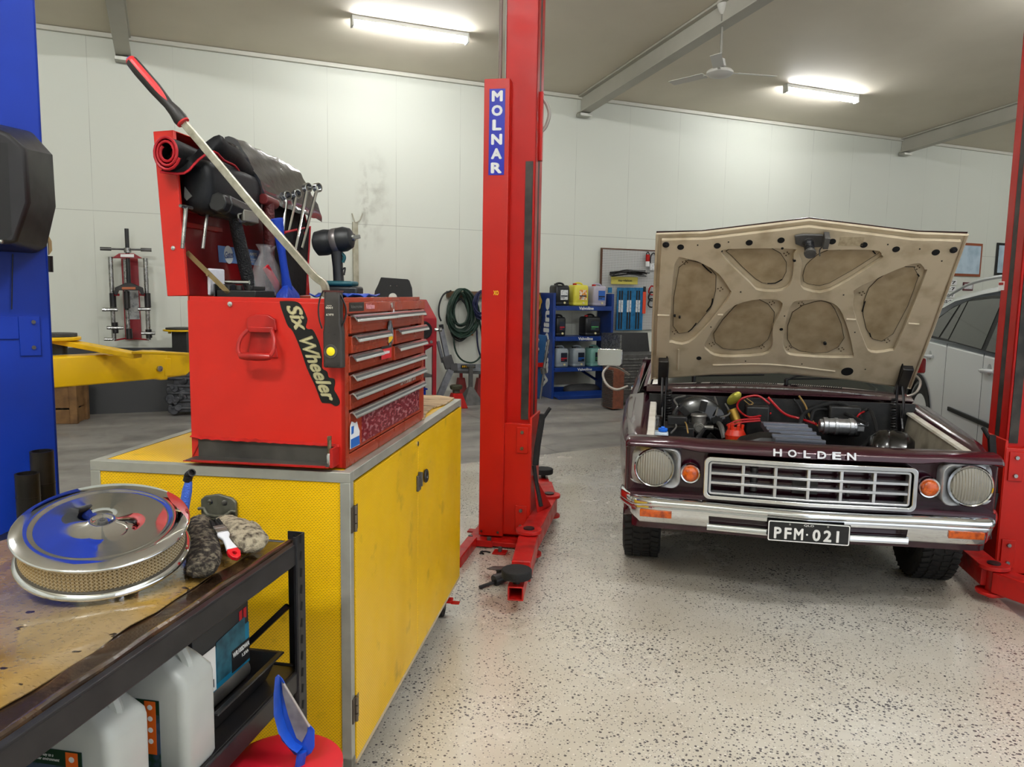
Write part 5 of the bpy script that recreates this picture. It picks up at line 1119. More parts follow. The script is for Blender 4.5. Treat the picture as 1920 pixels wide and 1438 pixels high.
h=n.math('ADD',n.math('MULTIPLY',n.noise(6,3),1.),n.math('MULTIPLY',n.rng(n.noise(90,3),.56,.75),.9));bp=n.n('Bump',{'Height':h,'Strength':.6,'Distance':.006});n.set('Normal',bp.outputs[0]);n.set('Roughness',n.rng(g2,.35,.65,.08,.3))
BRN=mat('brown_edge','2a1d14',.25,coat=.5,col2='4b3520',sc=12,mix=(.5,.68),bump=.3,bsc=30)
# top board with rolled brown edge, film sheet on top
B().box(-BW+.004,-.012,-BL,-.004,BT-.018,BT-.006).out('top_board',BRN,bench,bev=.004)
gr=[[(x,-BL+ (BL-.01)*j/40,BT-.0015+.0030*math.sin(j*.7+x*9)*math.sin(j*.23+x*5)+.002) for j in range(41)] for x in[-BW+.01+(BW-.10)*i/18 for i in range(19)]]
for j in range(41): 
    for k_ in(-1,-2): x,y,z=gr[k_][j];gr[k_][j]=(x+.005*math.sin(j*1.1)*math.cos(j*.37),y,z-(.003 if k_==-1 else 0))
B().sheet(gr,(0,0,-.002)).out('oily_sheet',TOPM,bench,sm=60)
B().tube([(-.025+.002*math.sin(k*1.3),-BL+k*(BL-.02)/30,BT-.001) for k in range(31)],.013,10,sp=2,flat=.8).out('edge_roll',BRN,bench)
# beams
def pbeam(x0,x1,y0,y1,z0,z1,nm): B().box(x0,x1,y0,y1,z0,z1).out(nm,SB,bench,bev=.004)
pbeam(-.004,.006,-BL,-.01,BT-.050,BT+.004,'front_beam');B().box(-.010,.006,-BL,-.01,BT-.0,BT+.006).out('beam_lip',SB,bench,bev=.002)
pbeam(-BW,-.02,-.002,.008,BT-.056,BT-.004,'end_beam');pbeam(-BW-.008,-BW+.002,-BL,-.01,BT-.056,BT-.004,'rear_beam')
SZ=.565
pbeam(-.004,.006,-BL,-.01,SZ-.055,SZ+.0,'shelf_beam');pbeam(-BW,-.02,-.014,-.004,SZ-.055,SZ,'shelf_beam')
B().box(-BW,-.006,-BL,-.015,SZ-.02,SZ-.004).out('shelf_board',BLKM,bench,bev=.003)
for (x,sx) in((0.008,-1),(-BW,1)):
    for yy in(0,-BL):
        b=B().box(min(x,x+sx*.045),max(x,x+sx*.045),yy-.003,yy,0,BT+.025).box(x-.0015,x+.0015,yy-.045,yy,0,BT+.025).box(min(x,x+sx*.008),max(x,x+sx*.008),yy-.048,yy-.045,0,BT+.025)
        u=b.out('upright',SB,bench,bev=.001)
        if sx<0:
            q=B()
            for k in range(20):
                z=.05+.045*k
                q.prism([(x+.0022,yy-.030,z),(x+.0022,yy-.026,z+.022),(x+.0022,yy-.018,z+.018),(x+.0022,yy-.022,z-.004)],(.0006,0,0))
                q.box(x-.030,x-.022,yy-.0036,yy-.003,z,z+.012)
            q.out('slot_hole',HOLE,u,sm=0)
B().tube([(-.03,-.02,BT-.17),(-.18,-.02,BT-.32),(-.30,-.02,BT-.44)],.010,6,sp=1,flat=.5).out('brace',BLKM,bench)
# ---------- air cleaner ----------
c0=onz(197,1003,1.0);ac=V((c0.x,c0.y,0));av=ac.normalized()
NEAR=ac-av*.172
th=R(16);side=V((av.y,-av.x,0))
up=V((0,0,1))*math.cos(th)-av*math.sin(th);fw=av*math.cos(th)+V((0,0,1))*math.sin(th)
side=(side+V((0,0,.03))).normalized();up=side.cross(fw).normalized();fw=up.cross(side)
base=NEAR+V((0,0,BT+.014))+fw*.176
AM=M((side,fw,up)).transposed().to_4x4();AM.translation=base
T=thing('air_cleaner','round chrome air cleaner with a pleated filter, tipped on the bench','air cleaner',AM)
CH2=mat('cleaner_chrome','e3e6ea',.035,1,bump=.012,bsc=9);n=NT(CH2);n.set('Roughness',n.rng(n.noise(14,5),.45,.7,.03,.16))
B().lathe([(.001,.094),(.014,.094),(.020,.0965),(.024,.099),(.028,.0985),(.031,.0955),(.09,.0925),(.130,.0885),(.134,.0885),(.139,.0915),(.144,.0925),(.150,.0915),(.1735,.0895),(.1765,.087),(.1775,.084),(.1765,.081),(.173,.080),(.001,.072)],128,cap=False).out('lid_pan',CH2,T,sm=60).scale=(1,1,.84)
B().lathe([(.168,.012),(.172,.010),(.176,.006),(.1775,.002),(.176,-.001),(.168,-.003),(.05,-.003),(.001,-.003)],96,cap=False).lathe([(.165,.006),(.10,.004),(.06,.006)],64,cap=False).lathe([(.066,-.030),(.066,-.002)],32).out('base_pan',CH2,T,sm=60)
FL=mat('filter_mesh','b3a078',.45,.2);n=NT(FL);x=n.n('SeparateXYZ',{0:n.tc.outputs['Object']});an=n.math('ARCTAN2',x.outputs[1],x.outputs[0])
def dia(sgn):
    s_=n.math('ADD',n.math('MULTIPLY',an,20.),n.math('MULTIPLY',x.outputs[2],sgn*120.));f=n.math('ABSOLUTE',n.math('SUBTRACT',n.math('FRACT',s_),.5));return n.math('LESS_THAN',f,.13)
wire=n.math('MAXIMUM',dia(1),dia(-1));pl_=n.math('ABSOLUTE',n.math('SUBTRACT',n.math('FRACT',n.math('MULTIPLY',an,19.)),.5))
c=n.mix(n.rng(pl_,.1,.42),lin('6e5c3a'),lin('b09a6c'));c=n.mix(wire,c,lin('d8cfb8'));n.set('Base Color',c);n.set('Metallic',n.math('MULTIPLY',wire,.6))
bp=n.n('Bump',{'Height':wire,'Strength':.7,'Distance':.002});n.set('Normal',bp.outputs[0])
fe=B().loft([[(r_*math.cos(a),r_*math.sin(a),z) for a,r_ in[(2*PI*i/240,.1655 if i%2 else .163) for i in range(240)]] for z in(.008,.068)],cap=False);fe.out('filter_element',FL,T,sm=0)
B().lathe([(.160,.062),(.1685,.063),(.1695,.066),(.165,.069),(.160,.069)],96,cap=False).lathe([(.160,.008),(.1685,.009),(.1695,.013),(.164,.016)],96,cap=False).out('seal_ring',mat('seal_dark','3a3428',.6),T)
B().lathe([(.010,.078),(.010,.082),(.006,.083),(.006,.085),(.001,.0855)],18,cap=False).out('wing_nut',GRYP,T)
# ---------- gloves, brush, hose ----------
def furry(rings,name,m,sub=1):
    b=B().loft(rings,cap=True);o=b.out(name,m,sm=80,sub=sub+1)
    tx=bpy.data.textures.new(name,'CLOUDS');tx.noise_scale=.014;tx.noise_depth=3
    d=o.modifiers.new('d','DISPLACE');d.texture=tx;d.strength=.011;d.mid_level=.5
    return o
DG=mat('glove_dark','2a241f',.95,col2='8a806d',sc=75,mix=(.45,.72),bump=1.,bsc=260,det=9);LG=mat('glove_light','bcb097',.95,col2='4a4035',sc=60,mix=(.45,.68),bump=1.,bsc=260,det=9)
def cloth(pts,w,h,n=16,tw=0):
    P=[V(p) for p in pts];R_=[]
    for i,p in enumerate(P):
        t=(P[min(i+1,len(P)-1)]-P[max(0,i-1)]).normalized();u=V((t.y,-t.x,0)).normalized();v=V((0,0,1))
        R_.append([p+u*w[i]*math.cos(a)+v*(h[i]*(math.sin(a))) for a in[2*PI*k/n for k in range(n)]])
    return R_
def bz(px,py,z): return onz(px,py,BT+z+.006)
G=furry(cloth([bz(374,978,.05),bz(372,988,.045),bz(377,1012,.035),bz(384,1040,.028),bz(380,1062,.022),bz(377,1074,.02)],[.02,.038,.040,.039,.037,.030],[.02,.034,.032,.026,.022,.018]),'work_glove',DG);tag(G,'dark oily sheepskin mitt lying against the air cleaner','glove')
a=bz(381,1072,.016);tt_=B().lathe([(.018,0),(.013,.001),(.001,-.006)],16,a,(0.1,-1,.35),sy=.55).out('cuff_opening',HOLE,G);
G2=furry(cloth([bz(398,990,.03),bz(415,985,.035),bz(440,993,.034),bz(462,1008,.03),bz(474,1018,.026),bz(470,1030,.02)],[.02,.036,.046,.052,.044,.022],[.02,.03,.032,.03,.024,.012]),'work_glove',LG);tag(G2,'pale speckled sheepskin mitt with a paint brush on it','glove')
G3=furry(cloth([bz(466,984,.02),bz(480,988,.02),bz(494,996,.008)],[.012,.016,.008],[.012,.012,.006],10),'fleece_scrap',LG,1);tag(G3,'small pale fleece scrap between the mitt and the bench corner post','cloth')
# brush: bristles up-left, red tip down-right
A_=onz(402,973,BT+.085);B_=onz(445,1048,BT+.02);d=(B_-A_);Lb=d.length;d.normalize();u=V((d.y,-d.x,0)).normalized();w=d.cross(u)
bm_=M((u,d,w)).transposed().to_4x4();bm_.translation=A_
T=thing('paint_brush','small paint brush with a white handle and red tip lying on the pale mitt','brush',bm_)
k=Lb/.145
b=B()
for i in range(11):
    x=-.013+.0026*i;b.prism([(x,.030*k,-.003),(x+.0022,.030*k,-.003),(x+.0022+rnd.uniform(-.003,.003),-.004+rnd.uniform(0,.010),-.002),(x+rnd.uniform(-.003,.003),-.002+rnd.uniform(0,.008),-.002)],(0,0,.006))
b.out('bristles',HOLE,T)
B().box(-.0145,.0145,.028*k,.052*k,-.0045,.0045).box(-.015,.015,.036*k,.038*k,-.005,.005).out('ferrule',STEEL,T,bev=.001)
def bro(pts,name,m,z=.005): return B().prism([(x,y*k,-z) for x,y in pts],(0,0,2*z)).out(name,m,T,bev=.003)
bro([(-.014,.052),(.014,.052),(.0145,.062),(.008,.074),(.009,.09),(.013,.112),(-.013,.112),(-.009,.09),(-.008,.074),(-.0145,.062)],'handle',mat('handle_white','d9dadf',.3,coat=.3))
plate([V((x,y*k,0)) for x,y in[(-.013,.112),(.013,.112),(.015,.126),(.010,.140),(0,.146),(-.010,.140),(-.015,.126)]],[[V((.005*math.cos(a),(.127+.006*math.sin(a))*k,0)) for a in[2*PI*i/12 for i in range(12)]]],-.005,.006,'red_tip',mat('tip_red','d01420',.25,coat=.4),T,bev=.002)
# blue hose handle with black elbow behind the cleaner
a=onz(345,940,BT+.07);q=ony(352,905,a.y)
T=thing('parts_wash_nozzle','blue hose handle with a black elbow rising behind the air cleaner','nozzle',fr((a.x,a.y,BT)))
zt=q.z-BT;dx=q.x-a.x
B().lathe([(.011,-.10),(.013,-.06),(.013,zt-.02),(.010,zt+.004),(.009,zt+.008)],20,(-.01,0,.0),(dx+.012,0,zt)).out('blue_grip',mat('grip_blue','3b63c8',.45,bump=.5,bsc=260),T)
e=V((dx,0,zt+.008));B().lathe([(.012,-.004),(.012,.008)],18,e,(.3,0,1)).tube([e+V((0,0,.006)),e+V((.002,0,.014)),e+V((.014,-.004,.022))],.010,12,sp=3).out('elbow',BLK,T)
B().lathe([(.011,0),(.011,.010),(.008,.010),(.007,.004)],18,e+V((.010,-.004,.018)),(.8,-.7,.6),cap=False).out('outlet',BLK,T)
# ---------- shelf goods ----------
def sz(px,py,z=0): return onz(px,py,SZ+z)
JUG=mat('jug_plastic','b9bcb8',.35,sub=.25,col2='aaaeaa',sc=5);LBG=mat('label_green','15341f',.4);LBO=mat('label_orange','e2651c',.4);LBB=mat('label_blue','46546b',.4,col2='1f3a2a',sc=25,mix=(.5,.6))
def jug(px,label,d,W=.19,Dp=.115,H=.28,yaw=.178,name='chemical_jug'):
    p=ony(px,1300,d);p=NI@p;p.x=min(p.x,-W/2-.007);p=NM@p;T=thing('jug',label,'jug',fr((p.x,p.y,SZ-.003),.178),'white plastic jugs on the bench shelf')
    def rg(w,dd,z,ox=0,r=.02): return [V((ox+x,y,z*1.12)) for x,y in rrect(-w/2,w/2,-dd/2,dd/2,r,4)]
    B().loft([rg(W*.96,Dp*.94,0),rg(W,Dp,.008),rg(W,Dp,.165),rg(W*.97,Dp*.97,.178),rg(W*.78,Dp*.85,.200,-.010),rg(W*.50,Dp*.6,.224,-.020,.012),rg(W*.36,Dp*.40,.238,-.012,.01),rg(W*.28,Dp*.34,.25,-.01,.01)]).out('bottle',JUG,T,sm=60)
    B().tube([(W*.36,0,.188),(W*.31,0,.232),(W*.12,0,.275),(-.02,0,.270)],.013,8).out('handle',JUG,T)
    B().lathe([(.020,.250),(.020,.262),(.018,.264)],20,(-W*.05,0,0)).out('cap',WHT,T)
    x1,x0=(W/2-.018),-W/2+.004
    lab=B().box(-W*.42,W*.20,-Dp/2-.0012,-Dp/2-.0004,.02,.165).out('label',LBB,T)
    B().box(-W*.42,W*.20,-Dp/2-.0018,-Dp/2-.0013,.135,.165).out('label_band',LBG,lab);B().box(W*.03,W*.16,-Dp/2-.0024,-Dp/2-.0019,.05,.163).out('label_strip',LBO,lab,bev=.003)
    text('label_text','Grill',WHT,lab,(-W*.14,-Dp/2-.002,.10),(1,0,0),(0,0,1),.016,.04,ex=.0006,fat=.04)
    text('label_text','the key to a\ncleaner environment',WHT,lab,(-W*.18,-Dp/2-.0022,.15),(1,0,0),(0,0,1),.014,.055,ex=.0004,shear=.3)
    b=B()
    for k in range(4): b.lathe([(.0055,0),(.0055,.0004)],12,(W*.095,-Dp/2-.0025,.15-.024*k),(0,-1,0))
    b.out('label_icons',WHT,lab)
    return T
jug(338,'whiter plastic jug with a Grill label, standing in front of the blue boxed tool',1.53)
jug(158,'near translucent jug with a green and orange label, cut by the lower frame edge',1.36,yaw=.1)
# boxed tool
BXB=mat('box_charcoal','2b2d30',.5);BXT=mat('box_teal','14799a',.45,col2='0e5f80',sc=8)
a=onz(467,1205,SZ+.10);T=thing('tool_box_carton','teal and charcoal cordless tool carton resting on the black parts tray','box',fr((a.x,a.y,SZ+.048),.178+.0))
bl=.24;bh=.165
B().box(-.16,0,-bl,0,0,bh).out('carton',BXB,T,bev=.002)
cf=B().box(-.0,.0008,-bl,0,.006,bh*.66).out('carton_print',BXT,T)
B().prism([(.0012,-.15,.12),(.0012,-.02,.13),(.0012,-.02,.02),(.0012,-.15,.02)],(.0003,0,0)).out('carton_photo',mat('photo_teal','2d6272',.5,col2='173a48',sc=30),cf)
B().box(.0016,.0024,-.085,-.002,.014,.068).out('model_panel',HBK,cf)
text('carton_text','WR100DWA',WHT,cf,(.0028,-.043,.056),(0,1,0),(0,0,1),.013,.078,ex=.0006,fat=.05)
text('carton_text','1.5Ah',WHT,cf,(.0028,-.025,.038),(0,1,0),(0,0,1),.009,.03,ex=.0006,bold=.03)
B().box(.0006,.0014,-.026,-.012,bh*.76,bh*.92).box(.0006,.0014,-.046,-.032,bh*.76,bh*.92).out('red_squares',mat('square_red','b8202c',.4),cf)
B().box(.0016,.0024,-.235,-.155,.01,.115).out('white_panel',WHT,cf);text('carton_text','31',HBK,cf,(.0028,-.175,.03),(0,1,0),(0,0,1),.02,.02,ex=.0005)
# flared tray with a steel cylinder
def trayf(p,W,L,H,yaw,label,nm='parts_tray'):
    T=thing(nm,label,'tray',fr(p,yaw));o=[];b=B()
    A=[(W*.40,L*.42,0),(W*.5,L*.5,H),(W*.52,L*.52,H),(W*.52,L*.52,H-.008),(W*.5,L*.5,H-.008)]
    b.loft([[(-w,-l,z),(w,-l,z),(w,l,z),(-w,l,z)] for w,l,z in((W*.40,L*.42,0),(W*.48,L*.49,H-.006),(W*.52,L*.52,H-.006),(W*.52,L*.52,H),(W*.47,L*.48,H),(W*.385,L*.405,.006))]);b.out('tray',BLKM,T,bev=.003);return T
a=onz(478,1262,SZ+.045);a=NI@a;a.x=-.175;a.y=-.22;a=NM@a;trayf((a.x,a.y,SZ-.003),.30,.30,.065,.178,'black plastic parts tray on the bench shelf under the tool carton')
a=NM@V((-.11,-.22,0));T=thing('hose_canister','grey canister with a steel band lying in the black tray','canister',fr((a.x,a.y,SZ+.036),.178));B().cyl((0,-.10,0),(0,.10,0),.028).out('canister',GRYP,T,bev=.003);B().lathe([(.029,-.105),(.030,-.102),(.030,-.092),(.029,-.09)],24,(0,0,0),(0,1,0)).out('steel_band',CHR,T)
# red bucket & blue scoop
a=onz(545,1425,.45);T=thing('bucket','red plastic bucket standing between the bench and the yellow cabinet','bucket',fr((a.x-.01,a.y-.02,0)))
RP=mat('bucket_red','c5142a',.35);B().lathe([(.10,0),(.125,.43),(.135,.435),(.135,.45),(.12,.452),(.02,.457),(.001,.457)],36).out('bucket_body',RP,T,sm=50)
BLP=mat('scoop_blue','1548b5',.35,col2='1a3f92',sc=14)
D=1.70
def sc_(L_,dd): return [ony(x,y,D+dd) for x,y in L_]
T=thing('dustpan','blue plastic dustpan with a dirty grey inside, hanging in front of the bench post','dustpan')
o1=[(517,1268),(522,1264),(530,1272),(550,1310),(574,1350),(590,1368),(590,1400),(584,1412),(572,1420),(552,1415),(528,1388),(514,1340)]
i1=[(528,1278),(533,1282),(553,1318),(577,1357),(576,1372),(566,1392),(556,1384),(540,1340),(530,1300)]
a=B();a.loft([sc_(o1,0),sc_(o1,.004)]);a.out('pan',BLP,T,bev=.003)
B().loft([sc_([(x+(-.0),y) for x,y in o1[:1]+o1[7:]+o1[:1]],0)[:0] or sc_(i1,-.003),sc_(i1,-.001)]).out('pan_inside',mat('pan_grey','7d7a80',.6,col2='55535a',sc=20),T)
P=sc_([(516,1270),(513,1300),(513,1340),(522,1375),(540,1400),(556,1412)],-.03);Q=sc_([(522,1266),(524,1300),(528,1340),(538,1370),(552,1392),(566,1400)],-.004)
B().sheet([P,Q],(0.002,.002,0)).out('pan_side',BLP,T,sm=60)
B().tube(sc_([(566,1410),(562,1440),(558,1500)],-.01),.013,10,flat=.5).out('pan_handle',BLP,T)
B().tube(sc_([(532,1282),(556,1322),(580,1362)],-.008),.003,6).out('rim_bead',mat('pan_bead','9b938f',.5),T)
# ---------- along the back wall (room frame) ----------
def wq(px,py,off=0): return wallp(px,py,off)
def rt(name,label,cat,group=None): return thing(name,label,cat,RM,group)
def wpoly(L_,off): return [wq(x,y,off) for x,y in L_]
# strut spring compressor
T=rt('spring_compressor','red-backed strut spring compressor with steel rods hanging on the back wall','spring compressor')
CR=mat('compressor_red','8f1420',.45,col2='6e0f18',sc=6)
def z7(x,y): return (60+x/3.425,400+y/3.425)
B().prism(wpoly([z7(572,290),z7(680,290),z7(705,812),z7(600,812)],.03),(0,-.02,0)).out('back_plate',CR,T,bev=.003)
B().prism(wpoly([z7(515,288),z7(560,258),z7(655,258),z7(712,290)],.25),(0,-.06,0)).out('top_yoke',CR,T,bev=.004)
B().prism(wpoly([z7(568,262),z7(655,262),z7(655,282),z7(568,280)],.315),(0,-.002,0)).out('yoke_label',WHT,T)
def rod(a,b_,off,r,nm,m): B().cyl(wq(*z7(*a),off),wq(*z7(*b_),off),r,n=12).out(nm,m,T)
rod((503,280),(527,815),.28,.026,'rod',STEEL);rod((728,288),(750,812),.28,.026,'rod',STEEL);rod((598,295),(618,760),.2,.024,'rod',STEEL)
rod((607,98),(622,450),.28,.024,'screw',BLKM);rod((612,500),(607,620),.28,.022,'screw',BLKM)
rod((612,222),(614,252),.28,.04,'nut',STEEL)
a,b_=wq(*z7(455,227),.28),wq(*z7(750,235),.28);B().cyl(a,b_,.011).cyl(a+V((-.03,0,0)),a+V((.09,0,0)),.022,n=10).cyl(b_+V((-.09,0,0)),b_+V((.03,0,0)),.022,n=10).out('t_handle',GRYP,T)
B().prism(wpoly([z7(532,478),z7(600,447),z7(640,447),z7(715,478),z7(722,525),z7(700,520),z7(690,495),z7(560,495),z7(548,525),z7(530,520)],.3),(0,-.06,0)).out('lower_yoke',BLKM,T,bev=.004)
B().prism(wpoly([z7(577,473),z7(665,473),z7(665,488),z7(577,488)],.365),(0,-.002,0)).out('orange_label',mat('label_rust','b0623a',.5),T)
B().prism(wpoly([z7(622,490),z7(682,490),z7(692,680),z7(628,680)],.055),(0,-.003,0)).out('instruction_label',mat('label_paper','b9bab8',.6,col2='8d8f90',sc=25,mix=(.5,.6)),T)
for x0,x1,y,r in((450,550,618,.022),(680,762,615,.022),(480,588,735,.02),(700,790,770,.02),(462,520,808,.018)): B().cyl(wq(*z7(x0,y),.3),wq(*z7(x1,y),.3),r,n=10).out('hook_arm',STEEL,T,bev=.003)
for x,y0,y1 in((517,512,605),(740,512,605),(530,700,770),(748,745,800),(607,500,610),(622,740,805)): B().cyl(wq(*z7(x,y0),.28),wq(*z7(x+5,y1),.28),.036,n=10).out('clamp_sleeve',BLKM,T,bev=.003)
for x in(545,708): B().cyl(wq(*z7(x,515),.31),wq(*z7(x,530),.31),.03,n=10).out('red_knob',CR,T)
B().tube([wq(*z7(530,815),.28),wq(*z7(620,803),.2),wq(*z7(750,812),.28)],.01,6).out('lower_wire',CR,T)
# black panel leaning on the wall
q=wpoly([(120,650),(345,652)],.1)+[V((RI@onz(345,771)).to_tuple()),V((RI@onz(120,777)).to_tuple())]
p0=RI@onz(120,777.5);p1=RI@onz(348,771);yb_=(p0.y+p1.y)/2
T=tag(B().prism([(p0.x,yb_,0),(p1.x,yb_,0),(p1.x,-.03,wq(345,652,.03).z),(p0.x,-.03,wq(120,652,.03).z)],(0,.02,0)).out('rubber_mat',mat('mat_black','08090b',.55,bump=.05),sm=0),'black rubber sheet leaning on the wall below the spring compressor','rubber mat');T.matrix_world=RM
T=tag(B().prism([(p0.x-2.2,yb_,0),(p0.x-.03,yb_,0),(p0.x-.03,-.03,wq(120,652,.03).z),(p0.x-2.2,-.03,wq(120,652,.03).z)],(0,.02,0)).out('rubber_mat',MATS['mat_black'],sm=0),'second black rubber sheet on the wall, mostly behind the blue post','rubber mat');T.matrix_world=RM
# crate with gearbox
WD=mat('crate_wood','7b5a34',.7,col2='5b3f22',sc=9);GB=mat('gearbox_alloy','55565a',.5,.5,col2='34353a',sc=14,bump=.3,bsc=25)
a=onz(110,795);T=thing('wooden_crate','slatted brown wooden crate on the concrete under the yellow arm','crate',fr((a.x,a.y,0),-.2))
b=B().box(-.45,.18,0,.02,0,.16).box(-.45,.18,0,.02,.18,.42).box(.16,.18,0,.42,0,.16).box(.16,.18,0,.42,.18,.42).box(-.45,.18,0,.42,.40,.42);b.out('boards',WD,T,bev=.004)
B().box(.12,.20,-.01,.05,0,.43).box(.14,.21,.3,.38,0,.5).out('corner_post',WD,T,bev=.004)
T2=thing('gearbox','old alloy gearbox with a round bell mouth sitting on the wooden crate','gearbox',fr((a.x,a.y,.42),-.2))
B().lathe([(.02,-.02),(.13,-.02),(.15,.0),(.17,.02),(.12,.12),(.1,.3)],24,(.0,.03,.17),(0.2,1,0)).out('bell_housing',GB,T2);B().lathe([(.05,0),(.09,-.01),(.1,.01)],20,(0,-.0,.17),(0.2,1,0)).out('mouth',mat('mouth_black','0d0d0d',.6),T2)
B().loft([[(x,y,z) for y,z in((.1,.03),(.3,.03),(.32,.28),(.2,.36),(.08,.26))] for x in(-.35,-.1,.12)]).box(-.1,.2,.1,.2,.25,.3).out('casing',GB,T2,bev=.02)
a=onz(335,780);T=thing('engine','greasy grey engine block standing on the floor behind the red chest','engine',fr((a.x,a.y,0),-.1));b=B();rr_=random.Random(4)
b.box(-.05,.5,0,.35,.05,.62)
for k in range(26):
    z=rr_.uniform(.06,.6);x=rr_.uniform(-.10,.08);r=rr_.uniform(.02,.055);b.cyl((x,-.06+rr_.uniform(0,.05),z),(x+rr_.uniform(-.05,.05),.1,z),r,n=10)
for k in range(6): b.cyl((-.12,.0,.1+.09*k),(.3,-.01,.1+.09*k),.025,n=8)
b.out('engine_block',GB,T,bev=.008)
# sandblast cabinet
SBR=mat('blaster_red','a01822',.4,col2='861420',sc=4);a=RI@onz(815,752)
T=rt('blast_cabinet','red sandblasting cabinet with a round glove port, behind the red chest','sandblasting cabinet')
xr=wq(820,600,.8).x;yf=-1.0;zc0,zc1=.88,1.35
def sq_(px,py,y): return RI@onp(px,py,*plane(RM,(0,y,0),(0,1,0)))
pr=[(px,py) for px,py in((819,597),(820,648),(760,648),(760,597))];q=[sq_(x,y,yf) for x,y in pr];x1=q[0].x;x0=x1-1.1;z1=q[0].z;z0=q[1].z
B().prism([(x0,yf,z0),(x0,yf,z1),(x0,yf+.55,z1),(x0,yf+.55,z0)],(x1-x0,0,0)).out('cabinet_body',SBR,T,bev=.006)
zt_=sq_(795,562,yf+.3).z
B().prism([(x0,yf,z1),(x0,yf+.45,zt_+.0),(x0,yf+.55,zt_),(x0,yf+.55,z1)],(x1-x0,0,0)).out('sloping_lid',SBR,T,bev=.006)
B().prism([(x1-.75,yf+.06,z1+(zt_-z1)*.13+.006),(x1-.12,yf+.06,z1+(zt_-z1)*.13+.006),(x1-.12,yf+.38,z1+(zt_-z1)*.84+.006),(x1-.75,yf+.38,z1+(zt_-z1)*.84+.006)],(0,-.002,.006)).out('viewing_window',mat('dirty_glass','55605a',.3),T)
q=sq_(793,619,yf);B().lathe([(.05,-.03),(.11,-.035),(.12,-.02),(.12,0)],28,q,(0,1,0)).out('glove_port',RUB,T)
B().lathe([(.001,-.0355),(.07,-.0355)],20,q,(0,1,0),cap=False).out('port_mouth',HOLE,T)
q=sq_(815,618,yf);B().cyl(q,q+V((.05,-.02,0)),.02,n=10).cyl(q+V((.05,-.02,0)),q+V((.09,-.02,0)),.028,n=10).out('air_fitting',STEEL,T,bev=.002)
q=sq_(808,641,yf);B().cyl(q,q+V((0,-.02,0)),.02,n=10).out('catch',STEEL,T)
B().loft([[(x0+.05,yf+.03,z0),(x1-.03,yf+.03,z0),(x1-.03,yf+.5,z0),(x0+.05,yf+.5,z0)],[(x1-.6,yf+.2,z0-.3),(x1-.5,yf+.2,z0-.3),(x1-.5,yf+.3,z0-.3),(x1-.6,yf+.3,z0-.3)]]).out('hopper',SBR,T)
for x in(x0,x1-.05):
    for y in(yf,yf+.5): B().box(x,x+.05,y,y+.05,0,z0).out('leg',SBR,T,bev=.003)
B().box(x0,x1,yf+.05,yf+.5,.42,.44).out('shelf',GRYP,T,bev=.002)
q=RI@onz(800,748);T=rt('blue_tub','blue plastic tub under the sandblasting cabinet','tub')
B().box(x1-.75,x1-.12,yf+.08,yf+.42,0,.27).box(x1-.77,x1-.1,yf+.06,yf+.44,.25,.27).out('tub',BLU,T,bev=.006)
for k in range(3):
    x=x1-.32+.06*k;tag(B().lathe([(.02,.27),(.022,.30),(.018,.31)],10,(x,yf+.1,0)).out('spray_cap',WHT),'small white can top showing on the blue tub','can','white cans on the blue tub').matrix_world=RM
# timber hose rail, hose coils
T=tag(B().box(wq(838,550,.05).x,wq(1025,550,.05).x,-.09,-.01,wq(870,558,.05).z,wq(870,546,.05).z).out('hose_rail',mat('rail_wood','6e533c',.8,col2='4d3a2a',sc=14),bev=.004),'rough timber batten on the back wall carrying coiled hoses','rail');T.matrix_world=RM
HG=mat('hose_green','1f3a2c',.5,col2='16281f',sc=6);HB_=mat('hose_navy','14183f',.45);HK=mat('hose_black','191b1c',.55);HY=mat('hose_yellow','b98a1d',.5)
def coil(cxp,top,bot,wpx,nn,m,T,nm,seed,off=.16,r=.012):
    g=random.Random(seed);P=[]
    for k in range(nn):
        c=wq(cxp+g.uniform(-4,4),(top+bot)/2,off);hh=(wq(cxp,top,off).z-wq(cxp,bot,off).z)/2;ww=(wq(cxp+wpx,top,off).x-wq(cxp-wpx,top,off).x)/2
        sh=g.uniform(.72,1.0);sw=g.uniform(.78,1.02)
        for i in range(14):
            a=PI/2+2*PI*i/14;rz=hh*sh
            P.append(V((c.x+ww*sw*math.cos(a)*(1-.22*math.sin(a)),-off+.10*(k/nn-.5)+.02*g.uniform(-1,1),c.z+hh-rz+rz*math.sin(a))))
    B().tube(P,r,7,sp=3).out(nm,m,T)
T=rt('air_hose','thick coil of dark green air hose hanging from the timber batten','hose')
coil(866,542,634,27,17,HG,T,'coiled_hose',3,.2,r=.014);coil(864,548,628,18,6,HG,T,'coiled_hose',31,.2,r=.013);coil(862,560,640,21,4,HK,T,'inner_coil',8,.13)
P=[wq(x,y,.17) for x,y in((852,612),(851,640),(856,662),(868,676),(885,680),(898,672),(905,655),(903,625),(898,595))];B().tube(P,.013,7).out('hanging_loop',HG,T)
P=[wq(x,y,.17) for x,y in((846,545),(832,552),(824,570),(823,590),(827,602))];B().tube(P,.013,7).out('hose_end',HK,T)
P=[wq(x,y,.1) for x,y in((893,590),(895,640),(900,665),(912,690))];B().tube(P,.013,7).out('hanging_loop',HB_,T)
q=wq(885,629,.2);B().cyl(q,q+V((0,0,.06)),.018,n=8).out('brass_fitting',mat('brass','b0703a',.4,.7),T)
T=rt('navy_hose','coil of navy blue hose on the batten, partly behind the red hoist post','hose');coil(906,545,600,16,8,HB_,T,'coiled_hose',5,.36)
T=rt('extension_cable','coil of black and yellow cable on the batten, right of the red post','cable');coil(994,548,636,15,10,HK,T,'black_coil',11,.21,r=.012);coil(995,546,590,16,4,HY,T,'yellow_coil',12,.21,r=.012)
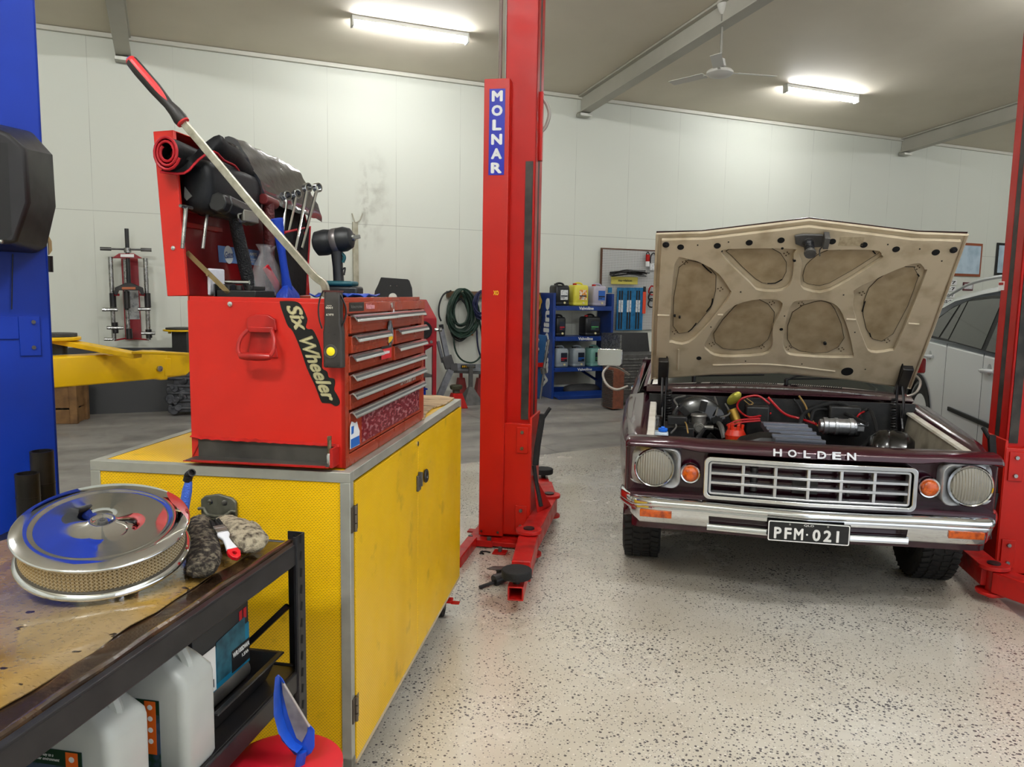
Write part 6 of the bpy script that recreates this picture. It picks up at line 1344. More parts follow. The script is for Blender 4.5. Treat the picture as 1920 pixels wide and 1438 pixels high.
P=[wq(x,y,.14) for x,y in((1004,546),(1008,560),(1010,600),(1009,640))];B().tube(P,.012,6).out('cable_tail',HY,T)
# folding aluminium trestle
FA=mat('trestle_alu','8f9298',.45,.5,col2='76787c',sc=14);DKG=mat('dark_bracket','4b4a4b',.5)
T=rt('folding_trestle','folded aluminium saw trestle with a small yellow badge, under the green hose','trestle')
def tb(a,b_,w,nm,m,off=.55,d=.05):
    p,q=wq(*a,off),wq(*b_,off);t=(q-p).normalized();n_=V((-t.z,0,t.x))*w
    B().prism([p-n_,q-n_,q+n_,p+n_],(0,d,0)).out(nm,m,T,bev=.003)
tb((828,616),(842,682),.035,'leg',FA);tb((843,688),(915,690),.05,'crossbar',FA,.56);tb((822,750),(846,694),.045,'leg',FA,.6);tb((822,640),(832,680),.02,'leg',FA,.5)
tb((838,668),(845,690),.07,'hinge_bracket',DKG,.58);tb((845,690),(858,688),.05,'hinge_bracket',DKG,.585);tb((825,613),(832,612),.03,'foot_cap',BLK,.57);tb((843,696),(915,700),.02,'rail',GRYP,.55)
q=wq(878,687,.6);B().box(q.x-.11,q.x+.11,-.602,-.598,q.z-.025,q.z+.025).out('badge',HBK,T,bev=.002);b=B()
for k in range(7): b.box(q.x-.09+.026*k,q.x-.075+.026*k,-.604,-.602,q.z-.013,q.z+.013)
b.out('badge_print',mat('badge_yellow','e0a818',.4),T)
# stands and jacks on the floor below
def cone_stand(px,py,hh,m,label,nm,w=.13,group=None):
    p=RI@onz(px,py);T=thing(nm,label,'axle stand',RM@M.Translation(p),group)
    B().loft([[(-w,-w,0),(w,-w,0),(w,w,0),(-w,w,0)],[(-w*.8,-w*.8,.05),(w*.8,-w*.8,.05),(w*.8,w*.8,.05),(-w*.8,w*.8,.05)],[(-.03,-.03,.24),(.03,-.03,.24),(.03,.03,.24),(-.03,.03,.24)]]).out('base',m,T,bev=.004)
    B().box(-.028,.028,-.02,.02,.22,hh).box(-.06,.06,-.03,.03,hh,hh+.02).out('post',m,T,bev=.003)
    return T
cone_stand(882,757,.52,GRYP,'grey steel axle stand with a square foot beneath the trestle','axle_stand',.16)
SR=mat('stand_red','7d2320',.45)
for x,y,lb in((864,749,'dull red axle stand left of the grey one'),(900,749,'dull red axle stand right of the grey one')):
    p=RI@onz(x,y);T=thing('axle_stand',lb,'axle stand',RM@M.Translation(p),'dull red axle stands by the wall')
    B().loft([[(-.09,-.09,0),(.09,-.09,0),(.09,.09,0),(-.09,.09,0)],[(-.045,-.045,.32),(.045,-.045,.32),(.045,.045,.32),(-.045,.045,.32)]]).out('base',SR,T,bev=.003);B().box(-.02,.02,-.02,.02,.3,.44).box(-.05,.05,-.025,.025,.43,.46).out('saddle_post',SR,T,bev=.003)
p=RI@onz(855,764);T=thing('bottle_jack','bright red trolley jack with a round olive saddle, by the cabinet corner','jack',RM@M.Translation(p))
B().loft([[(-.10,-.13,0),(.13,-.13,0),(.13,.13,0),(-.10,.13,0)],[(-.06,-.06,.2),(.07,-.06,.2),(.07,.06,.2),(-.06,.06,.2)]]).out('jack_body',RED,T,bev=.01);B().cyl((0,0,.2),(0,0,.25),.05).lathe([(.075,.25),(.085,.27),(.085,.30),(.07,.31)],20).out('saddle',mat('saddle_olive','3f3d2c',.6),T)
p=RI@onz(850,742);T=thing('teal_bracket','teal folded steel bracket with a keyhole slot leaning behind the red jack','bracket',RM@M.Translation(p))
B().prism([(-.10,.1,.52),(.16,.1,.58),(.08,.02,.20),(.05,0,.0),(-.02,0,.0)],(0,.02,0)).out('plate',mat('teal_paint','1e5f70',.45),T,bev=.003);B().lathe([(.035,-.001),(.035,0)],16,(.05,.055,.40),(0,1,0),sy=1.6).out('slot',HOLE,T)
# creepers
def creeper(pxs,lab,m,off,nm='mechanic_creeper'):
    T=rt(nm,lab,'creeper','mechanic creepers leaning behind the red post');q=wpoly(pxs,off);B().prism(q,(0,.05,0)).out('deck',m,T,bev=.01)
    b=B()
    for px,py in((pxs[0][0]+2,pxs[0][1]+12),(pxs[-1][0]+3,pxs[-1][1]-4)): 
        p=wq(px,py,off+.04);b.cyl(p-V((.02,0,0)),p+V((.02,0,0)),.04,n=14)
    b.out('castor_wheel',STEEL,T,bev=.003)
creeper([(996,627),(1004,632),(1003,680),(1000,700),(1002,720),(998,745),(985,748),(985,627)],'red mechanic creeper standing on end against the wall',mat('creeper_red','a02a44',.35),.8)
creeper([(1005,626),(1026,629),(1020,680),(1016,693),(1020,715),(1012,748),(1001,748),(1003,700),(1004,660)],'blue mechanic creeper standing on end beside the oil rack',mat('creeper_blue','1c4a78',.4),.74)
q=wq(1012,684,.82);tag(B().box(q.x-.10,q.x+.08,-.83,-.81,q.z-.03,q.z+.03).out('red_clip',RED,sm=0),'small red clip across the middle of the blue creeper','clip').matrix_world=RM
T=rt('steel_pole','grey steel pole leaning on the side of the blue rack','pole');B().cyl(wq(1029,637,.85),wq(1020,690,.9),.022,n=8).cyl(wq(1018,690,.9),wq(1020,700,.9),.045,n=8).cyl(wq(1019,700,.9),wq(1013,748,.95),.016,n=8).out('pole',GRYP,T)
# ---------- oil rack ----------
RB=mat('rack_blue','12357f',.4,col2='0f2c6b',sc=5)
y1_=-.12;y0_=RI@onz(1035,748);y0_=y0_.y
xl=sq_(1037,700,y0_).x;xr=sq_(1145,700,y0_).x
T=rt('oil_rack','blue steel oil display rack with three shelves of drums','rack')
zt_=sq_(1037,549,y0_).z
xs0=sq_(1013,650,y1_).x
for x,nm in((xl,'side'),(xr,'side')):
    B().prism([(x-.02,y0_,0),(x-.02,y0_,zt_),(x-.02,y1_,zt_+.0),(x-.02,y1_,0)],(.04,0,0)).out('side_panel',RB,T,bev=.004)
B().box(xl+.02,xr-.02,y1_,y1_+.01,0,.12).out('rear_rail',RB,T)
zs=[]
for k,(py,py2) in enumerate(((574,581),(631,638),(689,695))):
    z=sq_(1088,py,y0_).z;z2=sq_(1088,py2,y0_).z;zs.append(z)
    s_=B().box(xl+.02,xr-.02,y0_,y1_,z-.03,z).box(xl+.02,xr-.02,y0_-.012,y0_,z2-.01,z+.0).out('shelf',RB,T,bev=.003)
    text('shelf_name','Valvoline',WHT,s_,((xl+xr)/2+.03,y0_-.0135,(z+z2)/2-.003),(1,0,0),(0,0,1),(z-z2)*.86,.25,ex=.002,fat=.05)
B().tube([(xr-.4,y1_-.05,zs[2]-.03),(xr-.05,y1_-.1,zs[2]-.24)],.02,6,sp=1).out('brace',RB,T)
B().prism([(xl+.05,y0_-.12,0),(xr+.12,y0_-.12,0),(xr+.05,y0_+.05,.05),(xl-.0,y0_+.05,.05)],(0,0,.05)).out('base_tray',RB,T,bev=.004)
text('side_lettering','Valvoline',WHT,T,(xl-.0215,(y0_+y1_)/2,zt_*.52),(0,0,1),(0,1,0) if 0 else (0,1,0),.19,zt_*.86,ex=.002,fat=.06)
def drum(px,py,w,h,shelf,m,label,lab1,lab2,cap,name='oil_drum',liq=None):
    zf=zs[shelf];p=sq_(px,py,y0_+.16);W=w;D=.24;T=thing(name,label,'drum',RM@M.Translation(V((p.x,y0_+.17,zf+.004))),'oil drums on the blue rack')
    def rg(a,z): return [V((x,y,z)) for x,y in rrect(-W/2*a,W/2*a,-D/2*a,D/2*a,.04*a,4)]
    B().loft([rg(.93,0),rg(1,.015),rg(1,h*.12),rg(.975,h*.14),rg(1,h*.16),rg(1,h*.80),rg(.93,h*.88),rg(.8,h*.91)]).out('drum_body',m,T,sm=60)
    B().tube([(-.07,0,h*.90),(-.05,0,h*.97),(.0,0,h*1.0),(.05,0,h*.97),(.07,0,h*.9)],.016,8).out('drum_handle',m,T)
    B().cyl((-W*.30,-.03,h*.88),(-W*.30,-.03,h*.98),.03).out('drum_cap',cap,T)
    l=B().box(-W*.16,W*.34,-D/2-.003,-D/2-.001,h*.26,h*.70).out('drum_label',lab1,T)
    B().box(-W*.14,W*.32,-D/2-.0045,-D/2-.0035,h*.40,h*.46).box(-W*.14,W*.12,-D/2-.0045,-D/2-.0035,h*.33,h*.36).out('label_print',lab2,l)
    B().lathe([(.016,0),(.016,.012)],12,(W*.12,-D/2,h*.13),(0,-1,0)).out('tap_plug',mat('plug_cream','d8cd9d',.5),T)
DB=mat('drum_black','17181a',.4);DY=mat('drum_yellow','d9cf4a',.35,sub=.2);DC=mat('drum_purple','a9a4b2',.3,sub=.2);DG_=mat('drum_clear_grey','9fa8ad',.3,sub=.2,col2='7d868d',sc=3);DT=mat('drum_teal','7fb0a4',.3,sub=.2)
LW=mat('label_white','d4d5d4',.5,col2='9c9d9e',sc=40,mix=(.55,.65));LO=mat('label_amber','d98a2a',.5,col2='e6ddc8',sc=25,mix=(.45,.55));LD=mat('label_dark','1d2230',.4);LR_=mat('label_red','b3202c',.4);LBL=mat('label_skyblue','2c5fb0',.4);LGN=mat('label_lime','3f8a4a',.4);CPR=RED;CPK=BLK
drum(1049,560,.24,.33,0,DB,'black drum with a white label at the left of the top shelf',LW,LD,CPK)
drum(1084,560,.25,.34,0,DY,'yellow drum on the middle of the top shelf',LO,LD,CPR)
drum(1119,560,.23,.33,0,DC,'pale purple half-filled drum at the right of the top shelf',LBL,LD,CPR)
drum(1046,615,.17,.31,1,DB,'narrow black drum with red label at the left of the middle shelf',LD,LR_,CPK)
drum(1106,615,.27,.32,1,DB,'wide black drum with a green-striped label on the middle shelf',LD,LGN,CPR)
drum(1049,675,.21,.31,2,DG_,'clear grey drum with a red-striped label at the left of the bottom shelf',LD,LR_,CPK)
drum(1081,675,.21,.31,2,DG_,'clear grey drum with a blue-striped label in the middle of the bottom shelf',LD,LBL,CPK)
drum(1113,675,.21,.31,2,DT,'pale teal drum behind the car mirror on the bottom shelf',LD,LGN,CPK)
p=sq_(1093,735,y0_+.2);T=thing('sack','dark grey filled sack with blue lettering on the rack base','sack',RM@M.Translation(V((p.x,y0_+.24,.004))))
B().loft([[(x,.135*k*math.cos(a),.09+.085*k*math.sin(a)) for a in[2*PI*i/14 for i in range(14)]] for x,k in((-.30,.3),(-.27,.75),(-.17,1),(.08,1.05),(.22,.9),(.28,.5),(.31,.2))]).out('sack_body',mat('sack_grey','3b3b3c',.7,bump=.4,bsc=18),T,sm=60)
B().box(-.15,.2,-.147,-.14,.03,.06).out('sack_print',mat('print_navy','1d2f5c',.5),T)
# ---------- pegboard ----------
PG=mat('pegboard','b9b9b6',.6);n=NT(PG);v=n.n('Mapping',{0:n.tc.outputs['Object'],3:(38,1,38)});x=n.n('SeparateXYZ',{0:v.outputs[0]})
fx=n.math('SUBTRACT',n.math('FRACT',x.outputs[0]),.5);fz=n.math('SUBTRACT',n.math('FRACT',x.outputs[2]),.5);d=n.math('ADD',n.math('MULTIPLY',fx,fx),n.math('MULTIPLY',fz,fz));n.set('Base Color',n.mix(n.math('LESS_THAN',d,.06),lin('bfbfbc'),lin('66635e')))
a=wq(1130,467,.06);b0_=wq(1262,618,.06)
T=tag(B().box(a.x,b0_.x+.3,-.06,-.04,b0_.z,a.z).out('pegboard',PG,sm=0),'white perforated pegboard on the wall left of the raised bonnet','pegboard');T.matrix_world=RM
fb=B().box(a.x-.02,a.x,-.065,-.03,b0_.z,a.z).box(a.x-.02,b0_.x+.3,-.065,-.03,a.z,a.z+.02).out('board_edge',mat('edge_rust','5a3a2a',.7),T)
def z2(x,y): return (980+x/4.493,440+y/4.493)
BP=mat('pack_blue','1d6fa0',.35,col2='16587f',sc=20)
for k,x in enumerate((800,870,945)):
    p,q=wq(*z2(x,445),.13),wq(*z2(x+62,805),.13);T=rt('wiper_pack','blue wiper blade pack hanging on the pegboard, '+('nearest the drums','in the middle','beside the orange tool')[k],'wiper blade pack','wiper blade packs on the pegboard')
    B().box(p.x,q.x,-.13,-.11,q.z,p.z).out('card',BP,T,bev=.002);B().box(p.x+.03,p.x+.055,-.135,-.13,q.z+.02,p.z-.05).box(p.x+.075,p.x+.10,-.135,-.13,q.z+.02,p.z-.05).out('blade',HBK,T);B().box(p.x+.025,p.x+.06,-.137,-.135,(p.z+q.z)/2-.05,(p.z+q.z)/2+.14).box(p.x+.07,p.x+.105,-.137,-.135,(p.z+q.z)/2-.05,(p.z+q.z)/2+.14).out('blade_label',LW,T)
p,q=wq(*z2(722,445),.12),wq(*z2(752,490),.12);T=rt('blue_card','small blue card hanging at the top edge above the rack','card');B().box(p.x,q.x,-.12,-.11,q.z,p.z).out('card',BP,T)
p,q=wq(*z2(1013,480),.13),wq(*z2(1032,665),.13);T=rt('orange_tool','orange hanging tool tag on the pegboard','tool');B().box(p.x,q.x,-.14,-.12,q.z,p.z).out('tag_body',mat('tool_orange','d9482a',.4),T,bev=.003);B().cyl(((p.x+q.x)/2,-.13,p.z),((p.x+q.x)/2,-.13,p.z+.08),.022,n=10).out('tag_neck',BLK,T)
p,q=wq(*z2(745,352),.14),wq(*z2(965,420),.14);T=rt('sale_sign','yellow folded sign with black lettering on the pegboard','sign');s_=B().box(p.x,q.x,-.15,-.14,q.z,p.z).out('sign_face',mat('sign_yellow','cfc35a',.5),T);text('sign_text','nu-vision',HBK,s_,((p.x+q.x)/2+.01,-.151,(p.z+q.z)/2+.0),(1,0,0),(0,0,1),.035,.25,ex=.001,fat=.05)
T=rt('wiper_bundle','bundle of loose black wiper blades lying over the yellow sign','wiper blades');b=B();g=random.Random(3)
for k in range(11):
    x0,y0=740+g.uniform(-20,30),335+g.uniform(-20,20);x1,y1=1010+g.uniform(-40,60),318+g.uniform(-22,35);a_,c_=wq(*z2(x0,y0),.2+.01*k),wq(*z2(x1,y1),.2+.01*k);b.tube([a_,a_.lerp(c_,.5)+V((0,0,.03)),c_],.010,5,sp=3)
b.out('blades',BLKM,T)
p=wq(*z2(1053,215),.12);T=rt('red_cartridge','red and white tube clipped high on the pegboard','tube');B().cyl(p-V((0,0,.09)),p+V((0,0,.09)),.032,n=14).out('tube_body',RED,T);B().cyl(p-V((0,0,.10)),p+V((0,0,-.02)),.033,n=14).out('tube_label',WHT,T);B().tube([p+V((-.03,0,.09)),p+V((0,0,.13)),p+V((.03,0,.09))],.008,6).out('tube_hook',BLKM,T)
p=wq(*z2(1100,225),.12);T=rt('shackle','black U-shaped shackle beside the red tube on the pegboard','shackle');B().tube([p+V((-.055,0,-.03)),p+V((-.05,0,.08)),p+V((0,0,.13)),p+V((.05,0,.08)),p+V((.055,0,-.03))],.012,6).out('hoop',BLKM,T);B().box(p.x-.06,p.x+.06,-.13,-.11,p.z-.14,p.z-.03).out('card',LW,T)
T=rt('hanging_coils','small red and black coiled leads at the right of the pegboard','leads')
for k,(x,y,m) in enumerate(((1090,470,RED),(1088,520,BLK),(1085,575,BLK))):
    p=wq(*z2(x,y),.14);B().tube([p+V((.06*math.cos(t),-.01*math.sin(t*3),.07*math.sin(t))) for t in[2*PI*i/12 for i in range(12)]],.012,6,closed=True,sp=2).out('coil',m,T)
# grey roller toolbox behind the mirror
def sr(px,py): return sq_(px,py,-1.5)
a,b0_=sr(1166,628),sr(1212,760);T=rt('roller_cabinet','grey roller tool cabinet with an open top behind the car mirror','tool cabinet')
B().box(a.x,b0_.x+.35,-1.5,-1.0,.05,sr(1180,665).z).out('body',GRYP,T,bev=.004);B().prism([(a.x,-1.0,sr(1180,665).z),(b0_.x+.35,-1.0,sr(1180,665).z),(b0_.x+.35,-.93,a.z),(a.x,-.93,a.z)],(0,.02,0)).out('open_lid',BLK,T)
B().box(a.x-.01,a.x+.01,-1.48,-.95,sr(1180,665).z,a.z).out('lid_side',STEEL,T)
z=sr(1180,672).z
for k in range(6):
    d=B().box(a.x+.02,b0_.x+.33,-1.515,-1.5,z-.075-k*.085,z-k*.085).out('drawer',GRYP,T,bev=.003);B().box(a.x+.02,b0_.x+.33,-1.53,-1.515,z-.018-k*.085,z-.003-k*.085).out('drawer_pull',STEEL,d)
for x in(a.x+.06,b0_.x+.28): B().cyl((x-.02,-1.4,.04),(x+.02,-1.4,.04),.04,n=14).out('castor_wheel',RUB,T)
a=sq_(1146,690,-1.75);T=rt('copper_radiator','rust-brown finned radiator core beside the grey tool cabinet','radiator');B().box(a.x-.02,a.x+.15,-1.85,-1.58,.02,a.z).out('core',mat('core_rust','7a4530',.6,col2='5f3424',sc=30),T,bev=.004);b=B()
for k in range(22): b.box(a.x-.04,a.x-.02,-1.85,-1.58,.04+k*(a.z-.05)/22,.05+k*(a.z-.05)/22)
b.out('fins',GRYP,T)
# ---------- wall pieces ----------
T=rt('wall_pipe','pale timber strip running up the wall to a sooty split end','pipe');a,b0_=wq(661,416,.04),wq(672,560,.04);B().prism([(a.x,-.04,a.z),(b0_.x,-.04,a.z),(b0_.x+.03,-.04,0),(a.x+.03,-.04,0)],(0,.035,0)).out('strip',mat('strip_cream','b5b19c',.6,col2='9a957f',sc=9),T,bev=.003)
B().tube([wq(660,400,.02),wq(664,412,.03),wq(667,417,.04),wq(675,412,.03),wq(680,400,.02)],.008,6).out('wire_fork',mat('wire_pale','aaa593',.6),T)
def frame(p0,p1,lab,fm,hh='left'):
    a,b_=wq(*p0,.03),wq(*p1,.03);T=rt('framed_picture',lab,'picture','framed pictures on the back wall');B().box(a.x,b_.x,-.03,-.008,b_.z,a.z).out('picture_frame',fm,T,bev=.004)
    B().box(a.x+.05,b_.x-.05,-.034,-.030,b_.z+.05,a.z-.05).out('print',mat('faded_print','bcd0de',.35,col2='9db6c8',sc=5,coat=.6),T)
    return T
frame((1775,453),(1838,519),'faded car print in a reddish wood frame right of the raised bonnet',mat('frame_wood','8f4a2c',.5))
frame((1871,455),(1925,518),'faded print in a black frame beside the right red post',BLK)
a,b_=wq(1807,529,.02),wq(1824,545,.02);T=rt('small_plaque','small dark-edged plaque on the wall above the white car roof','plaque');B().box(a.x,b_.x,-.02,-.005,b_.z,a.z).out('plaque_frame',mat('plaque_maroon','5a2a30',.5),T);B().box(a.x+.03,b_.x-.02,-.023,-.02,b_.z+.03,a.z-.03).out('plaque_card',LW,T)
for k,(x,y) in enumerate(((1768,529),(1766,541),(1764,553),(1760,565))):
    a=wq(x,y,.02);T=rt('wall_number_plate',('top','second','third','lowest')[k]+' number plate in the column on the wall behind the bonnet','number plate','old number plates on the wall')
    s_=B().box(a.x,a.x+.40,-.02,-.012,a.z-.05,a.z+.05).out('plate',WHT,T,bev=.003);text('plate_digits',('·17','M·7','HA·7','NS·2')[k],HBK,s_,(a.x+.22,-.021,a.z),(1,0,0),(0,0,1),.06,.30,ex=.001,bold=.02)
# ---------- ceiling fan ----------
q=ceilp(1356,3);qw=RM@q;hub=ony(1352,135,qw.y);T=thing('ceiling_fan','white ceiling fan on a long rod beside the ceiling beam','ceiling fan',fr((qw.x,qw.y,0),.3))
FW_=mat('fan_white','d2d0c8',.4);zh=hub.z;zc=qw.z
B().lathe([(.02,zc-.14),(.045,zc-.10),(.07,zc-.02),(.07,zc+.02)],24).out('canopy',FW_,T);B().cyl((0,0,zh+.05),(0,0,zc-.1),.014,n=12).out('rod',mat('rod_grey','8f8c84',.4,.5),T)
B().lathe([(.02,zh+.15),(.05,zh+.14),(.065,zh+.06),(.05,zh+.05)],20).out('top_cup',FW_,T);B().lathe([(.05,zh+.05),(.05,zh+.02)],16).out('stem',BLKM,T)
B().lathe([(.03,zh+.03),(.13,zh+.02),(.15,zh+.0),(.15,zh-.02),(.12,zh-.045),(.05,zh-.065),(.001,zh-.07)],32).out('motor',FW_,T,sm=50)
for k in range(3):
    mm=M.Rotation(2*PI*k/3+.5,4,'Z');B().box(.13,.22,-.015,.015,zh-.006,zh,mm).box(.20,.68,-.06,.06,-.003,.003,mm@M.Translation((0,0,zh))@M.Rotation(.2,4,'X')).out('fan_blade',FW_,T,bev=.002)
# ---------- white wagon at the right ----------
SA=.22;p=onz(1748,668,1.03);SM_=fr((p.x,p.y,0),SA);SI=SM_.inverted()
def sp_(px,py,x=0): return SI@onp(px,py,*plane(SM_,(x,0,0),(1,0,0)))
def z1_(x,y): return (1660+x/3.27,420+y/3.27)
if DEBUG:
    for nm,a,b_ in(('roof',740,345),('roofl',460,400),('win br',700,795),('win bl',250,690),('hand2',640,915),('strip0',388,1135),('strip1',660,1245),('arch',300,1150)): print('SUV',nm,tuple(round(c,2) for c in sp_(*z1_(a,b_))))
T=thing('car','pearl white wagon with dark tinted windows parked beyond the right red hoist post','car',SM_)
WP=mat('white_car','d6d9d9',.22,coat=.6,spec=.5);SPL=mat('suv_trim','0a0a0b',.5,spec=.2);DGL=mat('dark_glass','0c0d0e',.04,spec=.35)
def arc(cy,r,a0,a1,n,cz=.37): return [(cy+r*math.cos(a0+(a1-a0)*k/n),cz+r*math.sin(a0+(a1-a0)*k/n)) for k in range(n+1)]
ar=arc(.36,.43,0,PI,14);ar2=arc(-2.5,.43,0,PI,14)
low=[(1.10,.35),(1.12,.7),(1.08,1.0),(.95,1.14)]+[(.3,1.165),(-1.6,1.13),(-2.6,1.08),(-3.2,.98),(-3.35,.6),(-3.3,.3)]+ar2[::-1]+[(-2.0,.28)]+[(-.1,.28)]+ar[::-1]+[(.82,.32)]
# lower side skin as polygon with thickness, upper shoulder lofted
B().prism([(0,y,z) for y,z in low],(.04,0,0)).out('side_panel',WP,T,bev=.012)
B().prism([(1.85,y,z) for y,z in low],(-.04,0,0)).out('side_panel',WP,T,bev=.012)
B().loft([[(x,y,z) for x,z in((.02,z0),(.03,z1),(.10,z1+.01),(.925,z1+.03),(1.75,z1+.01),(1.82,z1),(1.83,z0))] for y,z0,z1 in((-3.3,.3,.75),(-3.1,.3,1.0),(-2.3,.3,1.08),(-2.29,.3,1.10),(-1.6,.3,1.13),(.3,.3,1.165),(.95,.3,1.14),(1.08,.3,1.0),(1.1,.3,.5))]).out('body',WP,T,sm=50)
gh=[(-2.3,1.08,.02),(-1.9,1.45,.10),(-1.6,1.66,.16),(-1.2,1.70,.17),(-.63,1.66,.17),(.0,1.60,.16),(.45,1.50,.14),(.85,1.30,.10),(1.0,1.12,.03)]
B().loft([[(ix,y,z-.05),(ix+.02,y,z-.01),(ix+.12,y,z+.02),(.925,y,z+.04),(1.73-ix,y,z+.02),(1.83-ix,y,z-.01),(1.85-ix,y,z-.05)] for y,z,ix in gh]).out('roof',WP,T,sm=50)
def xin(z): return .0+.165*max(0,(z-1.15))/.5
def win(L_,nm,m,off=0,par=None,th=.012,bev=0):
    P=[]
    for x,y in L_:
        p=sp_(*z1_(x,y),.08);P.append(V((xin(p.z)+off,p.y,p.z)))
    o=B().prism(P,(th,0,0)).out(nm,m,par or T,bev=bev);return o
def winy(L_,nm,m,off=0,par=None,th=.012):
    return B().prism([V((xin(z)+off,y,z)) for y,z in L_],(th,0,0)).out(nm,m,par or T)
wy=[(.33,1.20),(.32,1.26),(.18,1.38),(-.15,1.50),(-.55,1.575),(-1.0,1.60),(-1.7,1.60),(-2.1,1.35),(-2.3,1.15),(-1.6,1.16),(-.6,1.19)]
wg=winy(wy,'window_frame',SPL,-.012,th=.02)
for L_ in([(.27,1.225),(.25,1.27),(.12,1.38),(-.12,1.475),(-.29,1.515),(-.12,1.215)],[(-.17,1.215),(-.34,1.525),(-.46,1.55),(-.40,1.21)],[(-.43,1.205),(-.49,1.55),(-1.0,1.575),(-1.22,1.575),(-1.25,1.18)],[(-1.35,1.175),(-1.32,1.57),(-1.65,1.57),(-2.0,1.36),(-2.2,1.16)]):
    winy(L_,'side_glass',DGL,-.016,wg,.006)
B().tube([(.13,.1,1.60),(.14,-.4,1.70),(.14,-1.0,1.745),(.14,-1.6,1.75)],.018,8,flat=.7).out('roof_rail',mat('rail_silver','9c9ea0',.3,.7),T)
for y in(.09,-1.42):
    h=B().tube([(-.01,y+.10,1.02),(-.035,y+.06,1.02),(-.04,y-.08,1.03),(-.01,y-.13,1.03)],.016,8,flat=1.).out('door_handle',WP,T);B().lathe([(.045,-.0005),(.045,.002)],18,(-.0,y-.02,1.035),(-1,0,0)).out('handle_cup',mat('cup_grey','8f9292',.3,coat=.6),h)
b=B()
for y0,z0,z1 in((-.40,.45,1.17),(-1.30,.3,1.15)): b.box(-.0008,.002,y0-.003,y0+.003,z0,z1)
b.out('door_gap',HOLE,T)
B().box(-.018,.0,-2.4,-.60,.60,.635).box(-.006,.0,-3.2,-.15,.28,.36).out('side_strip',SPL,T,bev=.004)
A1=arc(.36,.47,-.1,PI+.1,16);A2=arc(.36,.40,-.1,PI+.1,16);B().loft([[(-.012,y,z) for y,z in A1],[(-.012,y,z) for y,z in A2],[(.03,y,z) for y,z in A2],[(.03,y,z) for y,z in A1]],closed=False,cap=False).out('arch_trim',SPL,T)
for cy in(.36,-2.5):
    c=V((.13,cy,.375));w=B().lathe([(.24,-.10),(.30,-.12),(.36,-.11),(.375,-.09),(.375,.09),(.36,.11),(.24,.10)],40,c,(1,0,0),cap=False).out('wheel',TYR,T,sm=50);b=B().lathe([(.245,-.09),(.25,-.07),(.23,-.02),(.06,-.03)],32,c,(1,0,0),cap=False)
    for k in range(7): b.box(-.02,.02,.04,.24,-.07,-.04,M.Translation(c)@M.Rotation(PI/2,4,'Y')@M.Rotation(2*PI*k/7,4,'Z'))
    b.out('alloy_rim',STEEL,w,bev=.003)
B().box(-.004,.02,.62,1.08,.88,1.08).out('tail_lamp',mat('tail_red','7b1620',.15,coat=.8),T,bev=.01)
B().lathe([(.085,0),(.085,.002)],20,(-.0,.42,1.02),(-1,0,0)).out('fuel_flap',WP,T)
B().box(.05,1.8,-3.2,1.0,.22,.30).out('underbody',BLKM,T)
B().loft([[(x,y-.012,z) for x,z,y in((.12,1.10,-2.29),(1.73,1.10,-2.29),(1.62,1.60,-1.70),(.23,1.60,-1.70))],[(x,y,z) for x,z,y in((.12,1.10,-2.27),(1.73,1.10,-2.27),(1.62,1.60,-1.68),(.23,1.60,-1.68))]]).out('windscreen',DGL,T,bev=.004)
for x0,x1 in((.04,.42),(1.43,1.81)): B().box(x0,x1,-3.33,-3.2,.66,.80).out('headlamp',mat('clear_lamp','c5c9cc',.08,.3,coat=.8),T,bev=.02)
for x0,x1 in((.56,.90),(.95,1.29)): B().box(x0,x1,-3.33,-3.25,.60,.78).out('kidney_grille',SPL,T,bev=.02)
B().box(.15,1.7,-3.33,-3.25,.34,.46).out('lower_grille',SPL,T,bev=.01)
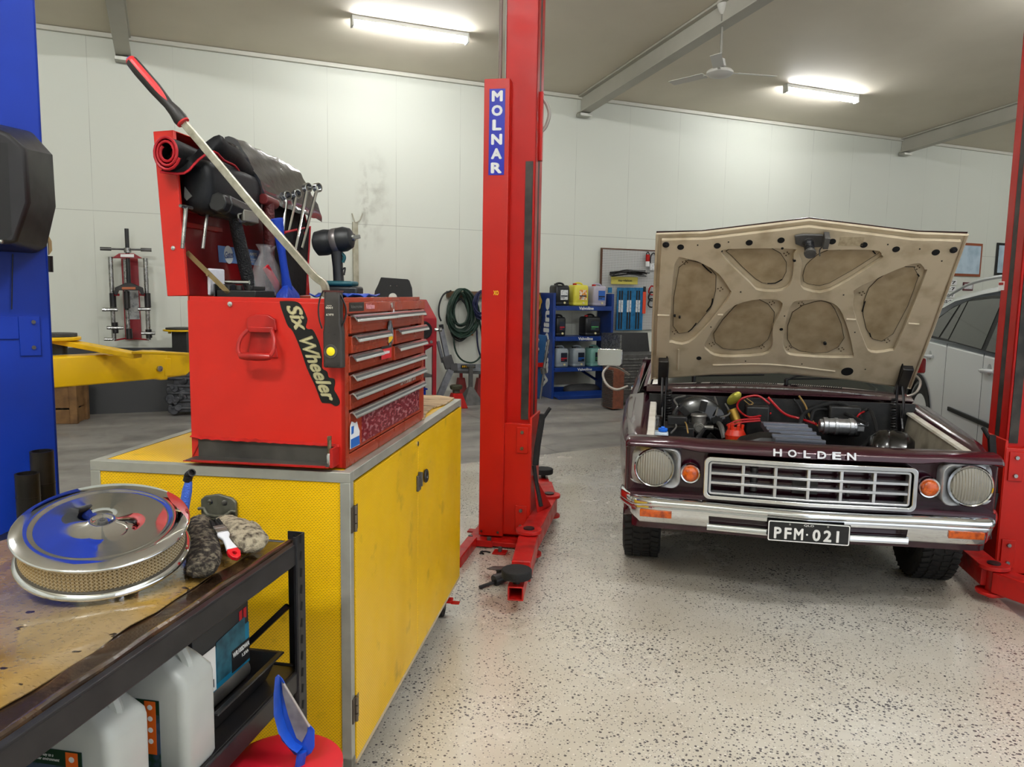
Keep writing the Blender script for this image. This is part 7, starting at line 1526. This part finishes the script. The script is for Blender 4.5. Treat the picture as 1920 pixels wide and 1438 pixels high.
# rest every group of parts on an empty at its own base
bpy.context.view_layer.update()
for T in [o for o in C.objects if o.type=='EMPTY' and o.parent is None]:
    ds=[c for c in T.children_recursive if c.type=='MESH']
    if not ds: print('EMPTY THING',T.name);continue
    Ti=T.matrix_world.inverted();ps=[Ti@(c.matrix_world@V(q)) for c in ds for q in c.bound_box]
    c_=V(((min(p.x for p in ps)+max(p.x for p in ps))/2,(min(p.y for p in ps)+max(p.y for p in ps))/2,min(p.z for p in ps)))
    S=M.Translation(c_);T.matrix_world=T.matrix_world@S;Si=S.inverted()
    for ch in T.children: ch.matrix_basis=Si@ch.matrix_basis
bpy.context.view_layer.update()
# ---------- lights ----------
LT0=mat('lamp_tube_far','fbfdff',.3,emit=LAMP_F)
for lx,lab in((LX[0],'long bright tube light nearest the left hoist column'),(LX[1],'bright tube light beyond the ceiling fan')):
    lamp(lx,-1.5,lab,1.4,e=LT0)
LT2=mat('lamp_tube_bright','fbfdff',.3,emit=LAMP_L)
LT1=mat('lamp_tube_mid','fbfdff',.3,emit=LAMP_M)
for lx,ly in LPOS: lamp(lx,ly,'tube light mounted on the sloping ceiling in a row behind',1.4,e=(LT2 if lx<0 else None) if ly<-8 else LT1)['group']='tube lights along the ceiling'
# added fill light behind the camera, outside a gap in the unseen front wall
for x0_,x1_ in((1.2,12.5),):
    ld=bpy.data.lights.new('fill_light','AREA');ld.shape='RECTANGLE';ld.size=x1_-x0_;ld.size_y=4.;ld.energy=FILL_E;ld.color=(.93,.97,1.)
    lo=bpy.data.objects.new('fill_light',ld);C.objects.link(lo);lo.matrix_world=RM@M.Translation(V(((x0_+x1_)/2,Y0-.3,2.0)))@M.Rotation(PI/2,4,'X')
sc=bpy.context.scene
w=bpy.data.worlds.new('world');sc.world=w;w.use_nodes=True;w.node_tree.nodes['Background'].inputs[0].default_value=(.75,.8,.9,1);w.node_tree.nodes['Background'].inputs[1].default_value=.3
vs=sc.view_settings;vs.view_transform='Standard';vs.look='None';vs.gamma=1;vs.exposure=EXPO;vs.use_curve_mapping=False
sc.cycles.use_denoising=True;sc.cycles.max_bounces=8;sc.cycles.diffuse_bounces=4;sc.cycles.caustics_reflective=False;sc.cycles.caustics_refractive=False;sc.cycles.sample_clamp_indirect=6
